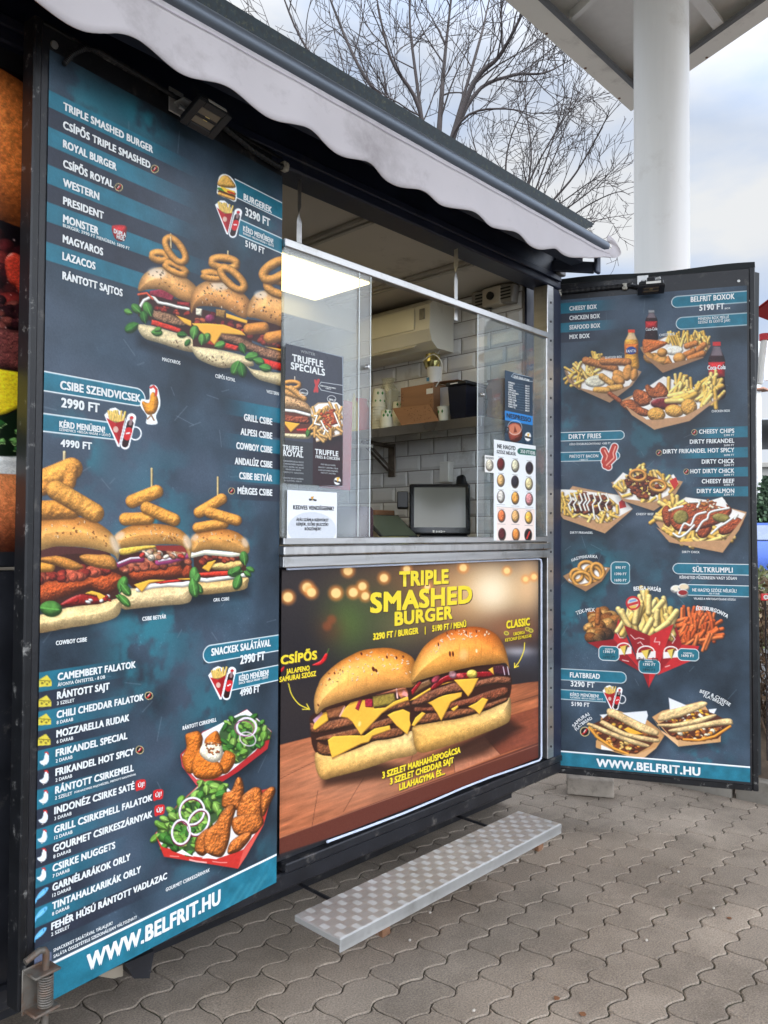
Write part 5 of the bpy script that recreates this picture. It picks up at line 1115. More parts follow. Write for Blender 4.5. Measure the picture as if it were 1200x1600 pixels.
def art_banner(q):
    B = zm(420, 860, .375); b1 = zm(480, 990, .15); b2 = zm(640, 970, .15)
    X, Y = q.X, q.Y
    gx = (X - 420) / .375; gy = (Y - 860) / .375
    c = np.ones(X.shape + (3,)) * np.array([46, 40, 42.])
    def glow(cx, cy, rx, ry, col, s):
        nonlocal c
        g = (np.exp(-(((gx - cx) / rx) ** 2 + ((gy - cy) / ry) ** 2)) * s)[..., None]; c = c * (1 - g) + np.array(col, float) * g
    glow(640, 120, 330, 120, (110, 74, 46), .85); glow(330, 300, 110, 130, (82, 104, 46), .85); glow(480, 260, 110, 120, (70, 84, 50), .6)
    glow(560, 330, 120, 90, (120, 110, 70), .5); glow(800, 210, 200, 160, (196, 140, 84), .75); glow(950, 160, 190, 110, (236, 200, 150), .85)
    glow(930, 170, 80, 90, (250, 232, 200), .75); glow(1080, 140, 60, 120, (236, 190, 140), .8); glow(1010, 330, 120, 60, (150, 96, 66), .8)
    glow(1060, 450, 90, 45, (70, 70, 78), .9); glow(1040, 420, 70, 20, (200, 196, 200), .6); glow(250, 330, 60, 60, (104, 58, 34), .6)
    glow(120, 420, 130, 140, (38, 34, 38), .8); glow(130, 640, 160, 90, (52, 44, 44), .6)
    q.C[:] = c
    for x, y, r in ((80, 195, 24), (160, 155, 24), (178, 175, 22), (280, 178, 24), (330, 85, 22), (352, 175, 22), (390, 150, 20), (402, 190, 19), (480, 115, 20), (575, 78, 17), (810, 72, 18), (992, 85, 15), (660, 150, 15), (1070, 120, 13), (1105, 110, 14)):
        p = B(x, y)[0]; q.flat(('e', *p, r * .5, r * .5, 0), (236, 140, 60), 4, .6); q.flat(('e', *p, r * .32, r * .32, 0), (255, 214, 140), 1.6, .85)
    for x, y in ((243, 315), (262, 288)): q.flat(('e', *B(x, y)[0], 7, 7, 0), (150, 74, 40), 4, .6)
    # table
    q.flat(('p', B(-60, 850, 30, 815, 200, 772, 600, 690, 1000, 562, 1160, 540, 1160, 900, -60, 1300)), (96, 48, 36), 1.2)
    T = B(-60, 840, 30, 815, 200, 772, 600, 690, 1000, 562, 1160, 540, 1160, 785, -60, 1238)
    g = q.sd(('p', T))
    if g:
        sl, x, y, d = g
        v = y + .36 * x; u = x
        n = fbm(u / 30 + v / 60, v / 3.2, 31, 4); n2 = fbm(u / 50, v / 14, 33, 3)
        wood = np.array([166, 96, 62.]) * (1 + .55 * (n[..., None] - .5) + .35 * (n2[..., None] - .5))
        hl = np.exp(-((x - 560) / 130) ** 2 - ((y - 1215) / 60) ** 2)[..., None] * .45; wood = wood * (1 - hl) + np.array([196, 146, 118.]) * hl
        q.mix(sl, 1 - sstep(-.8, .8, d), wood)
    q.flat(('p', B(770, 850, 900, 790, 965, 850, 775, 925)), (196, 132, 104), .8, .55, .3, 3); q.flat(('p', B(965, 850, 900, 775, 1000, 690, 1160, 640, 1160, 785)), (112, 52, 40), 1, .6, .3, 4)
    for a in ((310, 1090, 372, 985), (372, 985, 395, 950), (560, 1000, 600, 850), (775, 925, 768, 850), (965, 850, 900, 775), (180, 1150, 205, 1000), (30, 960, 190, 880), (1000, 640, 1130, 600)): q.flat(('l', B(*a), .35), (64, 34, 26), .6, .8)
    q.flat(('l', B(40, 1200, 1150, 800), .4), (206, 150, 120), .8, .6)
    # soft shadows of the burgers
    q.shadow(('p', B(200, 850, 590, 900, 1000, 700, 1060, 740, 900, 850, 620, 930, 230, 985)), 9, .75, (30, 16, 12))
    # ---------------- left burger
    q.flat(('s', b1(70, 830, 400, 690, 1110, 540, 1130, 1000, 1000, 1080, 500, 1230, 110, 1260, 30, 960)), (58, 32, 24), .8)
    q.blob(('s', b1(90, 1240, 230, 1245, 500, 1195, 700, 1120, 900, 1085, 1110, 1010, 1140, 1100, 1135, 1250, 900, 1310, 600, 1410, 300, 1490, 180, 1520, 120, 1480, 85, 1370)), (232, 176, 96), R=16, amp=.28, ns=1.6, amb=.8, dif=.4, edge=.35, top=(244, 214, 160), bot=(206, 130, 62))
    q.meat(b1(110, 1130, 220, 1160, 500, 1110, 700, 1050, 900, 985, 1000, 1000, 1000, 1060, 850, 1100, 700, 1120, 560, 1180, 300, 1270, 120, 1250))
    q.meat(b1(110, 1085, 300, 1035, 520, 985, 760, 905, 890, 870, 930, 900, 880, 960, 700, 1010, 500, 1080, 250, 1120, 110, 1120))
    q.cheese(b1(835, 850, 900, 815, 1000, 788, 1090, 830, 1080, 950, 1045, 1055, 930, 960, 880, 900))
    q.cheese(b1(215, 1110, 270, 1070, 450, 1060, 600, 1060, 700, 990, 860, 955, 870, 1000, 760, 1040, 680, 1070, 640, 1130, 560, 1150, 420, 1220, 260, 1300, 232, 1200), (240, 178, 64))
    q.meat(b1(30, 960, 60, 1040, 250, 1015, 480, 965, 700, 885, 900, 805, 1090, 760, 1120, 700, 950, 700, 800, 770, 560, 850, 350, 885, 150, 930, 40, 930), (136, 82, 54))
    q.blob(('p', b1(195, 800, 400, 740, 330, 870, 220, 890)), (150, 92, 58), R=3, spec=.1)
    q.blob(('p', b1(680, 655, 910, 615, 925, 700, 870, 745, 690, 775)), (150, 128, 54), R=4, amp=.5, ns=3, spec=.18)
    q.blob(('p', b1(720, 640, 930, 575, 1030, 560, 1060, 640, 980, 680, 930, 620)), (206, 120, 84), R=3, spec=.15)
    q.cheese(b1(60, 990, 90, 880, 150, 830, 205, 812, 220, 905, 80, 1005)); q.flat(('p', b1(60, 900, 150, 815, 165, 835, 75, 935)), (196, 150, 170), .6)
    q.cheese(b1(330, 865, 400, 770, 450, 720, 560, 690, 640, 690, 700, 780, 820, 770, 900, 710, 1040, 655, 1130, 650, 1115, 690, 1040, 700, 950, 730, 850, 780, 780, 830, 560, 1060, 470, 920, 420, 880))
    q.flat(('e', *b1(545, 940)[0], 2.2, 4, .2), (255, 232, 170), 1.6, .6)
    for P in ((500, 780, 540, 685, 575, 690, 535, 805), (600, 680, 680, 680, 685, 770, 605, 765)): q.blob(('p', b1(*P)), (160, 34, 56), R=1.8, spec=.15)
    q.flat(('l', b1(340, 860, 390, 760), 1.2), (232, 170, 150), .6); q.flat(('l', b1(930, 580, 940, 670), 1), (250, 200, 190), .5); q.flat(('p', b1(1000, 580, 1060, 640, 1040, 660, 985, 640)), (232, 150, 140), .5)
    q.shadow(('l', b1(100, 850, 500, 700, 1110, 560), 2.2), 3, .6, (40, 18, 10))
    top1 = b1(72, 730, 80, 640, 110, 550, 160, 450, 300, 320, 430, 240, 560, 180, 700, 155, 850, 150, 1000, 190, 1110, 265, 1135, 400, 1120, 545, 900, 570, 700, 612, 500, 672, 300, 730, 180, 775, 95, 840)
    q.blob(('s', top1), (232, 166, 88), R=34, amp=.3, ns=5, amb=.9, dif=.5, L=(-.3, -.34, .8), edge=.3, top=(228, 128, 40), bot=(240, 200, 132), spec=.09, var=.08)
    for x, y in ((430, 480), (520, 500), (740, 480), (330, 560), (620, 500)): q.flat(('l', b1(x, y - 60, x - 8, y + 60), .35), (170, 105, 50), 1.2, .4)
    q.seeds(('s', b1(330, 380, 450, 250, 700, 165, 1000, 200, 1090, 320, 1050, 430, 700, 440, 350, 560)), 46, s=1.7)
    q.seeds(('s', b1(110, 640, 180, 440, 350, 330, 400, 430, 250, 560)), 16, s=1.5, cols=((236, 212, 170), (150, 84, 40)))
    for x, y, s in ((690, 370, 4), (720, 385, 3), (565, 210, 2.5), (830, 245, 2.5), (930, 250, 2.5), (1000, 240, 2), (285, 412, 2), (236, 475, 2), (115, 745, 2)): q.flat(('e', *b1(x, y)[0], s, s * .6, 1.2), (92, 36, 18), .6)
    # ---------------- right burger
    q.flat(('s', b2(15, 700, 400, 520, 900, 440, 1050, 560, 1040, 800, 900, 930, 400, 1060, 40, 1100, 5, 900)), (56, 28, 20), .8)
    q.blob(('s', b2(30, 1110, 130, 1080, 300, 1050, 500, 1020, 750, 950, 900, 890, 1000, 830, 1045, 800, 1058, 880, 1050, 1010, 1000, 1075, 800, 1160, 500, 1270, 250, 1350, 120, 1375, 60, 1330, 35, 1210)), (230, 172, 86), R=18, amp=.26, ns=1.5, amb=.8, dif=.4, edge=.35, top=(240, 206, 150), bot=(200, 124, 54))
    q.meat(b2(80, 1040, 200, 960, 330, 960, 500, 920, 640, 910, 820, 860, 1010, 800, 1010, 840, 900, 890, 750, 950, 500, 1010, 300, 1050, 110, 1080))
    q.meat(b2(60, 900, 200, 900, 430, 850, 640, 800, 800, 740, 1000, 690, 1030, 760, 900, 820, 760, 850, 600, 890, 400, 940, 200, 960, 60, 960), (124, 66, 44))
    q.cheese(b2(610, 895, 700, 850, 760, 800, 820, 820, 730, 980, 680, 930)); q.cheese(b2(430, 920, 500, 880, 510, 900, 460, 945))
    q.cheese(b2(170, 845, 350, 780, 480, 740, 550, 735, 540, 790, 430, 850, 330, 1045, 285, 960, 230, 880))
    q.cheese(b2(20, 1090, 60, 1010, 130, 950, 170, 965, 50, 1100))
    q.meat(b2(20, 860, 100, 780, 330, 690, 500, 640, 720, 620, 900, 580, 1050, 590, 1050, 660, 900, 660, 700, 700, 560, 740, 350, 780, 200, 850, 60, 890), (132, 80, 56))
    q.cheese(b2(0, 830, 60, 790, 210, 700, 400, 640, 470, 630, 340, 665, 200, 730, 60, 820))
    q.blob(('s', b2(220, 700, 300, 620, 420, 560, 600, 540, 860, 530, 860, 580, 640, 600, 400, 630, 250, 720)), (134, 18, 26), R=3, amp=.5, ns=3, spec=.4)
    q.blob(('p', b2(20, 760, 60, 670, 210, 610, 230, 660, 130, 720, 30, 780)), (120, 84, 54), R=3, spec=.3, amp=.5); q.blob(('p', b2(15, 730, 100, 630, 130, 640, 30, 780)), (150, 24, 30), R=2, spec=.4)
    q.blob(('e', *b2(650, 555)[0], 8.5, 7, 0), (222, 192, 84), R=7, spec=.2); q.blob(('e', *b2(450, 560)[0], 6.5, 6, .4), (206, 150, 156), R=5, spec=.2); q.blob(('e', *b2(530, 580)[0], 7, 5, .2), (190, 70, 66), R=5, spec=.2); q.blob(('e', *b2(275, 610)[0], 5, 8, .8), (176, 64, 80), R=5, spec=.2)
    q.cheese(b2(820, 510, 870, 480, 880, 565)); q.blob(('p', b2(870, 470, 980, 460, 1045, 510, 1040, 570, 960, 575, 880, 560)), (70, 30, 42), R=4, spec=.4)
    for x in (975, 1020): q.flat(('l', b2(x, 480, x + 15, 560), .8), (222, 206, 214), .6, .8)
    q.cheese(b2(460, 615, 600, 605, 720, 598, 650, 740, 610, 790, 545, 710))
    q.shadow(('l', b2(40, 650, 300, 570, 700, 480, 1010, 455), 2), 3, .6, (36, 14, 8))
    top2 = b2(22, 640, 22, 540, 60, 420, 150, 270, 280, 165, 430, 95, 600, 62, 760, 72, 900, 140, 980, 255, 1020, 380, 1038, 500, 1000, 442, 900, 450, 700, 470, 500, 512, 300, 562, 130, 610)
    q.blob(('s', top2), (236, 164, 76), R=36, amp=.3, ns=5, amb=.9, dif=.5, L=(-.3, -.34, .8), edge=.3, top=(216, 98, 30), bot=(240, 196, 124), spec=.1, var=.08)
    for x, y in ((430, 400), (520, 330), (620, 350), (750, 330), (870, 350)): q.flat(('l', b2(x, y - 80, x - 6, y + 70), .35), (158, 92, 42), 1.2, .45)
    q.flat(('e', *b2(560, 350)[0], 7, 9, .2), (240, 204, 140), 5, .5)
    q.seeds(('s', b2(250, 250, 430, 110, 700, 75, 850, 120, 760, 190, 450, 210, 300, 260)), 30, s=1.6); q.seeds(('s', b2(190, 260, 330, 200, 300, 330, 230, 350)), 8, s=1.5)
    for x, y, s in ((420, 345, 4.2), (452, 345, 4.2), (300, 245, 3), (590, 125, 2.5), (695, 110, 2.5), (480, 92, 2), (390, 130, 2)): q.flat(('e', *b2(x, y)[0], s, s * .36, 1.5), (84, 30, 18), .6)
    q.flat(('e', *b2(697, 313)[0], 3, 1.5, 1.5), (240, 214, 160), .6)
    # arrows, chilli
    for P in (B(82, 555, 95, 600, 125, 640, 165, 660), B(1066, 385, 1062, 420, 1045, 460, 1024, 488)): q.flat(('l', spl_open(P), .7), (240, 216, 60), .5)
    for P in (B(140, 662, 170, 662, 158, 640), B(1040, 482, 1024, 488, 1024, 470)): q.flat(('l', P, .7), (240, 216, 60), .5)
    q.blob(('s', B(180, 478, 215, 460, 235, 432, 246, 428, 240, 455, 215, 478)), (206, 32, 36), R=2, spec=.3); q.flat(('l', B(242, 430, 250, 410), .5), (90, 120, 60), .5)
    q.blob(('s', B(40, 508, 60, 485, 66, 485, 58, 505)), (196, 32, 36), R=1.5, spec=.3)
    for x, y in ((990, 345), (1078, 328), (1092, 334)): q.flat(('e', *B(x, y)[0], 4, 3.2, .3), (206, 190, 70), .6); q.flat(('e', *B(x, y)[0], 2.6, 2, .3), (130, 120, 50), .6)

def spl_open(P, n=6):
    P = np.vstack([2 * P[0] - P[1], P, 2 * P[-1] - P[-2]]); out = []
    for i in range(1, len(P) - 2):
        p0, p1, p2, p3 = P[i - 1:i + 3]
        for k in range(n):
            t = k / n; out.append(.5 * ((2 * p1) + (p2 - p0) * t + (2 * p0 - 5 * p1 + 4 * p2 - p3) * t * t + (3 * p1 - p0 - 3 * p2 + p3) * t ** 3))
    out.append(P[-2]); return np.array(out)
TEAL = (38, 112, 132); DARKB = (47, 52, 65); WHITE = (240, 243, 242)
def price_tag(q, u0, u1, z0, z1, side, rad=.02):
    q.pill(u0, u1, z0 - .004, z1 - .012, (16, 20, 26), 0, '', None, 0, 0, .35)
    q.pill(u0, u1, z0, z1, TEAL, rad, side, WHITE, .003, 0, 1, .25)

def art_left(q):
    slate(q, [(-.52, 1.35, .13, .3, .75), (-.6, 1.2, .08, .2, .5), (-.35, .55, .12, .14, .5), (-.77, 2.62, .1, .1, .7), (-.78, 1.72, .07, .09, .7), (-.2, 1.45, .07, .16, .45), (-.12, 2.55, .1, .12, .5), (-.3, .95, .12, .12, .45), (-.6, 2.7, .1, .06, .6), (-.1, .4, .1, .08, .3)])
    uz = q.uz
    L, Rr = -.93, .0
    def band(px, y0, y1, u0, u1, col, fade):                       # full-height stripe through two survey heights at px
        q.pill(u0, u1, uz(px, y1)[1], uz(px, y0)[1], col, 0, '', None, 0, fade, .92, .22)
    ys = [136, 163, 194, 224, 254, 284, 313, 344, 376, 405]        # burger list, stripes at the left edge
    for i in range(9):
        band(68, ys[i], ys[i + 1], L, -.36 if i != 6 else -.3, TEAL if i % 2 == 0 else DARKB, .3)
    # headings right
    f = zm(0, 120, .375)
    za, zb = uz(430, 308)[1], uz(430, 332)[1]; price_tag(q, uz(368, 300)[0], Rr, uz(440, 342)[1], uz(440, 322.5)[1] + .012, '')
    price_tag(q, uz(375, 360)[0], Rr, uz(440, 395)[1], uz(440, 373)[1], '')
    # little burger sticker
    q.flat(('s', f(905, 470, 912, 420, 935, 405, 965, 420, 985, 460, 983, 518, 950, 508, 908, 490)), WHITE, .6)
    q.blob(('s', f(910, 455, 918, 420, 940, 410, 962, 425, 980, 462)), (226, 172, 86), R=6); q.flat(('l', f(912, 466, 978, 488), 2.2), (80, 140, 60), .5); q.flat(('p', f(915, 455, 980, 478, 975, 485, 945, 488)), (240, 196, 60), .5); q.flat(('l', f(950, 478, 978, 488), 1.4), (200, 50, 40), .5)
    q.flat(('l', f(914, 478, 976, 500), 2.4), (98, 52, 34), .5); q.blob(('l', f(914, 487, 974, 509), 2.6), (220, 164, 80), R=3)
    combo(q, *f(945, 590)[0], 17, .42, False)
    # badge
    q.blob(('s', f(465, 630, 480, 618, 525, 622, 527, 650, 520, 680, 500, 686, 478, 672)), (190, 44, 48), R=9, amb=.8)
    for x, y in ((645, 384), (495, 460)): chili(q, *f(x, y)[0], 6.2)
    # ------------- three burgers under the list
    t = zm(180, 350, .225)
    q.shadow(('p', t(150, 760, 560, 930, 960, 1010, 1165, 1060, 1165, 1160, 800, 1060, 400, 930, 160, 850)), 10, .6)
    SE = ((48, 34, 26), (70, 44, 28), (236, 220, 190))
    # magyaros
    q.stick(*t(385, 70)[0], *t(385, 150)[0], 1.2, (226, 200, 150))
    q.blob(('s', t(155, 705, 240, 705, 400, 750, 560, 800, 600, 860, 540, 890, 440, 870, 320, 830, 200, 790)), (224, 204, 158), R=10, bot=(160, 116, 70), amb=.8)
    q.seeds(('p', t(320, 760, 560, 850, 540, 885, 380, 850)), 12, SE, 1.3)
    q.flat(('p', t(170, 470, 520, 540, 580, 700, 520, 780, 160, 640)), (60, 32, 26), .8)
    q.blob(('p', t(255, 665, 330, 680, 460, 730, 450, 760, 250, 700)), (204, 56, 40), R=3, spec=.2)
    q.meat(t(265, 600, 330, 610, 420, 640, 500, 690, 470, 715, 380, 700, 270, 660), (138, 104, 78), R=5)
    q.cheese(t(420, 632, 580, 690, 520, 710, 480, 690)); q.lumps(t(240, 560, 520, 610, 540, 650, 380, 620, 250, 590), 14, 4, ((150, 44, 34), (110, 34, 30), (176, 70, 48)), .5)
    q.zig(t(170, 580, 200, 530, 260, 500, 300, 545, 380, 560, 430, 575, 510, 590), 2.2, (232, 226, 214)); q.blob(('p', t(240, 465, 330, 450, 410, 500, 400, 540, 240, 495)), (138, 42, 60), R=3, spec=.1); q.blob(('p', t(430, 540, 520, 545, 520, 580, 430, 560)), (146, 42, 44), R=3)
    q.zig(t(160, 490, 220, 480, 260, 520), 1.5, (220, 90, 60))
    q.blob(('s', t(162, 465, 170, 400, 210, 340, 290, 302, 380, 310, 480, 365, 555, 425, 570, 480, 540, 545, 440, 520, 330, 460, 230, 455)), (222, 160, 92), R=28, amp=.3, ns=3, amb=.85, dif=.5, spec=.06, L=(-.3, -.36, .8), top=(232, 190, 140), bot=(206, 138, 72), edge=.35)
    q.flat(('e', *t(290, 340)[0], 14, 8, .1), (244, 234, 220), 4, .6); q.seeds(('p', t(200, 340, 300, 305, 400, 330, 540, 430, 530, 500, 300, 420)), 26, SE, 1.3)
    q.ring(*t(310, 225)[0], 11, 5.5, .15, 6.0); q.ring(*t(420, 310)[0], 15, 5, .45, 5.6); q.ring(*t(418, 180)[0], 22, 10, .95, 5.4); q.stick(*t(385, 90)[0], *t(388, 165)[0], .9, (226, 200, 150))
    # csipos royal
    q.stick(*t(783, 190)[0], *t(783, 240)[0], 1.2, (226, 200, 150))
    q.blob(('s', t(535, 850, 640, 860, 800, 890, 930, 930, 960, 985, 850, 990, 740, 1000, 620, 960, 560, 920)), (224, 204, 158), R=11, bot=(166, 122, 76), amb=.8); q.seeds(('p', t(580, 880, 760, 910, 880, 980, 740, 990, 600, 940)), 18, SE, 1.3)
    q.flat(('p', t(520, 590, 560, 580, 930, 680, 960, 890, 800, 880, 540, 850)), (66, 34, 28), .8)
    q.blob(('p', t(620, 780, 860, 850, 840, 880, 620, 830)), (206, 54, 40), R=3, spec=.2)
    q.meat(t(720, 780, 760, 755, 880, 790, 1010, 850, 1160, 890, 1160, 960, 1000, 920, 860, 850, 760, 820), (140, 100, 74), R=7)
    q.lumps(t(560, 640, 700, 620, 900, 720, 880, 760, 560, 690), 26, 5, ((128, 36, 40), (160, 60, 44), (96, 30, 34), (176, 90, 60)), .5)
    q.blob(('e', *t(660, 660)[0], 8, 7, 0), (120, 40, 74), R=6, spec=.25); q.blob(('p', t(700, 590, 770, 600, 760, 660, 700, 640)), (150, 112, 60), R=3); q.blob(('p', t(560, 585, 605, 590, 600, 640, 560, 630)), (228, 216, 190), R=3)
    q.cheese(t(530, 690, 640, 690, 760, 700, 880, 745, 910, 775, 740, 760, 690, 840, 610, 760), (242, 176, 66)); q.cheese(t(770, 620, 920, 670, 920, 695, 770, 650))
    q.blob(('s', t(522, 570, 530, 490, 570, 430, 640, 395, 730, 400, 830, 440, 910, 500, 945, 560, 920, 640, 880, 650, 760, 590, 640, 570, 560, 580, 530, 620)), (220, 152, 84), R=30, amp=.3, ns=3, amb=.85, dif=.5, spec=.06, L=(-.3, -.36, .8), top=(230, 178, 116), bot=(206, 140, 74), edge=.35)
    q.flat(('e', *t(720, 430)[0], 13, 7, .1), (244, 234, 220), 4, .6); q.seeds(('p', t(560, 450, 660, 405, 780, 415, 920, 530, 900, 620, 560, 560)), 52, SE, 1.4)
    q.ring(*t(680, 358)[0], 12, 4, .12, 6.2); q.ring(*t(757, 270)[0], 18, 7.5, .12, 6.4); q.ring(*t(815, 380)[0], 22, 9, .75, 6.0)
    # western
    q.blob(('s', t(915, 990, 960, 1010, 1100, 1030, 1230, 1050, 1230, 1140, 1100, 1110, 980, 1070)), (224, 204, 158), R=11, bot=(166, 122, 76), amb=.8)
    q.flat(('p', t(920, 660, 1200, 700, 1200, 900, 900, 790)), (62, 32, 26), .8); q.blob(('p', t(1000, 925, 1200, 980, 1200, 1030, 1050, 1000)), (204, 50, 40), R=5, spec=.2)
    q.lumps(t(910, 770, 1000, 770, 1200, 830, 1200, 870, 1000, 820), 14, 5, ((150, 60, 44), (120, 40, 34)), .5); q.cheese(t(1040, 850, 1160, 870, 1200, 900, 1130, 880))
    q.stick(*t(930, 730)[0], *t(1030, 720)[0], 9, (206, 134, 60)); q.stick(*t(1070, 790)[0], *t(1190, 770)[0], 9, (206, 134, 60))
    q.blob(('s', t(918, 640, 925, 560, 970, 490, 1050, 460, 1120, 480, 1230, 520, 1230, 720, 1090, 690, 980, 655)), (220, 156, 88), R=30, amp=.3, ns=3, amb=.85, dif=.5, spec=.06, L=(-.3, -.36, .8), top=(234, 186, 130), bot=(206, 140, 74), edge=.35); q.flat(('e', *t(1010, 490)[0], 10, 6, 0), (244, 234, 220), 3, .6)
    q.seeds(('p', t(940, 560, 1000, 480, 1160, 520, 1160, 680, 950, 630)), 24, SE, 1.4)
    q.ring(*t(1140, 440)[0], 19, 10, .35, 7.0); q.ring(*t(1120, 320)[0], 22, 11, -.5, 7.4)
    for x, y, l, a in ((250, 640, 24, 4.3), (180, 620, 20, 3.9), (160, 690, 24, 2.6), (210, 690, 20, 4.5), (120, 620, 14, 3.5), (250, 750, 18, .1), (270, 740, 12, -.3), (500, 770, 16, 3.2), (540, 800, 22, 4.9), (600, 830, 20, -.9), (520, 800, 13, 2.2), (600, 840, 18, -1.5), (690, 850, 18, -.3), (860, 950, 24, 2.0), (900, 900, 18, 4.3), (900, 930, 22, -.2), (960, 940, 18, .3), (1000, 990, 20, .2), (870, 960, 24, 1.4)):
        q.leaf(*t(x, y)[0], l, a, .42, q.r.choice(((84, 142, 62), (62, 118, 50), (100, 156, 72))))
    # ------------- chicken sandwiches heading
    e = zm(0, 500, .375)
    price_tag(q, L, uz(226, 630)[0], uz(68, 609.5)[1], uz(68, 581)[1], 'r', .028)
    price_tag(q, L, uz(180, 690)[0], uz(68, 673)[1], uz(68, 647)[1], '')
    combo(q, *e(492, 450)[0], 20, .2)
    # rooster
    q.flat(('s', e(625, 275, 655, 280, 668, 350, 650, 400, 655, 432, 610, 432, 612, 400, 586, 360, 590, 330, 622, 330)), WHITE, .6)
    q.blob(('s', e(592, 352, 596, 338, 620, 345, 628, 310, 640, 300, 656, 320, 660, 352, 646, 388, 612, 392)), (232, 150, 44), R=8); q.flat(('l', e(628, 282, 640, 276, 652, 290, 650, 312), 1.8), (200, 50, 40), .6); q.flat(('l', e(615, 412, 630, 396, 642, 418), 1.2), (150, 110, 70), .5)
    for i, y in enumerate((652, 676, 698, 722, 744, 768, 785)):
        if i < 6: q.pill(uz(340, 700)[0], Rr, uz(441, (651.5, 674.5, 701, 722.5, 747, 773.5)[i] + 10.5)[1], uz(441, (651.5, 674.5, 701, 722.5, 747, 773.5)[i] - 12.5)[1], TEAL if i % 2 == 0 else DARKB, 0, '', None, 0, -.22, .92, .22)
    chili(q, *e(965, 712)[0], 5.2)
    # ------------- three chicken burgers
    q.shadow(('p', e(140, 1230, 500, 1150, 1040, 1080, 1040, 1150, 500, 1240, 150, 1330)), 9, .6)
    s5 = zm(170, 720, .19167); s4 = zm(50, 700, .1875)
    # grill csibe (far)
    q.stick(*s5(888, 135)[0], *s5(888, 280)[0], 1.4, (216, 190, 130))
    q.blob(('s', s5(690, 985, 800, 990, 1000, 970, 1130, 950, 1135, 1000, 1100, 1050, 900, 1080, 740, 1090, 690, 1060)), (230, 190, 124), R=13, bot=(200, 146, 86), amb=.8)
    q.flat(('p', s5(690, 780, 1120, 760, 1120, 950, 700, 960)), (70, 36, 26), .8)
    q.zig(s5(720, 965, 800, 975, 900, 960, 1000, 945, 1110, 930), 3.2, (240, 236, 220)); q.blob(('p', s5(730, 915, 900, 900, 1060, 895, 1060, 930, 900, 945, 740, 945)), (206, 56, 38), R=4, spec=.2)
    q.blob(('s', s5(840, 880, 860, 840, 1000, 820, 1090, 820, 1080, 870, 950, 890)), (224, 184, 112), R=6); q.cheese(s5(760, 875, 800, 830, 880, 805, 850, 850, 815, 905))
    q.lumps(s5(700, 790, 900, 770, 1070, 750, 1030, 840, 870, 810, 740, 850), 26, 5, ((150, 60, 40), (178, 84, 56), (120, 44, 34)), .6)
    q.zig(s5(680, 770, 780, 745, 900, 755, 1000, 765, 1110, 750), 4, (240, 234, 208))
    q.blob(('s', s5(668, 640, 720, 585, 820, 555, 950, 555, 1060, 590, 1130, 660, 1148, 720, 1115, 760, 950, 735, 800, 725, 690, 750, 665, 700)), (226, 162, 84), R=30, amp=.25, amb=.85, dif=.5, spec=.06, L=(-.3, -.36, .8), top=(214, 130, 54), bot=(232, 180, 108), edge=.3)
    q.seeds(('p', s5(700, 620, 830, 560, 1050, 590, 1110, 680, 900, 660, 720, 670)), 24, ((240, 220, 180), (110, 54, 26)), 1.3); q.flat(('e', *s5(700, 625)[0], 6, 5, -.5), (240, 214, 190), 3, .6); q.flat(('e', *s5(1110, 665)[0], 5, 8, -.4), (240, 220, 200), 3, .6)
    for a in ((725, 545, 935, 510, 43), (735, 420, 920, 310, 44), (820, 420, 1040, 485, 44)): q.stick(*s5(a[0], a[1])[0], *s5(a[2], a[3])[0], a[4] * .19, (224, 152, 66), .1)
    for x, y, l, a in ((1090, 900, 24, 3.0), (1110, 850, 22, -1.7), (1070, 930, 24, 1.9), (1100, 900, 14, .6), (1120, 870, 14, .4), (1000, 920, 18, -.6)): q.leaf(*s5(x, y)[0], l, a, .4, (86, 142, 66))
    # csibe betyar
    q.stick(*s5(350, 65)[0], *s5(350, 220)[0], 1.6, (216, 190, 130))
    q.blob(('s', s5(110, 1060, 200, 1040, 400, 1030, 600, 1010, 680, 1030, 680, 1100, 640, 1160, 450, 1180, 250, 1200, 120, 1210, 85, 1150)), (236, 204, 150), R=16, bot=(220, 170, 104), amb=.8)
    q.flat(('p', s5(90, 760, 660, 700, 680, 1010, 200, 1040, 60, 900)), (64, 32, 24), .8)
    q.zig(s5(240, 1050, 350, 1020, 480, 1005, 600, 1010, 650, 1000), 4, (242, 238, 226)); q.blob(('p', s5(330, 990, 580, 965, 600, 985, 420, 1005)), (210, 50, 38), R=3, spec=.2); q.cheese(s5(205, 1010, 330, 970, 470, 970, 330, 1000, 270, 1070)); q.cheese(s5(560, 960, 680, 955, 670, 970, 580, 970))
    q.blob(('s', s5(160, 920, 230, 880, 400, 880, 470, 870, 560, 840, 605, 880, 600, 930, 500, 950, 360, 960, 220, 985)), (170, 74, 36), R=10, amp=1.0, ns=2.2, edge=.4); q.blob(('s', s5(600, 900, 650, 840, 680, 870, 670, 940, 610, 950)), (156, 64, 34), R=7, amp=.9, ns=2.2)
    q.lumps(s5(70, 880, 200, 830, 350, 800, 520, 820, 650, 810, 660, 840, 400, 870, 120, 910), 34, 7, ((176, 92, 66), (150, 70, 50), (194, 112, 84)), .6)
    q.zig(s5(80, 850, 180, 810, 270, 805), 4.5, (146, 48, 92)); q.zig(s5(400, 830, 500, 815, 640, 775), 4.5, (170, 70, 120)); q.zig(s5(80, 835, 180, 795, 260, 790), 1.6, (230, 210, 226)); q.zig(s5(410, 815, 500, 800, 610, 770), 1.6, (236, 214, 230))
    q.lumps(s5(190, 770, 350, 730, 620, 740, 620, 790, 300, 800), 26, 6, ((206, 172, 140), (180, 120, 90), (226, 210, 190), (190, 60, 50), (150, 116, 70)), .5)
    q.flat(('p', s5(370, 690, 600, 690, 660, 760, 620, 745, 400, 730)), (140, 48, 40), .8)
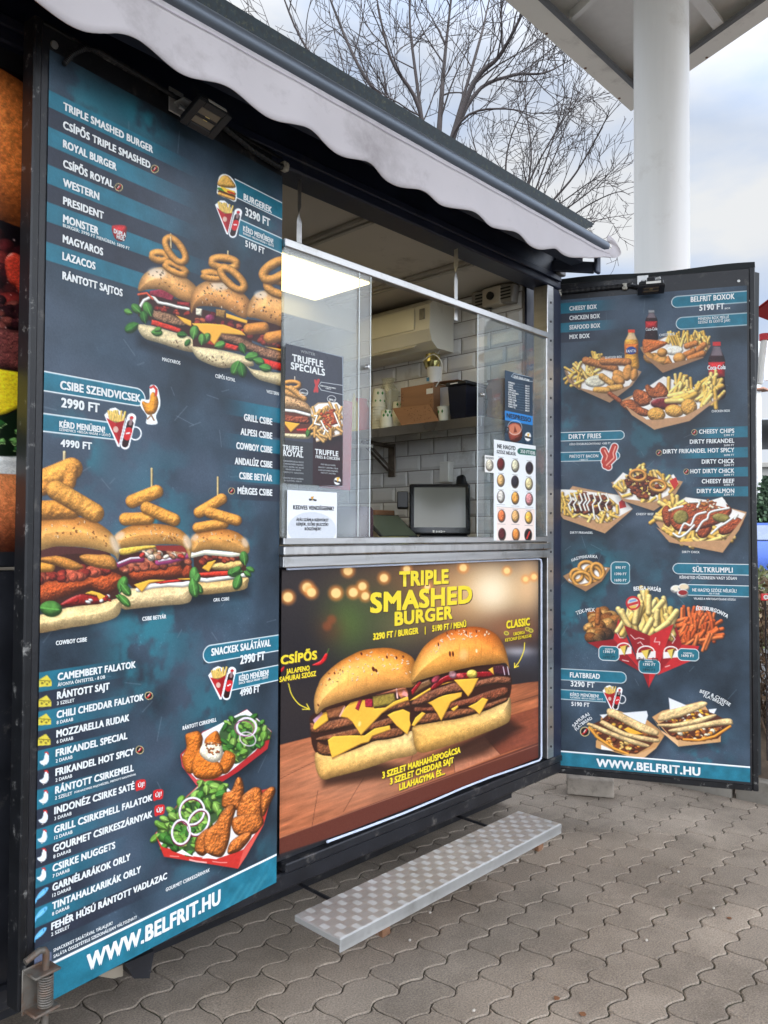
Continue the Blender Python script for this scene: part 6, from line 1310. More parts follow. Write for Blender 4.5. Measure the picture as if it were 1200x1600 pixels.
    q.blob(('s', s5(88, 720, 200, 700, 370, 690, 370, 712, 280, 730, 160, 765, 95, 765)), (226, 184, 74), R=4, spec=.15)
    q.blob(('s', s5(40, 625, 110, 560, 220, 520, 380, 512, 540, 540, 630, 600, 675, 680, 660, 800, 610, 700, 480, 680, 300, 690, 90, 715, 60, 700)), (230, 170, 92), R=32, amp=.25, amb=.85, dif=.5, spec=.06, L=(-.3, -.36, .8), top=(216, 138, 60), bot=(236, 192, 124), edge=.3)
    q.seeds(('p', s5(100, 600, 250, 520, 450, 530, 640, 640, 640, 700, 300, 640, 120, 660)), 34, ((240, 220, 180), (110, 54, 26)), 1.5); q.flat(('e', *s5(90, 610)[0], 8, 6, -.6), (240, 216, 196), 3, .6); q.flat(('e', *s5(640, 660)[0], 6, 11, -.3), (240, 222, 204), 3, .6)
    for a in ((135, 475, 320, 470, 52), (190, 330, 390, 250, 54), (310, 385, 530, 480, 52)): q.stick(*s5(a[0], a[1])[0], *s5(a[2], a[3])[0], a[4] * .19, (226, 154, 66), .1)
    for x, y, l, a in ((690, 1000, 26, -1.5), (690, 1010, 20, -1.1), (690, 990, 22, .9), (680, 960, 30, 1.4)): q.leaf(*s5(x, y)[0], l, a, .36, (92, 150, 70))
    # cowboy csibe (near)
    q.stick(*s4(270, 35)[0], *s4(270, 110)[0], 2.2, (216, 196, 150))
    q.blob(('s', s4(20, 1400, 120, 1380, 300, 1330, 550, 1300, 740, 1250, 745, 1330, 700, 1410, 550, 1460, 300, 1500, 40, 1540, 0, 1460)), (238, 204, 144), R=20, bot=(214, 152, 84), amb=.8)
    q.flat(('p', s4(0, 820, 300, 820, 640, 860, 740, 1060, 720, 1250, 300, 1330, 0, 1340)), (66, 34, 26), .8)
    q.blob(('s', s4(240, 1300, 400, 1220, 560, 1240, 640, 1260, 560, 1300, 300, 1320)), (140, 30, 26), R=8, spec=.25); q.cheese(s4(440, 1210, 500, 1190, 570, 1210, 640, 1250, 570, 1285, 540, 1230)); q.lumps(s4(300, 1260, 660, 1230, 680, 1270, 320, 1300), 10, 4, ((226, 214, 206), (160, 40, 34)), .3)
    q.blob(('s', s4(0, 1120, 120, 1110, 300, 1090, 420, 1110, 480, 1060, 600, 1020, 720, 1050, 760, 1090, 700, 1180, 600, 1215, 480, 1170, 380, 1200, 220, 1260, 60, 1300, 0, 1290)), (184, 82, 38), R=16, amp=1.6, ns=2.6, edge=.45)
    q.lumps(s4(0, 1040, 200, 1050, 400, 1000, 640, 1010, 640, 1040, 380, 1080, 0, 1130), 36, 9, ((170, 60, 44), (196, 92, 66), (140, 46, 36)), .8)
    q.stick(*s4(0, 1000)[0], *s4(150, 990)[0], 8, (216, 148, 60)); q.blob(('s', s4(60, 920, 160, 895, 300, 920, 430, 990, 340, 1020, 200, 980, 80, 950)), (196, 130, 58), R=9, amp=.8); q.blob(('s', s4(400, 900, 520, 880, 660, 900, 705, 960, 690, 1010, 560, 1000, 440, 960)), (198, 134, 64), R=10, amp=.8)
    q.flat(('s', s4(0, 840, 200, 820, 420, 830, 620, 870, 560, 890, 360, 880, 100, 910, 0, 920)), (84, 44, 40), 1)
    q.blob(('s', s4(0, 620, 120, 590, 300, 570, 440, 585, 560, 630, 680, 730, 725, 850, 715, 930, 680, 890, 560, 850, 400, 825, 200, 820, 0, 850)), (232, 172, 94), R=40, amp=.25, ns=4, amb=.85, dif=.5, spec=.06, L=(-.3, -.36, .8), top=(214, 134, 56), bot=(238, 200, 140), edge=.3)
    q.flat(('e', *s4(690, 800)[0], 6, 14, -.4), (240, 224, 206), 4, .6); q.seeds(('p', s4(60, 620, 450, 600, 660, 740, 700, 880, 420, 740, 80, 780)), 26, ((240, 220, 180), (110, 54, 26)), 1.8)
    q.stick(*s4(0, 520)[0], *s4(330, 510)[0], 15, (214, 142, 60), .12); q.stick(*s4(40, 290)[0], *s4(330, 170)[0], 17, (224, 152, 66), .12); q.stick(*s4(40, 350)[0], *s4(110, 330)[0], 11, (206, 134, 56), .12); q.stick(*s4(330, 180)[0], *s4(310, 290)[0], 10, (216, 144, 62), .12); q.stick(*s4(200, 350)[0], *s4(520, 540)[0], 15, (226, 156, 70), .12)
    for x, y, l, a, w in ((730, 1200, 26, -1.2, .4), (740, 1130, 24, .9, .36), (700, 1230, 20, .5, .3), (60, 1330, 36, .1, .45), (720, 1220, 26, .8, .3)): q.leaf(*s4(x, y)[0], l, a, w, (90, 148, 66))
    # ------------- snack list
    g = zm(0, 1000, .375)
    ys = [1052, 1082, 1112, 1143, 1173, 1204, 1233, 1265, 1296, 1327, 1358, 1388, 1416, 1447, 1478]
    ys = [1051.5 + i * 30.6 for i in range(15)]
    for i in range(14):
        q.pill(L, uz(215 if i < 13 else 280, 1200)[0], uz(57, ys[i + 1])[1], uz(57, ys[i])[1], TEAL if i % 2 == 0 else DARKB, 0, '', None, 0, .28, .92, .22)
    for x, y in ((188, 172), (186, 256), (185, 332), (183, 417)):
        p = lambda *v: [(g(x, y)[0][0] + a * .375, g(x, y)[0][1] + b * .375) for a, b in np.array(v).reshape(-1, 2)]
        q.flat(('p', p(-26, -6, 8, -26, 27, -2, 27, 20, -26, 24)), (214, 196, 70), .6); q.flat(('l', p(-26, -4, 27, -1), .7), (120, 108, 40), .5)
        for a, b, r in ((-12, 8, 2), (8, 12, 1.7), (18, 5, 1.3), (-2, 3, 1.1)): q.flat(('e', *p(a, b)[0], r, r, 0), (120, 110, 50), .5)
    for x, y in ((185, 495), (184, 572), (182, 655), (180, 738), (177, 818), (175, 897), (173, 978)):
        p = lambda *v: [(g(x, y)[0][0] + a * .375, g(x, y)[0][1] + b * .375) for a, b in np.array(v).reshape(-1, 2)]
        q.flat(('s', p(-20, 12, -4, 4, 4, -22, 14, -22, 19, 4, 8, 24, -10, 24)), (226, 232, 236), .6); q.flat(('l', p(4, -26, 12, -27, 15, -20), 1.1), (200, 50, 46), .5); q.flat(('l', p(-4, 30, 4, 22), .6), (200, 190, 180), .4)
    for x, y in ((168, 1063), (165, 1143), (161, 1230)):
        p = lambda *v: [(g(x, y)[0][0] + a * .375, g(x, y)[0][1] + b * .375) for a, b in np.array(v).reshape(-1, 2)]
        q.flat(('s', p(-20, 22, -12, 2, 4, -18, 20, -30, 32, -32, 30, -20, 16, -2, -4, 14)), (104, 180, 222), .6); q.flat(('p', p(-14, 16, -30, 20, -36, 30, -26, 30, -22, 38, -14, 26)), (104, 180, 222), .6); q.flat(('l', p(20, -28, 23, -14), .4), (40, 90, 120), .4); q.flat(('l', p(-8, 10, 14, -14), .35), (160, 210, 236), .5)
    for x, y in ((620, 232), (582, 458)): chili(q, *g(x, y)[0], 6.4)
    for x, y in ((586, 604), (659, 645), (665, 709)):
        c0 = g(x, y)[0]; q.flat(('s', [(c0[0] + a, c0[1] + b) for a, b in ((-8, 2), (-7, -6), (0, -8.5), (7, -8), (8, -1), (6, 6), (-2, 8), (-7, 9.5))]), (206, 44, 46), .6)
    price_tag(q, uz(318, 1025)[0], Rr, uz(434, 1016)[1], uz(434, 993)[1], 'l', .028)
    price_tag(q, uz(362, 1060)[0], Rr, uz(434, 1062)[1], uz(434, 1040)[1], '')
    combo(q, *g(918, 180)[0], 17.5, -.1, False)
    # trays
    h = zm(235, 1100, .17083)
    q.tray(h(275, 460, 480, 250, 640, 190, 880, 45, 1110, 250, 1070, 410, 800, 620, 570, 765, 420, 740, 290, 570), h(290, 465, 480, 260, 620, 190, 885, 50, 1105, 250, 960, 440, 720, 640, 570, 690, 420, 690, 320, 580), (172, 40, 44), (236, 238, 240))
    q.flat(('p', h(1105, 250, 1070, 410, 800, 620, 570, 765, 560, 690, 700, 640, 960, 430)), (176, 42, 46), .7); q.flat(('p', h(275, 470, 320, 590, 420, 690, 560, 690, 575, 765, 420, 740, 290, 570)), (206, 74, 78), .7)
    q.salad(h(650, 220, 870, 100, 1090, 240, 1090, 300, 980, 400, 780, 550, 650, 390), 70, 15)
    q.flat(('r', *h(880, 210)[0], 15, 14, 0, 1.6), (226, 214, 226), .5); q.flat(('r', *h(860, 225)[0], 15, 12, .2, .7), (150, 60, 110), .5); q.flat(('r', *h(890, 320)[0], 13, 10, .5, 1.0), (224, 206, 220), .5, .8)
    for P in ((320, 290, 370, 260, 440, 250, 480, 310, 470, 400, 500, 450, 400, 620, 330, 620, 290, 500, 330, 400), (510, 310, 600, 245, 635, 300, 640, 400, 560, 480, 500, 380), (660, 470, 700, 425, 775, 470, 760, 560, 690, 640, 620, 600), (385, 520, 440, 440, 560, 490, 650, 560, 660, 640, 560, 690, 430, 680, 385, 620)):
        q.shadow(('s', h(*P)), 3, .4, (60, 24, 8)); q.blob(('s', h(*P)), (214, 118, 44), R=11, amp=1.1, ns=2.6, edge=.35, spec=.05)
    q.blob(('s', h(450, 440, 480, 370, 560, 350, 640, 370, 665, 440, 640, 510, 570, 535, 490, 500)), (236, 224, 196), R=8, amb=.8); q.lumps(h(500, 360, 640, 350, 650, 440, 580, 480, 500, 420), 26, 2, ((190, 110, 50), (150, 76, 34)), .2)
    q.tray(h(40, 1190, 240, 930, 440, 740, 850, 830, 1130, 760, 1035, 1110, 880, 1380, 800, 1505, 125, 1395, 90, 1300), h(45, 1195, 245, 935, 440, 750, 700, 760, 1030, 1090, 850, 1330, 600, 1420, 300, 1380, 100, 1290), (200, 60, 50), (238, 238, 234))
    q.salad(h(60, 1160, 220, 960, 440, 760, 540, 700, 690, 740, 660, 1000, 480, 1180, 400, 1360, 180, 1320), 120, 17)
    for x, y, rx, ry, a in ((380, 980, 19, 21, .3), (440, 1080, 15, 21, .5), (280, 1170, 14, 19, .1)): q.flat(('r', *h(x, y + 12)[0], rx, ry, a, 1.6), (124, 34, 62), .6); q.flat(('r', *h(x, y)[0], rx, ry, a, 1.5), (232, 224, 232), .5)
    for P in ((655, 930, 670, 820, 740, 790, 790, 680, 830, 680, 855, 780, 830, 940, 780, 970, 700, 960), (790, 1010, 830, 860, 900, 790, 970, 760, 1020, 800, 1030, 960, 1000, 1060, 850, 1060), (1020, 1000, 1010, 850, 1080, 770, 1130, 760, 1140, 810, 1090, 920, 1040, 1020), (745, 1060, 860, 1010, 1000, 1010, 1035, 1090, 980, 1170, 860, 1210, 770, 1180), (410, 1340, 430, 1220, 520, 1140, 560, 1180, 540, 1320, 480, 1390), (500, 1350, 500, 1190, 600, 1080, 660, 980, 740, 920, 780, 960, 740, 1100, 720, 1250, 660, 1390, 570, 1390), (710, 1370, 730, 1270, 820, 1200, 915, 1170, 915, 1230, 820, 1340)):
        q.shadow(('s', h(*P)), 3, .5, (60, 22, 8)); q.blob(('s', h(*P)), (200, 112, 50), R=10, amp=1.5, ns=2.8, edge=.45, spec=.1, var=.25)
    q.flat(('p', h(45, 1195, 100, 1300, 300, 1390, 600, 1420, 850, 1340, 1035, 1100, 880, 1385, 800, 1505, 125, 1395)), (198, 52, 44), .7, 1, .1); q.flat(('p', h(850, 1340, 1035, 1100, 880, 1385, 800, 1505)), (216, 92, 80), .7, .9)
    q.flat(('p', h(240, 1360, 290, 1330, 400, 1400)), (236, 234, 228), .6); q.flat(('p', h(470, 1415, 520, 1365, 590, 1405)), (236, 234, 228), .6)
    q.flat(('l', h(360, 1425, 420, 1440, 510, 1450), 1.2), (240, 200, 190), .5, .8); q.flat(('l', h(570, 1440, 640, 1450, 700, 1450), .7), (240, 190, 180), .5, .7); q.flat(('l', h(180, 1390, 260, 1395), .6), (240, 190, 180), .5, .7)
    # foot band
    zf = uz(260, 1418.5)[1]
    q.pill(L, Rr, 0, zf - .004, TEAL, 0, '', None, 0, 0, 1, .3); q.pill(L, Rr, zf - .004, zf + .003, WHITE, 0, '', None, 0)
    q.flat(('p', g(0, 1000, 95, 1330, 150, 1300, 215, 1300, 218, 1500, 0, 1560)[1:]), (112, 118, 140), 1, .9)
    for a, b in ((980, 1150), (1010, 1145), (1050, 1120), (1080, 1110)): q.flat(('l', g(a - 30, b - 40, a + 30, b - 130), 2), (70, 140, 156), 3, .5)
FR = ((232, 190, 96), (222, 176, 80), (240, 204, 122))
def art_right(q):
    slate(q, [(.2, 1.3, .14, .12, .9), (.1, 1.05, .12, .12, .6), (.5, 2.0, .2, .2, .35), (.72, .42, .1, .1, .7), (.6, 1.2, .15, .2, .35), (.05, 2.1, .1, .2, .35), (.1, 2.62, .1, .08, .4)])
    uz = q.uz; Rr = .945; L = -.01
    def strip(px, y0, y1, u0, u1, col, fade=0, al=.92): q.pill(u0, u1, uz(px, y1)[1], uz(px, y0)[1], col, 0, '', None, 0, fade, al, .22)
    for i, (a, b) in enumerate(((474.5, 491), (491, 505.5), (505.5, 520.5), (520.5, 536))): strip(869, a, b, L, .34, TEAL if i % 2 == 0 else DARKB, .22)
    def tag(px, y0, y1, u0, u1, side, rad): price_tag(q, u0, u1, uz(px, y1)[1], uz(px, y0)[1], side, rad)
    tag(1164, 455.5, 472, uz(1050, 470)[0], Rr, 'l', .026); tag(1164, 489.5, 507.5, uz(1057, 500)[0], Rr, 'l', .028)
    tag(869, 676.5, 689, L, uz(975, 685)[0], 'r', .022); tag(869, 707.5, 720.5, L, uz(968, 712)[0], 'r', .024)
    for i, (a, b) in enumerate(((666, 683), (683, 698.5), (698.5, 714.5), (714.5, 729.5), (729.5, 744.5), (744.5, 760), (760, 775.5))): strip(1165, a, b, uz(1075 - (25 if i == 2 else 0), 700)[0], Rr, TEAL if i % 2 == 0 else DARKB, -.12)
    tag(1166, 882.5, 898, uz(1052, 890)[0], Rr, 'l', .025); tag(1166, 916, 932, uz(1072, 924)[0], Rr, '', .02)
    tag(869, 1045, 1061, L, uz(978, 1060)[0], 'r', .025); tag(869, 1077.5, 1091.5, L, uz(946, 1085)[0], '', .02)
    a = zm(875, 480, .225)
    # bottles
    def bottle(p, cap, body, label, neck=(170, 170, 176)):
        x, y, w, hh = p; q.blob(('s', [(x - w * .18, y), (x + w * .18, y), (x + w * .24, y + hh * .12), (x + w * .5, y + hh * .32), (x + w * .46, y + hh * .6), (x + w * .5, y + hh), (x - w * .5, y + hh), (x - w * .46, y + hh * .6), (x - w * .5, y + hh * .32), (x - w * .24, y + hh * .12)]), body, R=w * .45, amb=.6, spec=.12, var=.03)
        q.flat(('p', [(x - w * .2, y + hh * .07), (x + w * .2, y + hh * .07), (x + w * .36, y + hh * .24), (x - w * .36, y + hh * .24)]), neck, 1.2, .7)
        q.flat(('p', [(x - w * .24, y - 1), (x + w * .24, y - 1), (x + w * .24, y + hh * .06), (x - w * .24, y + hh * .06)]), cap, .5)
        q.blob(('p', [(x - w * .5, y + hh * .36), (x + w * .5, y + hh * .35), (x + w * .48, y + hh * .62), (x - w * .48, y + hh * .63)]), label, R=w * .4, amb=.7, var=.03)
    bottle((*a(635, 25)[0], 19, 46), (150, 150, 150), (46, 22, 26), (186, 44, 46), (150, 140, 146))
    bottle((*a(496, 160)[0], 22, 60), (222, 74, 44), (232, 164, 60), (222, 120, 44), (226, 206, 180)); q.flat(('e', *a(495, 300)[0], 8, 6, 0), (40, 70, 140), .6)
    bottle((*a(1088, 245)[0], 26, 86), (196, 44, 44), (52, 24, 28), (204, 44, 48), (150, 140, 146))
    # cheesy box
    q.tray(a(555, 280, 740, 200, 1048, 265, 1000, 340, 715, 455, 600, 350), a(575, 285, 740, 205, 1030, 270, 980, 345, 760, 395, 610, 345), (166, 126, 90))
    q.fries(a(740, 200, 1030, 190, 1030, 280, 760, 260), 44, 16, 2.0, FR); q.blob(('s', a(575, 235, 600, 222, 735, 240, 730, 265, 640, 310, 590, 330, 575, 280)), (196, 108, 52), R=6, amp=.6, ns=2)
    q.blob(('e', *a(790, 300)[0], 15, 7.5, -.05), (232, 224, 208), R=5, amb=.8)
    for s_ in ((880, 270, 940, 250), (940, 310, 1000, 260), (870, 330, 925, 305), (900, 355, 990, 320)): q.stick(*a(*s_[:2])[0], *a(*s_[2:])[0], 4.6, (198, 124, 62), .1)
    q.lumps(a(600, 325, 720, 300, 730, 380, 640, 390, 600, 360), 5, 9, ((206, 146, 74), (214, 156, 84)), .3); q.blob(('p', a(720, 395, 750, 330, 790, 400)), (204, 134, 66), R=4, amp=.3); q.blob(('e', *a(830, 355)[0], 10, 9, 0), (210, 148, 76), R=8, amp=.3); q.blob(('e', *a(710, 315)[0], 8, 7, 0), (210, 148, 76), R=7, amp=.3)
    q.flat(('p', a(560, 290, 610, 345, 715, 400, 990, 345, 1000, 350, 715, 455, 600, 355)), (158, 118, 84), .7, 1, .1)
    # seafood box
    q.tray(a(30, 440, 300, 340, 567, 448, 500, 540, 345, 662, 120, 560), a(50, 445, 150, 390, 300, 350, 545, 450, 480, 545, 300, 595, 130, 560), (172, 134, 98))
    q.fries(a(60, 440, 150, 385, 260, 330, 290, 360, 240, 500, 140, 560, 60, 500), 46, 19, 2.4, FR, 1.2)
    for s_ in ((180, 370, 380, 425), (300, 375, 470, 380)): q.stick(*a(*s_[:2])[0], *a(*s_[2:])[0], 6, (190, 120, 62), .1)
    q.blob(('e', *a(250, 515)[0], 17, 9.5, -.1), (222, 214, 190), R=5, amb=.8)
    for e_ in ((410, 475, 11, 8, .6), (470, 455, 8, 13, .2), (515, 470, 6, 10, .2), (405, 505, 11, 8, .5)): q.blob(('e', *a(*e_[:2])[0], *e_[2:]), (206, 142, 70), R=6, amp=.3)
    for s_ in ((290, 480, 360, 530), (340, 565, 420, 555), (250, 575, 330, 575)): q.stick(*a(*s_[:2])[0], *a(*s_[2:])[0], 5, (214, 158, 80), .1)
    q.flat(('p', a(32, 448, 60, 520, 130, 572, 330, 605, 500, 540, 560, 460, 500, 545, 345, 662, 120, 562)), (166, 128, 94), .7, 1, .1)
    # chicken box
    q.tray(a(420, 650, 700, 520, 1118, 620, 900, 780, 655, 850, 500, 740), a(450, 660, 720, 480, 1110, 620, 900, 760, 600, 780), (190, 146, 106))
    q.fries(a(720, 500, 1100, 480, 1110, 640, 900, 660, 760, 600), 56, 26, 2.9, FR, .7, -1.1)
    for P in ((510, 590, 540, 570, 620, 600, 640, 660, 560, 690, 510, 640), (590, 560, 610, 535, 650, 560, 690, 520, 740, 560, 750, 610, 690, 640, 620, 620), (420, 660, 500, 640, 560, 690, 620, 720, 600, 760, 520, 740, 440, 700)): q.blob(('s', a(*P)), (176, 96, 50), R=7, amp=1.2, ns=2.4, edge=.4, var=.25)
    q.stick(*a(345, 600)[0], *a(415, 650)[0], 3.4, (170, 90, 50), .2)
    q.flat(('e', *a(725, 670)[0], 23, 10, .05), (190, 160, 150), .7); q.blob(('e', *a(725, 672)[0], 21, 9, .05), (112, 30, 34), R=6, spec=.3)
    q.fries(a(760, 640, 830, 590, 960, 600, 900, 640, 800, 660), 8, 30, 4, FR, .3, -.3)
    for e_ in ((670, 745, 14, 11, .1), (795, 720, 15, 10, .1), (895, 695, 13, 13, .2)): q.blob(('e', *a(*e_[:2])[0], *e_[2:]), (222, 162, 76), R=9, amp=.9, ns=2)
    q.flat(('p', a(450, 680, 600, 785, 700, 780, 860, 760, 1118, 620, 900, 790, 655, 850, 500, 750)), (192, 146, 106), .7, 1, .1)
    # bacon
    b = zm(850, 650, .29167)
    for P in ((320, 185, 335, 215, 325, 245, 345, 272), (378, 165, 365, 200, 370, 225, 330, 265)): q.flat(('l', b(*P), 6.4), WHITE, .6)
    for P in ((320, 185, 335, 215, 325, 245, 345, 272), (378, 165, 365, 200, 370, 225, 330, 265)):
        q.flat(('l', b(*P), 5), (188, 64, 50), .6)
        q.flat(('l', b(*P) + (1.4, -.4), .9), (236, 170, 150), .5)
    for x, y in ((806, 87), (616, 197), (763, 298)): chili(q, *b(x, y)[0], 4.6)
    # loaded fries
    c = zm(865, 720, .25833)
    q.tray(c(8, 280, 115, 152, 200, 170, 405, 210, 480, 290, 310, 438, 60, 350), c(10, 270, 22, 172, 110, 175, 400, 208, 475, 292, 330, 375, 60, 320), (190, 146, 106))
    q.fries(c(15, 240, 100, 190, 400, 230, 400, 340, 300, 375, 100, 330, 20, 280), 60, 17, 2.5, FR, 1.4); q.lumps(c(80, 230, 180, 190, 340, 220, 350, 310, 150, 320), 40, 5, ((112, 56, 34), (140, 72, 44), (88, 42, 30)), .6)
    for x in (95, 125, 160, 185, 205, 240, 275, 320): q.zig(c(x, 200, x + 14, 240, x - 4, 265, x + 8, 300 if x != 240 else 350), 1.3)
    q.flat(('p', c(395, 250, 425, 225, 440, 280, 400, 290)), (190, 50, 44), .6); q.flat(('p', c(10, 290, 60, 330, 230, 378, 330, 378, 470, 300, 310, 438, 60, 352)), (192, 146, 104), .7, 1, .1)
    q.tray(c(348, 130, 430, 110, 600, 90, 783, 125, 730, 215, 605, 302, 420, 240), c(360, 135, 420, 70, 450, 85, 580, 95, 615, 52, 640, 95, 680, 110, 725, 80, 755, 130, 690, 210, 600, 250, 420, 230), (184, 142, 102))
    q.fries(c(360, 140, 440, 110, 520, 30, 560, 60, 720, 110, 740, 170, 600, 250, 430, 220), 60, 17, 2.6, FR, 1.3); q.lumps(c(430, 120, 480, 70, 640, 110, 660, 190, 560, 235, 470, 200), 70, 4, ((112, 52, 30), (144, 70, 40), (84, 38, 26)), .6)
    q.ring(*c(510, 88)[0], 12, 8, .1, 2.6); q.ring(*c(632, 150)[0], 12, 8, .1, 2.6); q.flat(('p', c(700, 120, 740, 100, 755, 140, 730, 175)), (196, 52, 46), .6)
    q.flat(('p', c(352, 145, 420, 225, 500, 255, 610, 250, 690, 215, 770, 140, 730, 215, 605, 302, 420, 242)), (178, 136, 98), .7, 1, .1)
    q.tray(c(600, 350, 800, 220, 1168, 310, 1120, 420, 1022, 555, 700, 490), c(640, 330, 800, 220, 950, 240, 1020, 218, 1070, 290, 1160, 320, 1060, 480, 760, 480), (192, 146, 104))
    q.fries(c(600, 340, 690, 230, 760, 260, 820, 300, 900, 420, 1050, 430, 1060, 480, 860, 500, 700, 450, 620, 400), 70, 26, 3.4, FR, 1.3, -.4)
    for P in ((655, 300, 690, 270, 720, 330, 700, 400, 665, 370), (860, 350, 930, 300, 960, 400, 920, 465, 870, 450), (1000, 400, 1090, 340, 1150, 370, 1110, 420, 1020, 450), (700, 330, 800, 260, 1000, 250, 1080, 300, 1000, 380, 850, 420, 740, 420)): q.blob(('s', c(*P)), (164, 78, 44), R=7, amp=1.2, ns=2.4, edge=.4)
    q.lumps(c(800, 250, 960, 230, 1020, 300, 830, 310), 30, 3, ((190, 120, 60), (226, 206, 180), (160, 90, 50)), .3)
    q.blob(('e', *c(770, 342)[0], 12, 11, -.3), (142, 128, 66), R=5, amp=.5, spec=.1); q.blob(('e', *c(1014, 346)[0], 14, 7, .1), (142, 128, 66), R=5, amp=.5, spec=.1)
    for P in ((760, 440, 790, 380, 830, 390, 860, 330, 920, 310), (865, 425, 900, 370, 930, 350, 950, 310, 1060, 285), (955, 440, 1000, 400, 1050, 370, 1110, 325, 1095, 350), (725, 440, 760, 460, 800, 440, 850, 390), (700, 300, 740, 285, 780, 275), (830, 250, 880, 250, 870, 280)): q.zig(spl_open(c(*P), 4), 1.7)
    q.flat(('p', c(980, 270, 990, 240, 1035, 235, 1050, 285)), (240, 236, 230), .6); q.flat(('p', c(620, 400, 760, 490, 1040, 480, 1168, 320, 1120, 420, 1022, 555, 700, 492)), (192, 146, 104), .7, 1, .1)
    # onion rings
    d = zm(875, 860, .21667)
    q.tray(d(22, 185, 180, 100, 364, 125, 300, 220, 185, 295, 60, 225), d(60, 215, 100, 130, 200, 90, 340, 130, 260, 220, 120, 250), (172, 128, 88))
    for r_ in ((190, 120, 11, 8, 0), (120, 180, 9, 9, 0), (240, 170, 13, 11, .6), (160, 210, 14, 11, .2), (270, 150, 9, 12, -.4)): q.ring(*d(*r_[:2])[0], *r_[2:], 3.0, (216, 156, 76))
    q.flat(('p', d(25, 190, 90, 245, 190, 255, 290, 215, 360, 130, 300, 222, 185, 295, 60, 228)), (160, 118, 82), .7, 1, .1)
    def box(P, side='lrtb'): x0, y0, x1, y1 = P; u0, zt = uz(*d(x0, y0)[0]); u1, zb = uz(*d(x1, y1)[0]); q.pill(u0, u1, zb, zt, (40, 112, 128), .022, 'lr', WHITE, .003)
    # cones
    def cone(P, l, r): q.shadow(('p', d(*P)), 6, .5); q.flat(('p', d(*l)), (150, 30, 36), .7, 1, .1, 6); q.flat(('p', d(*r)), (196, 44, 48), .7, 1, .1, 6)
    q.lumps(d(190, 500, 270, 430, 410, 470, 400, 600, 300, 650, 205, 660), 34, 11, ((160, 102, 50), (186, 126, 66), (140, 84, 40), (200, 150, 84)), .9)
    q.stick(*d(275, 430)[0], *d(270, 520)[0], 4, (176, 104, 50), .1); cone((200, 665, 420, 495, 600, 880, 560, 870), (200, 665, 385, 640, 590, 880), (385, 640, 420, 495, 600, 885, 560, 840))
    q.fries(d(840, 500, 900, 450, 1060, 460, 1120, 530, 1120, 640, 1020, 700, 880, 680), 70, 34, 2.7, ((214, 104, 50), (198, 88, 40), (224, 122, 66)), .9, -1.0)
    cone((820, 490, 880, 680, 1000, 690, 700, 890), (820, 490, 880, 680, 710, 890, 700, 850), (880, 680, 1005, 690, 960, 790, 700, 900))
    q.fries(d(440, 460, 600, 350, 840, 450, 800, 560, 650, 620, 480, 550), 40, 44, 3.9, ((232, 200, 118), (222, 186, 98), (240, 214, 140)), .7)
    for s_ in ((445, 450, 500, 550), (840, 440, 780, 520), (640, 335, 640, 450), (740, 370, 680, 440), (560, 400, 540, 520), (700, 440, 690, 540), (660, 500, 610, 590), (780, 520, 700, 580)): q.stick(*d(*s_[:2])[0], *d(*s_[2:])[0], 4.6, (238, 208, 130), .04)
    cone((465, 540, 640, 615, 810, 545, 640, 990), (462, 540, 648, 615, 640, 990, 600, 890), (648, 615, 820, 530, 690, 890, 640, 990))
    for x, y, k in ((620, 750, 1), (460, 720, .8), (800, 745, .8)):
        q.flat(('r', *d(x, y - 18)[0], 13 * k, 9 * k, 0, 1), (236, 226, 222), .5); q.flat(('p', d(x - 70 * k, y - 10, x + 70 * k, y - 25, x + 70 * k, y + 25, x - 70 * k, y + 35)), (232, 226, 220), .6); q.flat(('p', d(x - 35 * k, y - 25, x + 45 * k, y - 40, x + 5 * k, y + 40)), (226, 196, 90), .6); q.flat(('p', d(x + 20 * k, y - 30, x + 45 * k, y - 40, x + 5 * k, y + 40)), (40, 34, 30), .6, .8)
    for s_ in ((510, 610, 540, 640, 570, 630, 605, 640), (560, 670, 580, 660, 600, 685), (690, 630, 680, 660, 720, 660, 715, 680), (415, 600, 430, 630, 455, 630), (805, 600, 830, 640, 810, 670), (450, 790, 495, 800), (760, 840, 790, 830)): q.flat(('l', d(*s_), .7), (236, 214, 208), .5, .8)
    q.flat(('e', *d(527, 380)[0], 11.5, 11, 0), (196, 40, 46), .6); q.flat(('e', *d(527, 380)[0], 8.6, 8, 0), (214, 206, 190), .6); q.flat(('p', d(490, 385, 565, 365, 565, 385, 490, 405)), (196, 50, 54), .6); q.flat(('p', d(500, 360, 550, 350, 550, 362, 500, 375)), (110, 150, 200), .6); q.flat(('p', d(500, 405, 555, 392, 545, 415, 510, 418)), (226, 180, 80), .6)
    box((370, 85, 502, 240)); box((282, 690, 424, 795)); box((570, 785, 718, 888)); box((850, 708, 1000, 797))
    # dips
    for x, y, cl in ((838, 280, (232, 224, 200)), (893, 268, (226, 206, 170)), (885, 310, (150, 40, 40))): q.blob(('e', *d(x, y)[0], 9, 6.5, 0), (230, 228, 222), R=5); q.flat(('e', *d(x, y - 6)[0], 7, 4, 0), cl, .6)
    # flatbreads
    combo(q, 955, 1090, 12.5, .06)
    e = zm(880, 1060, .24167)
    q.tray(e(210, 440, 245, 250, 330, 200, 545, 270, 660, 360, 600, 450, 500, 532, 380, 490), None, (204, 152, 98)); q.flat(('p', e(235, 235, 540, 210, 548, 240, 520, 330, 300, 300)), (224, 226, 230), .7); q.flat(('p', e(215, 445, 250, 430, 330, 470, 250, 460)), (236, 234, 230), .7)
    def bread(P, dy):
        P = np.array(P, float).reshape(-1, 2)
        q.blob(('s', e(*P.ravel())), (226, 192, 136), R=4, amp=.5, ns=3, amb=.7, var=.2)
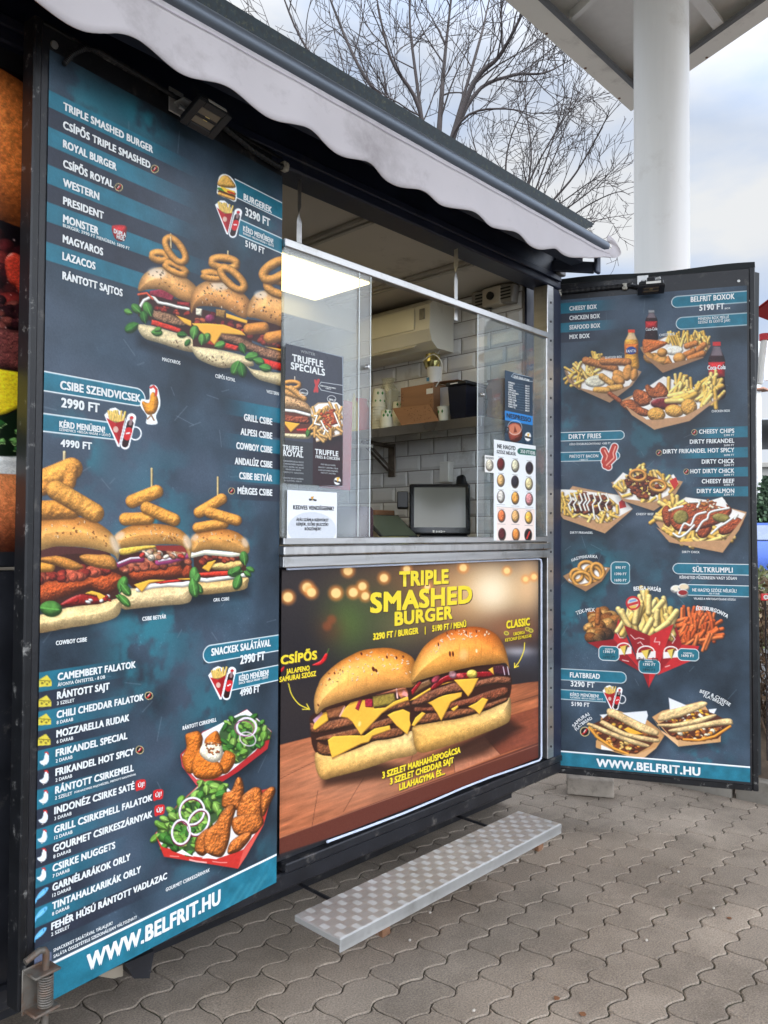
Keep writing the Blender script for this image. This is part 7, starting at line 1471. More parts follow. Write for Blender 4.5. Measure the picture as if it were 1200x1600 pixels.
    q.flat(('p', e(245, 270, 320, 205, 620, 380, 560, 440, 470, 490, 330, 470, 160, 310)), (92, 52, 36), .8)
    q.lumps(e(255, 250, 320, 240, 600, 360, 520, 380, 300, 300), 40, 4, ((116, 60, 40), (150, 90, 50), (220, 170, 70)), .5); q.cheese(e(390, 330, 420, 315, 520, 360, 440, 370))
    bread((285, 200, 330, 200, 470, 270, 600, 330, 618, 355, 590, 370, 470, 330, 340, 260, 290, 240), 0); bread((240, 280, 270, 275, 400, 345, 560, 380, 622, 395, 610, 415, 520, 405, 380, 370, 250, 300), 0)
    q.lumps(e(170, 310, 300, 370, 500, 430, 480, 480, 380, 480, 220, 390), 60, 4, ((116, 60, 40), (150, 84, 48), (232, 190, 110), (232, 150, 60)), .5); bread((155, 295, 190, 292, 380, 370, 545, 425, 545, 445, 460, 430, 300, 370, 170, 310), 0)
    q.zig(e(170, 320, 220, 380, 330, 455, 420, 490), 2.2, (226, 160, 66)); q.flat(('p', e(500, 532, 380, 490, 480, 490, 600, 445, 655, 370, 600, 452)), (212, 166, 118), .7); q.flat(('p', e(212, 400, 245, 420, 245, 458, 212, 448)), (206, 156, 100), .7)
    q.tray(e(575, 250, 640, 210, 900, 145, 1020, 350, 1018, 410, 745, 440), None, (206, 156, 104)); q.flat(('p', e(682, 125, 690, 205, 810, 180)), (226, 228, 232), .7); q.flat(('p', e(940, 200, 992, 195, 960, 260)), (226, 228, 232), .7)
    q.flat(('p', e(620, 290, 860, 190, 980, 230, 1090, 290, 1000, 390, 830, 410, 690, 370)), (88, 50, 36), .8)
    q.lumps(e(640, 270, 900, 200, 960, 230, 800, 290, 660, 290), 50, 4, ((116, 60, 40), (150, 90, 50), (236, 226, 204), (240, 180, 60)), .5); q.cheese(e(770, 280, 830, 262, 850, 275, 790, 295))
    bread((640, 220, 760, 185, 900, 150, 930, 170, 850, 215, 700, 265, 620, 275, 615, 250), 0); bread((615, 295, 720, 290, 860, 260, 970, 232, 985, 245, 880, 290, 740, 315, 625, 312), 0)
    q.lumps(e(700, 350, 980, 300, 1060, 310, 960, 390, 830, 405, 720, 380), 60, 4, ((116, 60, 40), (150, 84, 48), (236, 222, 190), (230, 150, 60)), .5); bread((690, 330, 840, 300, 1060, 258, 1098, 290, 1080, 300, 960, 310, 800, 345, 700, 348), 0); q.zig(e(780, 395, 880, 400, 980, 375, 1080, 310), 2.0, (226, 150, 60))
    q.flat(('p', e(580, 255, 625, 330, 745, 405, 745, 440, 640, 350)), (224, 182, 134), .7); q.flat(('p', e(745, 440, 745, 400, 830, 412, 985, 405, 1018, 410)), (206, 160, 112), .7)
    chili(q, *e(140, 344)[0], 7.5)
    zf = uz(869, 1173)[1]
    q.pill(L, Rr, 0, zf - .004, TEAL, 0, '', None, 0, 0, 1, .3); q.pill(L, Rr, zf - .004, zf + .003, WHITE, 0)

def art_mural(q):
    q.C[:] = np.array([20, 13, 16.]); r = random.Random(6)
    F = lambda P: [(x, 836.7 + (y - 836.7) * (1736.7 - x) / 1736.7) for x, y in P]      # rows run along the wall
    G = lambda x, y: F([(x, y)])[0]
    q.blob(('s', F([(-700, 300), (-560, 160), (-380, 100), (-180, 88), (10, 108), (62, 132), (110, 205), (110, 300), (60, 345), (-60, 338), (-300, 330), (-560, 338), (-680, 330)])), (222, 122, 56), R=90, amp=.9, ns=2.2, amb=.75, dif=.5, var=.3, top=(228, 136, 66), bot=(176, 84, 42), edge=.4, oct=5)
    for i in range(700):
        x, y = G(r.uniform(-600, 52), r.uniform(125, 320)); l = r.uniform(2, 6); q.flat(('l', [(x, y), (x + l * .7, y + l)], .35), r.choice(((250, 170, 96), (164, 74, 34), (240, 150, 80))), .5, .35)
    q.lumps(F([(-620, 366), (70, 372), (70, 480), (-620, 480)]), 200, 20, ((84, 28, 30), (52, 18, 22), (120, 40, 36), (64, 26, 26)), .7, 2.4)
    for c in (36, -90, -230, -380, -500): q.blob(('s', F([(c + a, b + (c % 7) * 3) for a, b in ((-28, 402), (-14, 386), (8, 392), (24, 386), (30, 420), (22, 446), (-2, 452), (-12, 440), (-24, 432))])), (196, 62, 44), R=9, amp=1.0, ns=2.2, spec=.35, oct=5)
    q.lumps(F([(-620, 470), (70, 470), (70, 560), (-620, 560)]), 420, 10, ((92, 44, 44), (64, 28, 32), (118, 60, 52), (48, 22, 26)), .9, 1.8)
    for i in range(260):
        x, y = G(r.uniform(-600, 50), r.uniform(350, 568)); q.flat(('e', x, y, r.uniform(.6, 2.4), r.uniform(.4, 1.1), r.uniform(-1, 1)), (236, 196, 188), .7, r.uniform(.2, .7))
    q.meat(F([(-640, 520), (-300, 508), (0, 512), (70, 516), (70, 575), (0, 578), (-300, 580), (-640, 570)]), (112, 58, 54), 1.2, 2.2, 14)
    q.flat(('p', F([(-640, 610), (10, 648), (40, 630), (70, 620), (70, 730), (-640, 730)])), (20, 34, 20), 1)
    q.blob(('p', F([(-640, 575), (70, 577), (70, 610), (35, 630), (10, 645), (-120, 690), (-260, 640), (-420, 700), (-640, 620)])), (240, 206, 38), R=6, amb=.85, var=.06)
    for i in range(110):
        x, y = G(r.uniform(-600, 56), r.uniform(650, 716)); P = [(x + math.cos(k * .7) * r.uniform(4, 11), y + math.sin(k * .7) * r.uniform(3, 8)) for k in range(9)]
        q.blob(('s', P), r.choice(((66, 116, 54), (44, 90, 42), (110, 158, 84))), R=4, amp=.5, ns=1.8, spec=.1); q.zig(spl_open(np.array(P[:5]), 3), .5, (168, 204, 130))
    q.blob(('s', F([(-660, 706), (-300, 716), (20, 712), (45, 705), (70, 715), (70, 745), (-660, 745)])), (214, 212, 206), R=8, amp=.2)
    q.blob(('s', F([(-680, 760), (-300, 742), (20, 740), (80, 742), (90, 800), (60, 850), (0, 866), (-400, 866), (-660, 840)])), (206, 118, 70), R=50, amp=.8, ns=1.8, amb=.75, top=(226, 150, 96), bot=(120, 60, 40), var=.25, oct=5)
    for i in range(240):
        x, y = G(r.uniform(-600, 48), r.uniform(752, 850)); q.flat(('e', x, y, r.uniform(.4, 1.1), r.uniform(.4, .9), 0), (120, 58, 34), .5, .5)

def art_truffle(q):
    U, Z = q.U, q.Z; n = fbm(U * 9, Z * 9, 3, 3)[..., None]
    q.C[:] = np.array([62, 66, 78.]) * (1 + .3 * (n - .5)); uz = q.uz
    q.pill(-9, 9, -9, uz(470, 690)[1], (58, 60, 64), 0); q.pill(uz(489, 700)[0], 9, -9, uz(489, 650)[1], (52, 34, 40), 0)
    t = zm(440, 530, .20625)
    q.stick(*t(100, 285)[0], *t(100, 330)[0], .8, (230, 220, 200)); q.blob(('s', t(-10, 710, 100, 715, 215, 720, 200, 755, 60, 750, -20, 735)), (206, 190, 150), R=6)
    q.flat(('p', t(-10, 530, 215, 560, 215, 720, -10, 710)), (96, 50, 40), .7); q.meat(t(-10, 570, 100, 580, 200, 590, 200, 640, 60, 630, -10, 610), (150, 74, 50), R=4); q.cheese(t(5, 620, 140, 640, 70, 705)); q.blob(('p', t(110, 680, 195, 675, 190, 700, 120, 700)), (196, 56, 46), R=2); q.zig(t(-5, 535, 100, 545, 215, 575), 2.2)
    q.blob(('s', t(-20, 520, -10, 450, 60, 425, 150, 455, 215, 510, 220, 560, 120, 535, 0, 525)), (206, 160, 112), R=12, top=(216, 176, 126)); q.seeds(('p', t(0, 450, 100, 440, 200, 510, 100, 520)), 14, ((70, 50, 36),), 1)
    q.ring(*t(75, 345)[0], 12, 5, 0, 3.2); q.stick(*t(30, 400)[0], *t(150, 440)[0], 4.6, (206, 150, 84), .1); q.stick(*t(70, 370)[0], *t(170, 450)[0], 4.4, (214, 156, 88), .1)
    q.leaf(*t(190, 740)[0], 14, -1.2, .4)
    q.tray(t(215, 525, 275, 480, 420, 480, 462, 520, 462, 720, 262, 780), t(225, 530, 280, 490, 420, 478, 460, 520, 460, 710, 262, 770), (196, 164, 124))
    q.fries(t(225, 540, 400, 500, 455, 530, 455, 710, 270, 760, 225, 700), 50, 17, 2.2, ((214, 168, 100), (200, 150, 84)), 1.5); q.lumps(t(290, 560, 400, 530, 440, 620, 340, 690), 60, 2.6, ((176, 74, 40), (200, 100, 56), (150, 60, 36)), .4)
    for P in ((250, 580, 270, 580, 250, 640, 290, 650), (300, 620, 330, 680, 350, 700), (400, 560, 440, 660), (330, 690, 320, 720)): q.zig(t(*P), 1.3)
    for P in ((255, 315, 265, 350, 250, 395), (280, 310, 265, 350, 270, 395)): q.flat(('l', t(*P), 2), (186, 64, 66), .6)
    for (x0, y0, x1, y1) in ((130, 370, 203, 435), (345, 425, 412, 480)): q.flat(('r', *t((x0 + x1) / 2, (y0 + y1) / 2)[0], 6.6, 5.2, .1, .35), (226, 226, 226), .4)
    q.flat(('l', t(462, 350, 300, 325, 280, 355, 300, 385, 462, 420), .35), (220, 224, 226), .4)
    q.flat(('e', *t(423, 1075)[0], 5.4, 6, 0), (226, 226, 224), .6); q.flat(('p', t(400, 1065, 448, 1080, 448, 1095, 400, 1080)), (50, 46, 48), .5); q.flat(('p', t(415, 1050, 440, 1045, 425, 1085)), (226, 176, 60), .5)
    q.flat(('l', [(441, 534), (535.5, 558), (537, 760), (441, 757)], .7), (150, 160, 170), .5)

def art_notice(q):
    q.C[:] = (226, 228, 232); t = zm(440, 530, .20625)
    q.flat(('e', *t(230, 1440)[0], 38, 27, .05), (204, 208, 214), .8)
    q.flat(('p', [(400, 841), (600, 841), (600, 900), (400, 900)]), (226, 228, 232), .6)
    q.flat(('p', t(220, 1195, 245, 1190, 232, 1225)), (206, 150, 50), .6)
    for a in ((212, 1213, 226, 1216), (242, 1216, 260, 1219)): q.flat(('l', t(*a), 1.2), (60, 60, 60), .4)

def art_coffee(q):
    z = zm(750, 570, .18125); U, Z = q.U, q.Z
    q.C[:] = np.array([44, 66, 84.]) * (1 + .3 * (fbm(U * 12, Z * 12, 4)[..., None] - .5)); uz = q.uz
    q.flat(('l', z(455, 145, 300, 118, 270, 100, 290, 75, 455, 108), .35), (206, 216, 220), .4)
    for i in range(11):
        y = 150 + i * 22; q.flat(('l', z(300, y + 12, 395, y + 28), .15), (150, 166, 176), .3, .7)
    q.pill(-9, 9, uz(792, 657)[1], uz(792, 642)[1], (44, 128, 196), 0)
    q.blob(('s', z(240, 560, 250, 520, 300, 500, 350, 520, 365, 580, 355, 640, 310, 665, 260, 650)), (150, 70, 56), R=10, spec=.1); q.flat(('e', *z(302, 560)[0], 9.5, 9, 0), (196, 120, 92), .7); q.flat(('p', z(300, 525, 320, 580, 290, 585)), (120, 54, 42), .6); q.flat(('r', *z(300, 540)[0], 11, 11, 0, .5), (214, 214, 214), .5, .7); q.flat(('r', *z(232, 560)[0], 3, 4, 0, .9), (30, 30, 34), .5)
    q.flat(('e', *z(413, 620)[0], 5, 7, 0), (226, 226, 224), .6); q.flat(('p', z(388, 612, 440, 625, 440, 640, 388, 628)), (40, 40, 44), .5); q.flat(('p', z(405, 595, 428, 592, 415, 625)), (226, 176, 60), .5)

def art_sauce(q):
    q.C[:] = (224, 226, 226); z = zm(750, 570, .18125)
    q.flat(('p', z(145, 1220, 470, 1245, 470, 1600, 145, 1600)), (232, 214, 204), .8)
    q.flat(('l', z(500, 760, 350, 745), 5), (44, 104, 92), .6); q.flat(('l', z(145, 1222, 460, 1245), .25), (160, 160, 160), .4)
    cols = ((110, 36, 36), (206, 200, 170), (54, 46, 54), (214, 170, 110), (50, 46, 56), (216, 200, 150), (206, 200, 190), (224, 160, 80), (206, 140, 140), (220, 120, 70), (220, 170, 110), (228, 176, 80), (92, 36, 40), (222, 140, 70), (40, 32, 34))
    pos = [(180, 858), (304, 872), (426, 890), (180, 998), (302, 1010), (422, 1027), (180, 1138), (304, 1150), (424, 1160), (186, 1305), (305, 1308), (420, 1318), (190, 1462), (310, 1465), (416, 1468)]
    for (x, y), c in zip(pos, cols):
        p = z(x, y)[0]; q.flat(('e', *p, 6.2, 10.2, 0), (88, 78, 72), .6); q.blob(('e', p[0] - .2, p[1] - .8, 5.2, 8.6, 0), c, R=4, amp=.6, ns=2.4, amb=.8, spec=.15)
        if y < 1400: q.flat(('l', [(p[0] - 4, p[1] - 11.6), (p[0] + 4, p[1] - 10.8)], .35), (120, 120, 124), .4, .8)
        if y in (1138, 1150, 1160, 1305, 1308, 1318): q.flat(('l', [(p[0] - 6, p[1] + 12), (p[0] + 6, p[1] + 12.6)], .3), (130, 130, 134), .4, .8)
    p = z(416, 1468)[0]; q.flat(('l', [(p[0] + 2, p[1] - 5), (p[0], p[1]), (p[0] - 2, p[1] + 5)], 1.2), (196, 60, 56), .5)

def art_tag(q):
    q.C[:] = (226, 224, 218); z = zm(750, 570, .18125); p = z(83, 868)[0]
    q.flat(('e', *p, 6.2, 9.2, 0), (110, 100, 88), .6); q.blob(('e', p[0], p[1] - .8, 5.4, 8.4, 0), (214, 206, 184), R=4, amp=.8, ns=3); q.flat(('r', p[0], p[1], 3.6, 5.6, 0, .3), (160, 150, 130), .5); q.flat(('l', z(50, 795, 115, 800), .35), (110, 110, 110), .4)
# ---------------- printed sheets and their lettering
TEXTS = []
def make_sheet(name, pl, u0, u1, z0, z1, du, dz, art, label, cat, rough=.38, bump=.0, gain=1.0, text=()):
    nu = max(2, int((u1 - u0) / du)) + 1; nz = max(2, int((z1 - z0) / dz)) + 1
    U, Z = np.meshgrid(np.linspace(u0, u1, nu), np.linspace(z1, z0, nz))
    P0, u = np.array(pl.P), np.array(pl.u)
    P = P0 + U[..., None] * u; P[..., 2] = Z
    D = P - np.array(CAM); zf = D @ np.array(FW); X = 600 + FPX * (D @ np.array(RT)) / zf; Y = 800 - FPX * (D @ np.array(UP)) / zf
    q = Sheet(X, Y, U, Z); q.uz = pl.uz; art(q)
    c = np.clip(q.C / 255, 0, 1); g = c @ np.array([.3, .59, .11]); c = np.clip((g[..., None] + (c - g[..., None]) * .98 - .38) * 1.08 + .38 + (vnoise(U * 420, Z * 420, 2)[..., None] - .5) * .035, 0, 1)   # punchy print, fine grain
    lin = np.where(c <= .04045, c / 12.92, ((c + .055) / 1.055) ** 2.4) * gain
    n = nu * nz; i = np.arange(n).reshape(nz, nu); F = np.stack([i[:-1, :-1], i[1:, :-1], i[1:, 1:], i[:-1, 1:]], -1).reshape(-1, 4)
    V = [P.reshape(-1, 3)]; loops = [F.reshape(-1)]; size = [np.full(len(F), 4)]; mi = [np.zeros(len(F), int)]; nv = n
    for kw in text:
        tv, tf, tm = lettering(pl, **kw)
        V.append(np.array(tv).reshape(-1, 3)); loops.append(np.array([k + nv for f in tf for k in f])); size.append(np.array([len(f) for f in tf])); mi.append(np.array(tm) + 1); nv += len(tv)
    V = np.concatenate(V); loops = np.concatenate(loops); size = np.concatenate(size); mi = np.concatenate(mi)
    me = bpy.data.meshes.new(name); me.vertices.add(nv); me.vertices.foreach_set('co', V.reshape(-1).astype(np.float32))
    me.loops.add(len(loops)); me.loops.foreach_set('vertex_index', loops.astype(np.int32)); me.polygons.add(len(size))
    me.polygons.foreach_set('loop_start', (np.cumsum(size) - size).astype(np.int32)); me.polygons.foreach_set('material_index', mi.astype(np.int32)); me.update(calc_edges=True)
    at = me.color_attributes.new('print', 'FLOAT_COLOR', 'POINT'); cc = np.ones((nv, 4), np.float32); cc[:n, :3] = lin.reshape(-1, 3); at.data.foreach_set('color', cc.reshape(-1))
    me.materials.append(printed(name + '_print', rough, bump))
    for k in INKS: me.materials.append(INK[k])
    o = bpy.data.objects.new(name, me); link(o); return tag(o, label, cat)
def lettering(pl, rows, off=.0012, bold=.04):
    """rows: (text, x left, y baseline, x right, cap height, colour[, x2, y2]) measured in the survey; set flat on the sheet"""
    made = []
    for r in rows:
        cu = bpy.data.curves.new('tx', 'FONT'); cu.body = r[0]; cu.size = 1;  cu.space_character = 1.07; cu.resolution_u = 3; cu.fill_mode = 'FRONT'
        o = bpy.data.objects.new('tx', cu); C.objects.link(o); made.append(o)
    hcu = bpy.data.curves.new('tx', 'FONT'); hcu.body = 'H'; ho = bpy.data.objects.new('tx', hcu); C.objects.link(ho); made.append(ho)
    bpy.context.view_layer.update(); dg = bpy.context.evaluated_depsgraph_get(); TV, TF, TM = [], [], []
    meshes = [bpy.data.meshes.new_from_object(o.evaluated_get(dg)) for o in made]
    hv = [v.co.y for v in meshes[-1].vertices]; caph = max(hv)
    for r, me in zip(rows, meshes):
        if not len(me.vertices): continue
        xs = [v.co.x for v in me.vertices]; x0, x1 = min(xs), max(xs)
        u0, z0 = pl.uz(r[1], r[2]); cap = abs(pl.uz(r[1], r[2] - r[4])[1] - z0)
        if len(r) > 6:
            ua, za = pl.uz(r[6], r[7]); dx, dzv = ua - u0, za - z0; wd = math.hypot(dx, dzv); a = math.atan2(dzv, dx); cap = cap * math.cos(a * .3)
        else:
            y = r[2]
            for k in range(4):
                u1, z1 = pl.uz(r[3], y)
                dzdy = (pl.uz(r[3], y + 1)[1] - z1); y += (z0 - z1) / dzdy
            u1 = pl.uz(r[3], y)[0]; wd, a = u1 - u0, 0
        sx = wd / (x1 - x0); sy = cap / caph
        arc = r[8] if len(r) > 8 else 0
        ca, sa = math.cos(a), math.sin(a); mi = r[5]
        par = list(range(len(me.vertices)))
        def root(i):
            while par[i] != i: par[i] = par[par[i]]; i = par[i]
            return i
        for e in me.edges: par[root(e.vertices[0])] = root(e.vertices[1])
        isl = {}
        for v in me.vertices: isl.setdefault(root(v.index), len(isl))
        bd = bold * (1 if r[4] > 9 else .75 if r[4] > 5.5 else .45) * sy                # strokes are thickened by stacked copies
        for k, (ddx, ddy) in enumerate(((-1, -.5), (1, .5), (-.9, .7), (.9, -.7))):
            v0 = len(TV)
            for v in me.vertices:
                px, py = (v.co.x - x0) * sx + ddx * bd, v.co.y * sy + ddy * bd
                if arc:
                    t = px / wd * 2 - 1; py += arc * wd * (1 - t * t); px += v.co.y * sy * arc * 2 * t
                TV.append(tuple(pl.at(u0 + px * ca - py * sa, z0 + px * sa + py * ca, off + .00008 * (k * 3 + isl[root(v.index)] % 3))))
            for f in me.polygons: TF.append([v0 + q_ for q_ in f.vertices]); TM.append(mi)
    for o in made:
        d = o.data; bpy.data.objects.remove(o); bpy.data.curves.remove(d)
    for me in meshes: bpy.data.meshes.remove(me)
    return TV, TF, TM
INKS = ['white', 'yellow', 'dark', 'teal', 'black', 'grey', 'brown']
INK = {'white': mat('ink_white', (.82, .84, .83), .45, var=.03), 'yellow': mat('ink_yellow', srgb(240, 214, 44), .4, var=.04), 'dark': mat('ink_dark', srgb(52, 54, 58), .5, var=.05), 'teal': mat('ink_teal', srgb(22, 66, 78), .5, var=.05), 'black': mat('ink_black', (.012, .011, .012), .5, var=.05), 'grey': mat('ink_grey', srgb(170, 174, 176), .5, var=.05), 'brown': mat('ink_brown', srgb(84, 56, 36), .6, var=.05)}
PLF = PL.shift(.0015); PRF = PR.shift(.0015); PB = Plane((0, WY - .012, 0), 0); PM = Plane((0, WY - .003, 0), 0); PG = Plane((0, WY - .047, 0), 0); PG2 = Plane((0, WY - .0485, 0), 0)
ul, _ = PLF.uz(67, 700); z_b = PLF.uz(300, 1438)[1]
W_, Y_, D_, TL_, K_, GR, BR = 0, 1, 2, 3, 4, 5, 6
T1 = [("TRIPLE SMASHED BURGER", 99, 171.5, 238, 11.5), ("CSÍPŐS TRIPLE SMASHED", 98.5, 200.5, 234, 11.5), ("ROYAL BURGER", 98.5, 230, 181, 11.5), ("CSÍPŐS ROYAL", 98.5, 261, 176, 11.5), ("WESTERN", 98.5, 290.5, 154, 11.5), ("PRESIDENT", 98.5, 319, 161, 11.5), ("MONSTER", 98.5, 347, 153, 11.5), ("BURGER: 3990 FT MENÜBEN: 5890 FT", 98, 354.5, 202, 5), ("MAGYAROS", 98, 378.5, 160, 11.5), ("LAZACOS", 97.5, 405.5, 148, 11.5), ("RÁNTOTT SAJTOS", 97.5, 436, 190.5, 11.5),
      ("BURGEREK", 380.5, 312, 424, 9.5), ("3290 FT", 383, 336.5, 421, 12), ("KÉRD MENÜBEN!", 379.5, 361, 426, 8), ("BURGER +BELGA HASÁB + ÜDÍTŐ", 379.5, 366, 427, 3.2), ("5190 FT", 383, 385, 412.5, 9.5), ("DUPLA", 177.5, 364, 196, 6.5), ("HÚS", 182, 372.5, 193.5, 6),
      ("CSIBE SZENDVICSEK", 94, 607.6, 218.6, 12.5), ("2990 FT", 95.6, 635.8, 154.5, 14), ("KÉRD MENÜBEN!", 92.6, 667.5, 163, 9.5), ("SZENDVICS +BELGA HASÁB + ÜDÍTŐ", 92, 673, 172, 4), ("4990 FT", 94.5, 697.6, 142.5, 11),
      ("GRILL CSIBE", 381, 656.7, 424.5, 10), ("ALPESI CSIBE", 375.7, 679, 424.5, 10), ("COWBOY CSIBE", 369, 701, 424.5, 10), ("ANDALÚZ CSIBE", 366.7, 725, 424.5, 10), ("CSIBE BETYÁR", 373.5, 748, 424.5, 10), ("MÉRGES CSIBE", 371, 771.5, 424.5, 10),
      ("MAGYAROS", 253, 563.7, 281, 5.5), ("CSÍPŐS ROYAL", 336, 590, 367, 5.5), ("WESTERN", 416, 614, 435, 5), ("GRIL CSIBE", 333, 940, 357.5, 5), ("CSIBE BETYÁR", 222, 970, 259, 6), ("COWBOY CSIBE", 87, 1008, 135, 6.5),
      ("SNACKEK SALÁTÁVAL", 330, 1024.5, 422, 11), ("2990 FT", 375, 1037.5, 413, 13), ("KÉRD MENÜBEN!", 373, 1064.6, 419, 9), ("SNACK +BELGA HASÁB + ÜDÍTŐ", 372.5, 1069.5, 418, 3.4), ("4990 FT", 374.6, 1087.7, 405, 10.5), ("RÁNTOTT CSIRKEMELL", 285, 1140.6, 337.5, 6), ("GOURMET CSIRKESZÁRNYAK", 258.7, 1393, 327, 5.5), ("WWW.BELFRIT.HU", 135.7, 1517.5, 343, 25),
      ("SNACKEKET SALÁTÁVAL TÁLALJUK!", 83, 1487.5, 175, 5), ("SALÁTA ÖSSZETÉTELE SZEZONÁLISAN VÁLTOZHAT!", 83, 1497, 212.6, 5), ("FOKHAGYMÁS MAJONÉZZEL, PIRÍTOTT HAGYMÁVAL", 116, 1239.6, 212, 3.2)]
for a, xl, yb, xr, s_, sx_, sr in (("CAMEMBERT FALATOK", 90, 1063, 211, "ÁFONYA ÖNTETTEL - 8 DB", 89.6, 163.5), ("RÁNTOTT SAJT", 89, 1092, 170, "3 SZELET", 88.5, 115.5), ("CHILI CHEDDAR FALATOK", 88.5, 1122, 223.5, "8 DARAB", 88, 113.6), ("MOZZARELLA RUDAK", 88, 1152, 201, "6 DARAB", 88, 113.6), ("FRIKANDEL SPECIAL", 87, 1182, 198, "2 DARAB", 86.6, 112.5), ("FRIKANDEL HOT SPICY", 86.6, 1212, 208.5, "2 DARAB", 86.3, 112), ("RÁNTOTT CSIRKEMELL", 86, 1240, 208, "2 SZELET", 85.5, 112), ("INDONÉZ CSIRKE SATÉ", 84.7, 1272, 209, "3 DARAB", 84.4, 111), ("GRILL CSIRKEMELL FALATOK", 84.4, 1302, 237, "12 DARAB", 84.4, 112.5), ("GOURMET CSIRKESZÁRNYAK", 83, 1331.5, 237, "8 DARAB", 82.9, 110), ("CSIRKE NUGGETS", 82, 1362, 179, "7 DARAB", 81.7, 108), ("GARNÉLARÁKOK ORLY", 81.7, 1392, 202.5, "12 DARAB", 81.4, 110), ("TINTAHALKARIKÁK ORLY", 81.4, 1421, 219, "8 DARAB", 81, 107.6), ("FEHÉR HÚSÚ RÁNTOTT VADLAZAC", 80, 1453, 260, "2 SZELET", 79.5, 108)):
    T1 += [(a, xl, yb, xr, 10.8), (s_, sx_, yb + 9.6, sr, 5.2)]
T1 = [t + (W_,) for t in T1]
for x, y in ((220, 1226.5), (247, 1242), (249, 1266)): T1.append(("ÚJ!", x - 4.6, y + 3.6, x + 4.8, 6, W_))
make_sheet('menu_poster', PLF, ul, -.002, .283, 2.757, .0024, .0021, art_left, 'dark left hand menu poster with burgers, chicken sandwiches and snack list', 'menu poster', .36, .1, text=[dict(rows=T1)])
T2 = [("CHEESY BOX", 890, 485.5, 932.2, 6.5), ("CHICKEN BOX", 890, 500.3, 937, 6.5), ("SEAFOOD BOX", 890, 515, 937.5, 6.5), ("MIX BOX", 890, 529.8, 921, 6.5), ("BELFRIT BOXOK", 1079.5, 472, 1147.5, 8), ("5190 FT", 1093, 485.5, 1131.5, 8.8), ("/BOX", 1131.8, 483.4, 1141, 2.5), ("MINDEN BOX MELLÉ", 1091, 500.3, 1138.8, 4), ("SZÓSZ ÉS ÜDÍTŐ JÁR!", 1091, 505.8, 1140.5, 4), ("CHEESY BOX", 1030, 525.4, 1055, 3.5), ("SEAFOOD BOX", 945.4, 560.7, 971.6, 3.5), ("CHICKEN BOX", 1112, 644.4, 1140.5, 3.5),
      ("DIRTY FRIES", 888.8, 685.9, 939, 7), ("KÉRD ÉDESBURGONYÁVAL! +300 FT", 890, 695.8, 954, 3), ("PIRÍTOTT BACON", 890, 715.5, 934.6, 4.5), ("+300 FT", 905.4, 719.7, 919, 2.5), ("CHEESY BEEF", 994, 804.9, 1021, 3.3), ("DIRTY FRIKANDEL", 891, 833.8, 926.4, 3.3), ("DIRTY CHICK", 1065.8, 864, 1093, 3.3)]
for a, xl, yb, pr_ in (("CHEESY CHIPS", 1092.4, 677.7, "2390 FT"), ("DIRTY FRIKANDEL", 1078, 693.4, "2690 FT"), ("DIRTY FRIKANDEL HOT SPICY", 1036, 708.7, "2690 FT"), ("DIRTY CHICK", 1096.7, 724.5, "2690 FT"), ("HOT DIRTY CHICK", 1079, 739.6, "2690 FT"), ("CHEESY BEEF", 1096.7, 755.2, "3290 FT"), ("DIRTY SALMON", 1089, 770.4, "3290 FT")): T2 += [(a, xl, yb, 1147, 6.3), (pr_, 1131, yb + 3.9, 1147, 2.8)]
T2 += [("890 FT", 962, 888.5, 977.8, 3.8), ("1390 FT", 960.5, 898.4, 979, 3.8), ("1690 FT", 960.5, 908.3, 979, 3.8), ("SÜLTKRUMPLI", 1082.5, 893.5, 1144.6, 7.5), ("KÉRHETED FŰSZERESEN VAGY SÓSAN", 1062, 904, 1151, 4.3), ("NE HAGYD SZÓSZ NÉLKÜL!", 1081.9, 924, 1150.7, 4.8), ("350 FT/DB", 1107.8, 928.5, 1124, 2.3), ("VÁLASSZ A MÁRTOGATÓSAINK KÖZÜL!", 1084, 936.6, 1149.5, 3), ("1390 FT", 942.8, 1019.8, 961.4, 3.8), ("NORMÁL", 945.4, 1015, 958.5, 2.2), ("1390 FT", 1005, 1039.6, 1024, 3.8), ("NORMÁL", 1007.8, 1034.6, 1021, 2.2), ("1690 FT", 1065, 1026, 1084.5, 3.8), ("NORMÁL", 1068, 1021.3, 1082, 2.2), ("FLATBREAD", 890.8, 1058, 937, 7.5), ("3290 FT", 892, 1072, 928.8, 8), ("KÉRD MENÜBEN!", 891, 1087.3, 935.5, 5), ("FLATBREAD +BELGA HASÁB + ÜDÍTŐ", 891, 1090.8, 942, 2.2), ("5190 FT", 893, 1102.5, 921, 6), ("WWW.BELFRIT.HU", 932.5, 1197.5, 1093.5, 12)]
T2 = [t + (W_,) for t in T2]
T2 += [("1690 FT", 942.5, 1028.3, 961.4, 3.8, TL_), ("NAGY", 946, 1023.6, 957, 2.2, TL_), ("1890 FT", 1005, 1048, 1024, 3.8, TL_), ("NAGY", 1009, 1043.5, 1020, 2.2, TL_)]
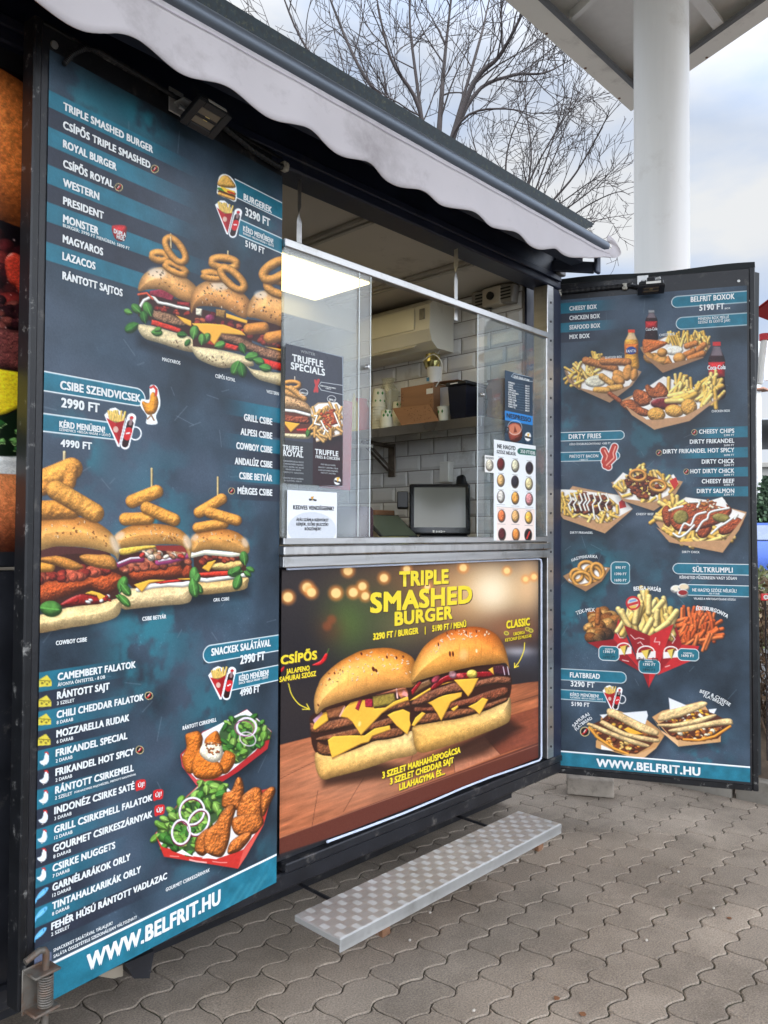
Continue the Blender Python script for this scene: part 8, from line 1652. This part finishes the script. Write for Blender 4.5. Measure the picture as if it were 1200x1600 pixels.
T2 += [("HAGYMAKARIKA", 894, 878, 0, 4.6, W_, 933.5, 872.5, .08), ("BELGA HASÁB", 990.5, 923, 0, 6, W_, 1032, 925, .05), ("TEX-MEX", 901, 961, 0, 5.5, W_, 929.5, 955.5, .06), ("ÉDESBURGONYA", 1087.5, 953.5, 0, 5.6, W_, 1136, 966, .1), ("SAMURAI", 897.5, 1137, 0, 5, W_, 921.5, 1117.5, .06), ("FLATBREAD", 901, 1142, 0, 4.6, W_, 926, 1123.5, .05), ("BEEF & CHEESE", 1093, 1082, 0, 4.8, W_, 1139.5, 1103.5, .06), ("FLATBREAD", 1099, 1089, 0, 4.5, W_, 1129.5, 1103.5, .05), ("Coca-Cola", 1105.5, 578, 1133.5, 6.5, W_), ("FANTA", 978.5, 551, 993.5, 4.2, W_), ("Bel", 998, 1032, 1006, 5, K_), ("frit.", 1019, 1032, 1030, 5, K_), ("Coca-Cola", 1009, 517, 1027, 4.5, W_)]
make_sheet('menu_poster', PRF, -.002, .934, .274, 2.744, .0028, .0028, art_right, 'dark right hand menu poster with boxes, loaded fries and flatbreads', 'menu poster', .36, .1, text=[dict(rows=T2)])
T3 = [("TRIPLE", 624.4, 916, 699.4, 22, Y_), ("SMASHED", 579.4, 956.8, 736, 29, Y_), ("BURGER", 617, 977, 705.7, 20, Y_), ("3290 FT / BURGER    |    5190 FT / MENÜ", 582.7, 999.5, 727.5, 9.5, Y_), ("CSÍPŐS", 438.7, 1038, 494, 13, Y_), ("JALAPENO", 447, 1053, 483, 7.5, Y_), ("SAMURAI SZÓSZ", 436.5, 1065.5, 493, 7.5, Y_), ("CLASSIC", 791, 982, 827, 11.5, Y_), ("UBORKA", 801.7, 993, 819.7, 4.8, Y_), ("KETCHUP ÉS MUSTÁR", 789, 1002.5, 830, 4.8, Y_), ("3 SZELET MARHAHÚSPOGÁCSA", 597, 1216, 718.5, 9.5, Y_), ("3 SZELET CHEDDAR SAJT", 609, 1225.6, 708, 9.5, Y_), ("LILAHAGYMA ÉS...", 623.6, 1234.5, 694.5, 9.5, Y_)]
make_sheet('picture_banner', PB, 1.728, 3.403, BZ0 + .003, BZ1 - .003, .0034, .0026, art_banner, 'wide banner with two big smashed burgers on a wooden table under the hatch', 'banner', .34, .05, text=[dict(rows=[t[:1] + (t[1] + 1.5, t[2] + 1.6, t[3] + 1.5, t[4], BR) for t in T3], off=.0004, bold=.055), dict(rows=T3, off=.0016, bold=.055)])
zt_, zb_ = PM.uz(20, 112)[1], PM.uz(20, 862)[1]
u0, u1 = 1.708, PG.uz(536, 650)[0]
make_sheet('burger_mural', PM, PM.uz(-640, 400)[0], .875, zb_, zt_, .003, .0022, art_mural, 'giant close up burger printed on the trailer side left of the left door', 'mural', .3, .03)
T5 = [("WINTER", 469.5, 551, 492, 4.2, GR), ("TRUFFLE", 456.5, 564, 504, 10.5, W_), ("SPECIALS", 454.5, 576.5, 507, 10.5, W_), ("TRUFFLE", 441.5, 703, 472.6, 8, W_), ("ROYAL", 442.5, 712, 473.4, 8.5, W_), ("TRUFFLE", 492, 709.4, 528, 8, W_), ("FRIES & CHICKEN", 493, 715.6, 530, 4.4, W_), ("3490 FT", 469, 615, 480.5, 3, W_), ("2890 FT", 513.5, 625.5, 524.5, 3, W_), ("KÉRD EXTRA BACONNEL!", 500.5, 603.5, 524.5, 2, W_), ("+300 FT", 508, 607.5, 517, 1.8, W_)]
for i, s_ in enumerate(("MARHAHÚSPOGÁCSA, PESZTO", "SZARVASGOMBÁS MAJONÉZ,", "RÖSZTI, HAGYMA, SAJT, BACON", "PARADICSOM, SALÁTA", "PIRÍTOTT HAGYMA")): T5.append((s_, 442 + (i == 3) * 4, 721 + i * 4.4, 474 - (i == 3) * 4, 2.3, GR))
for i, s_ in enumerate(("FRISS BELGA HASÁB,", "GRILLEZETT CSIRKEMELL CSÍKOK", "SZARVASGOMBÁS MAJONÉZ,", "PIRÍTOTT HAGYMA")): T5.append((s_, 497 + (i in (0, 3)) * 4, 726.5 + i * 4.4, 528 - (i in (0, 3)) * 4, 2.3, GR))
T5 += [("KÉRHETED BELGA HASÁBBAL", 441.8, 747.5, 474, 2.2, GR), ("ÉS ÜDÍTŐVEL: 5290 FT", 444, 751.8, 471, 2.2, GR)]
make_sheet('special_offer_poster', PG, u0, u1, PG.uz(500, 758)[1], PG.uz(500, 549)[1], .0014, .0014, art_truffle, 'dark truffle specials poster with a burger and fries on the left pane', 'poster', .3, text=[dict(rows=T5, off=.0008)])
make_sheet('notice_sheet', PG, PG.uz(448.5, 800)[0], PG.uz(526.4, 800)[0], PG.uz(487, 841)[1], PG.uz(487, 767.5)[1], .002, .002, art_notice, 'white notice sheet to guests taped low on the left pane', 'notice', .6, text=[dict(rows=[("KEDVES VENDÉGEINK!", 458, 795.6, 521, 6.3, D_), ("ÁFÁS SZÁMLA IGÉNYÜKET", 462.7, 814, 513, 4.4, D_), ("KÉRJÜK, ELŐRE JELEZZÉK!", 463, 821, 512.5, 4.4, D_), ("KÖSZÖNJÜK!", 476, 828.4, 501, 4.4, D_), ("BEL", 483, 782.5, 486, 2.2, D_), ("FRIT", 490.3, 783, 494, 2.2, D_)], off=.0008)])
T6 = [("KÁVÉ KÍNÁLATUNK", 802.5, 590, 827, 3.6, W_), ("NESPRESSO", 791.5, 652.3, 829, 7, K_)]
for i, s_ in enumerate(("ESPRESSO", "LUNGO", "DUPLA", "CAPPUCCINO", "LATTE MACCHIATO", "FLAT WHITE", "CAFÉ LATTE", "FORRÓ CSOKI", "FORRÓ TEA", "FORRÓ CITROM", "FORRÓ TEJ")):
    T6 += [(s_, 794, 598.5 + i * 3.75, 797 + len(s_) * .85, 2.6, W_), (("690 FT", "690 FT", "890 FT", "990 FT")[i % 4], 820.5, 604 + i * 3.85, 827, 2.6, W_)]
make_sheet('coffee_price_list', PG, PG.uz(788.9, 630)[0], PG.uz(832.4, 630)[0], PG.uz(810, 692)[1], PG.uz(810, 584)[1], .0016, .0016, art_coffee, 'blue coffee price list with an orange cup on the right pane', 'price list', .3, text=[dict(rows=T6, off=.0008)])
make_sheet('sauce_chart', PG, PG.uz(771.5, 760)[0], PG.uz(837, 760)[0], PG.uz(800, 844.4)[1], PG.uz(800, 691)[1], .0018, .0018, art_sauce, 'white sauce chart with rows of round sauce bowls on the right pane', 'sauce chart', .4, text=[dict(rows=[("NE HAGYD", 777, 699.8, 805, 6.3, D_), ("SZÓSZ NÉLKÜL", 776, 707.9, 806, 5, D_), ("350 FT/DB", 813, 707.5, 835.5, 5.2, W_)], off=.0008)])
make_sheet('sauce_card', PG2, PG2.uz(757.5, 725)[0], PG2.uz(772.6, 725)[0], PG2.uz(765, 738.5)[1], PG2.uz(765, 712)[1], .0016, .0016, art_tag, 'small white card with one pale sauce bowl at the left of the sauce chart', 'card', .4, text=[dict(rows=[("ÚJ SZÓSZ", 759, 716.5, 771, 2, D_)], off=.0008)])
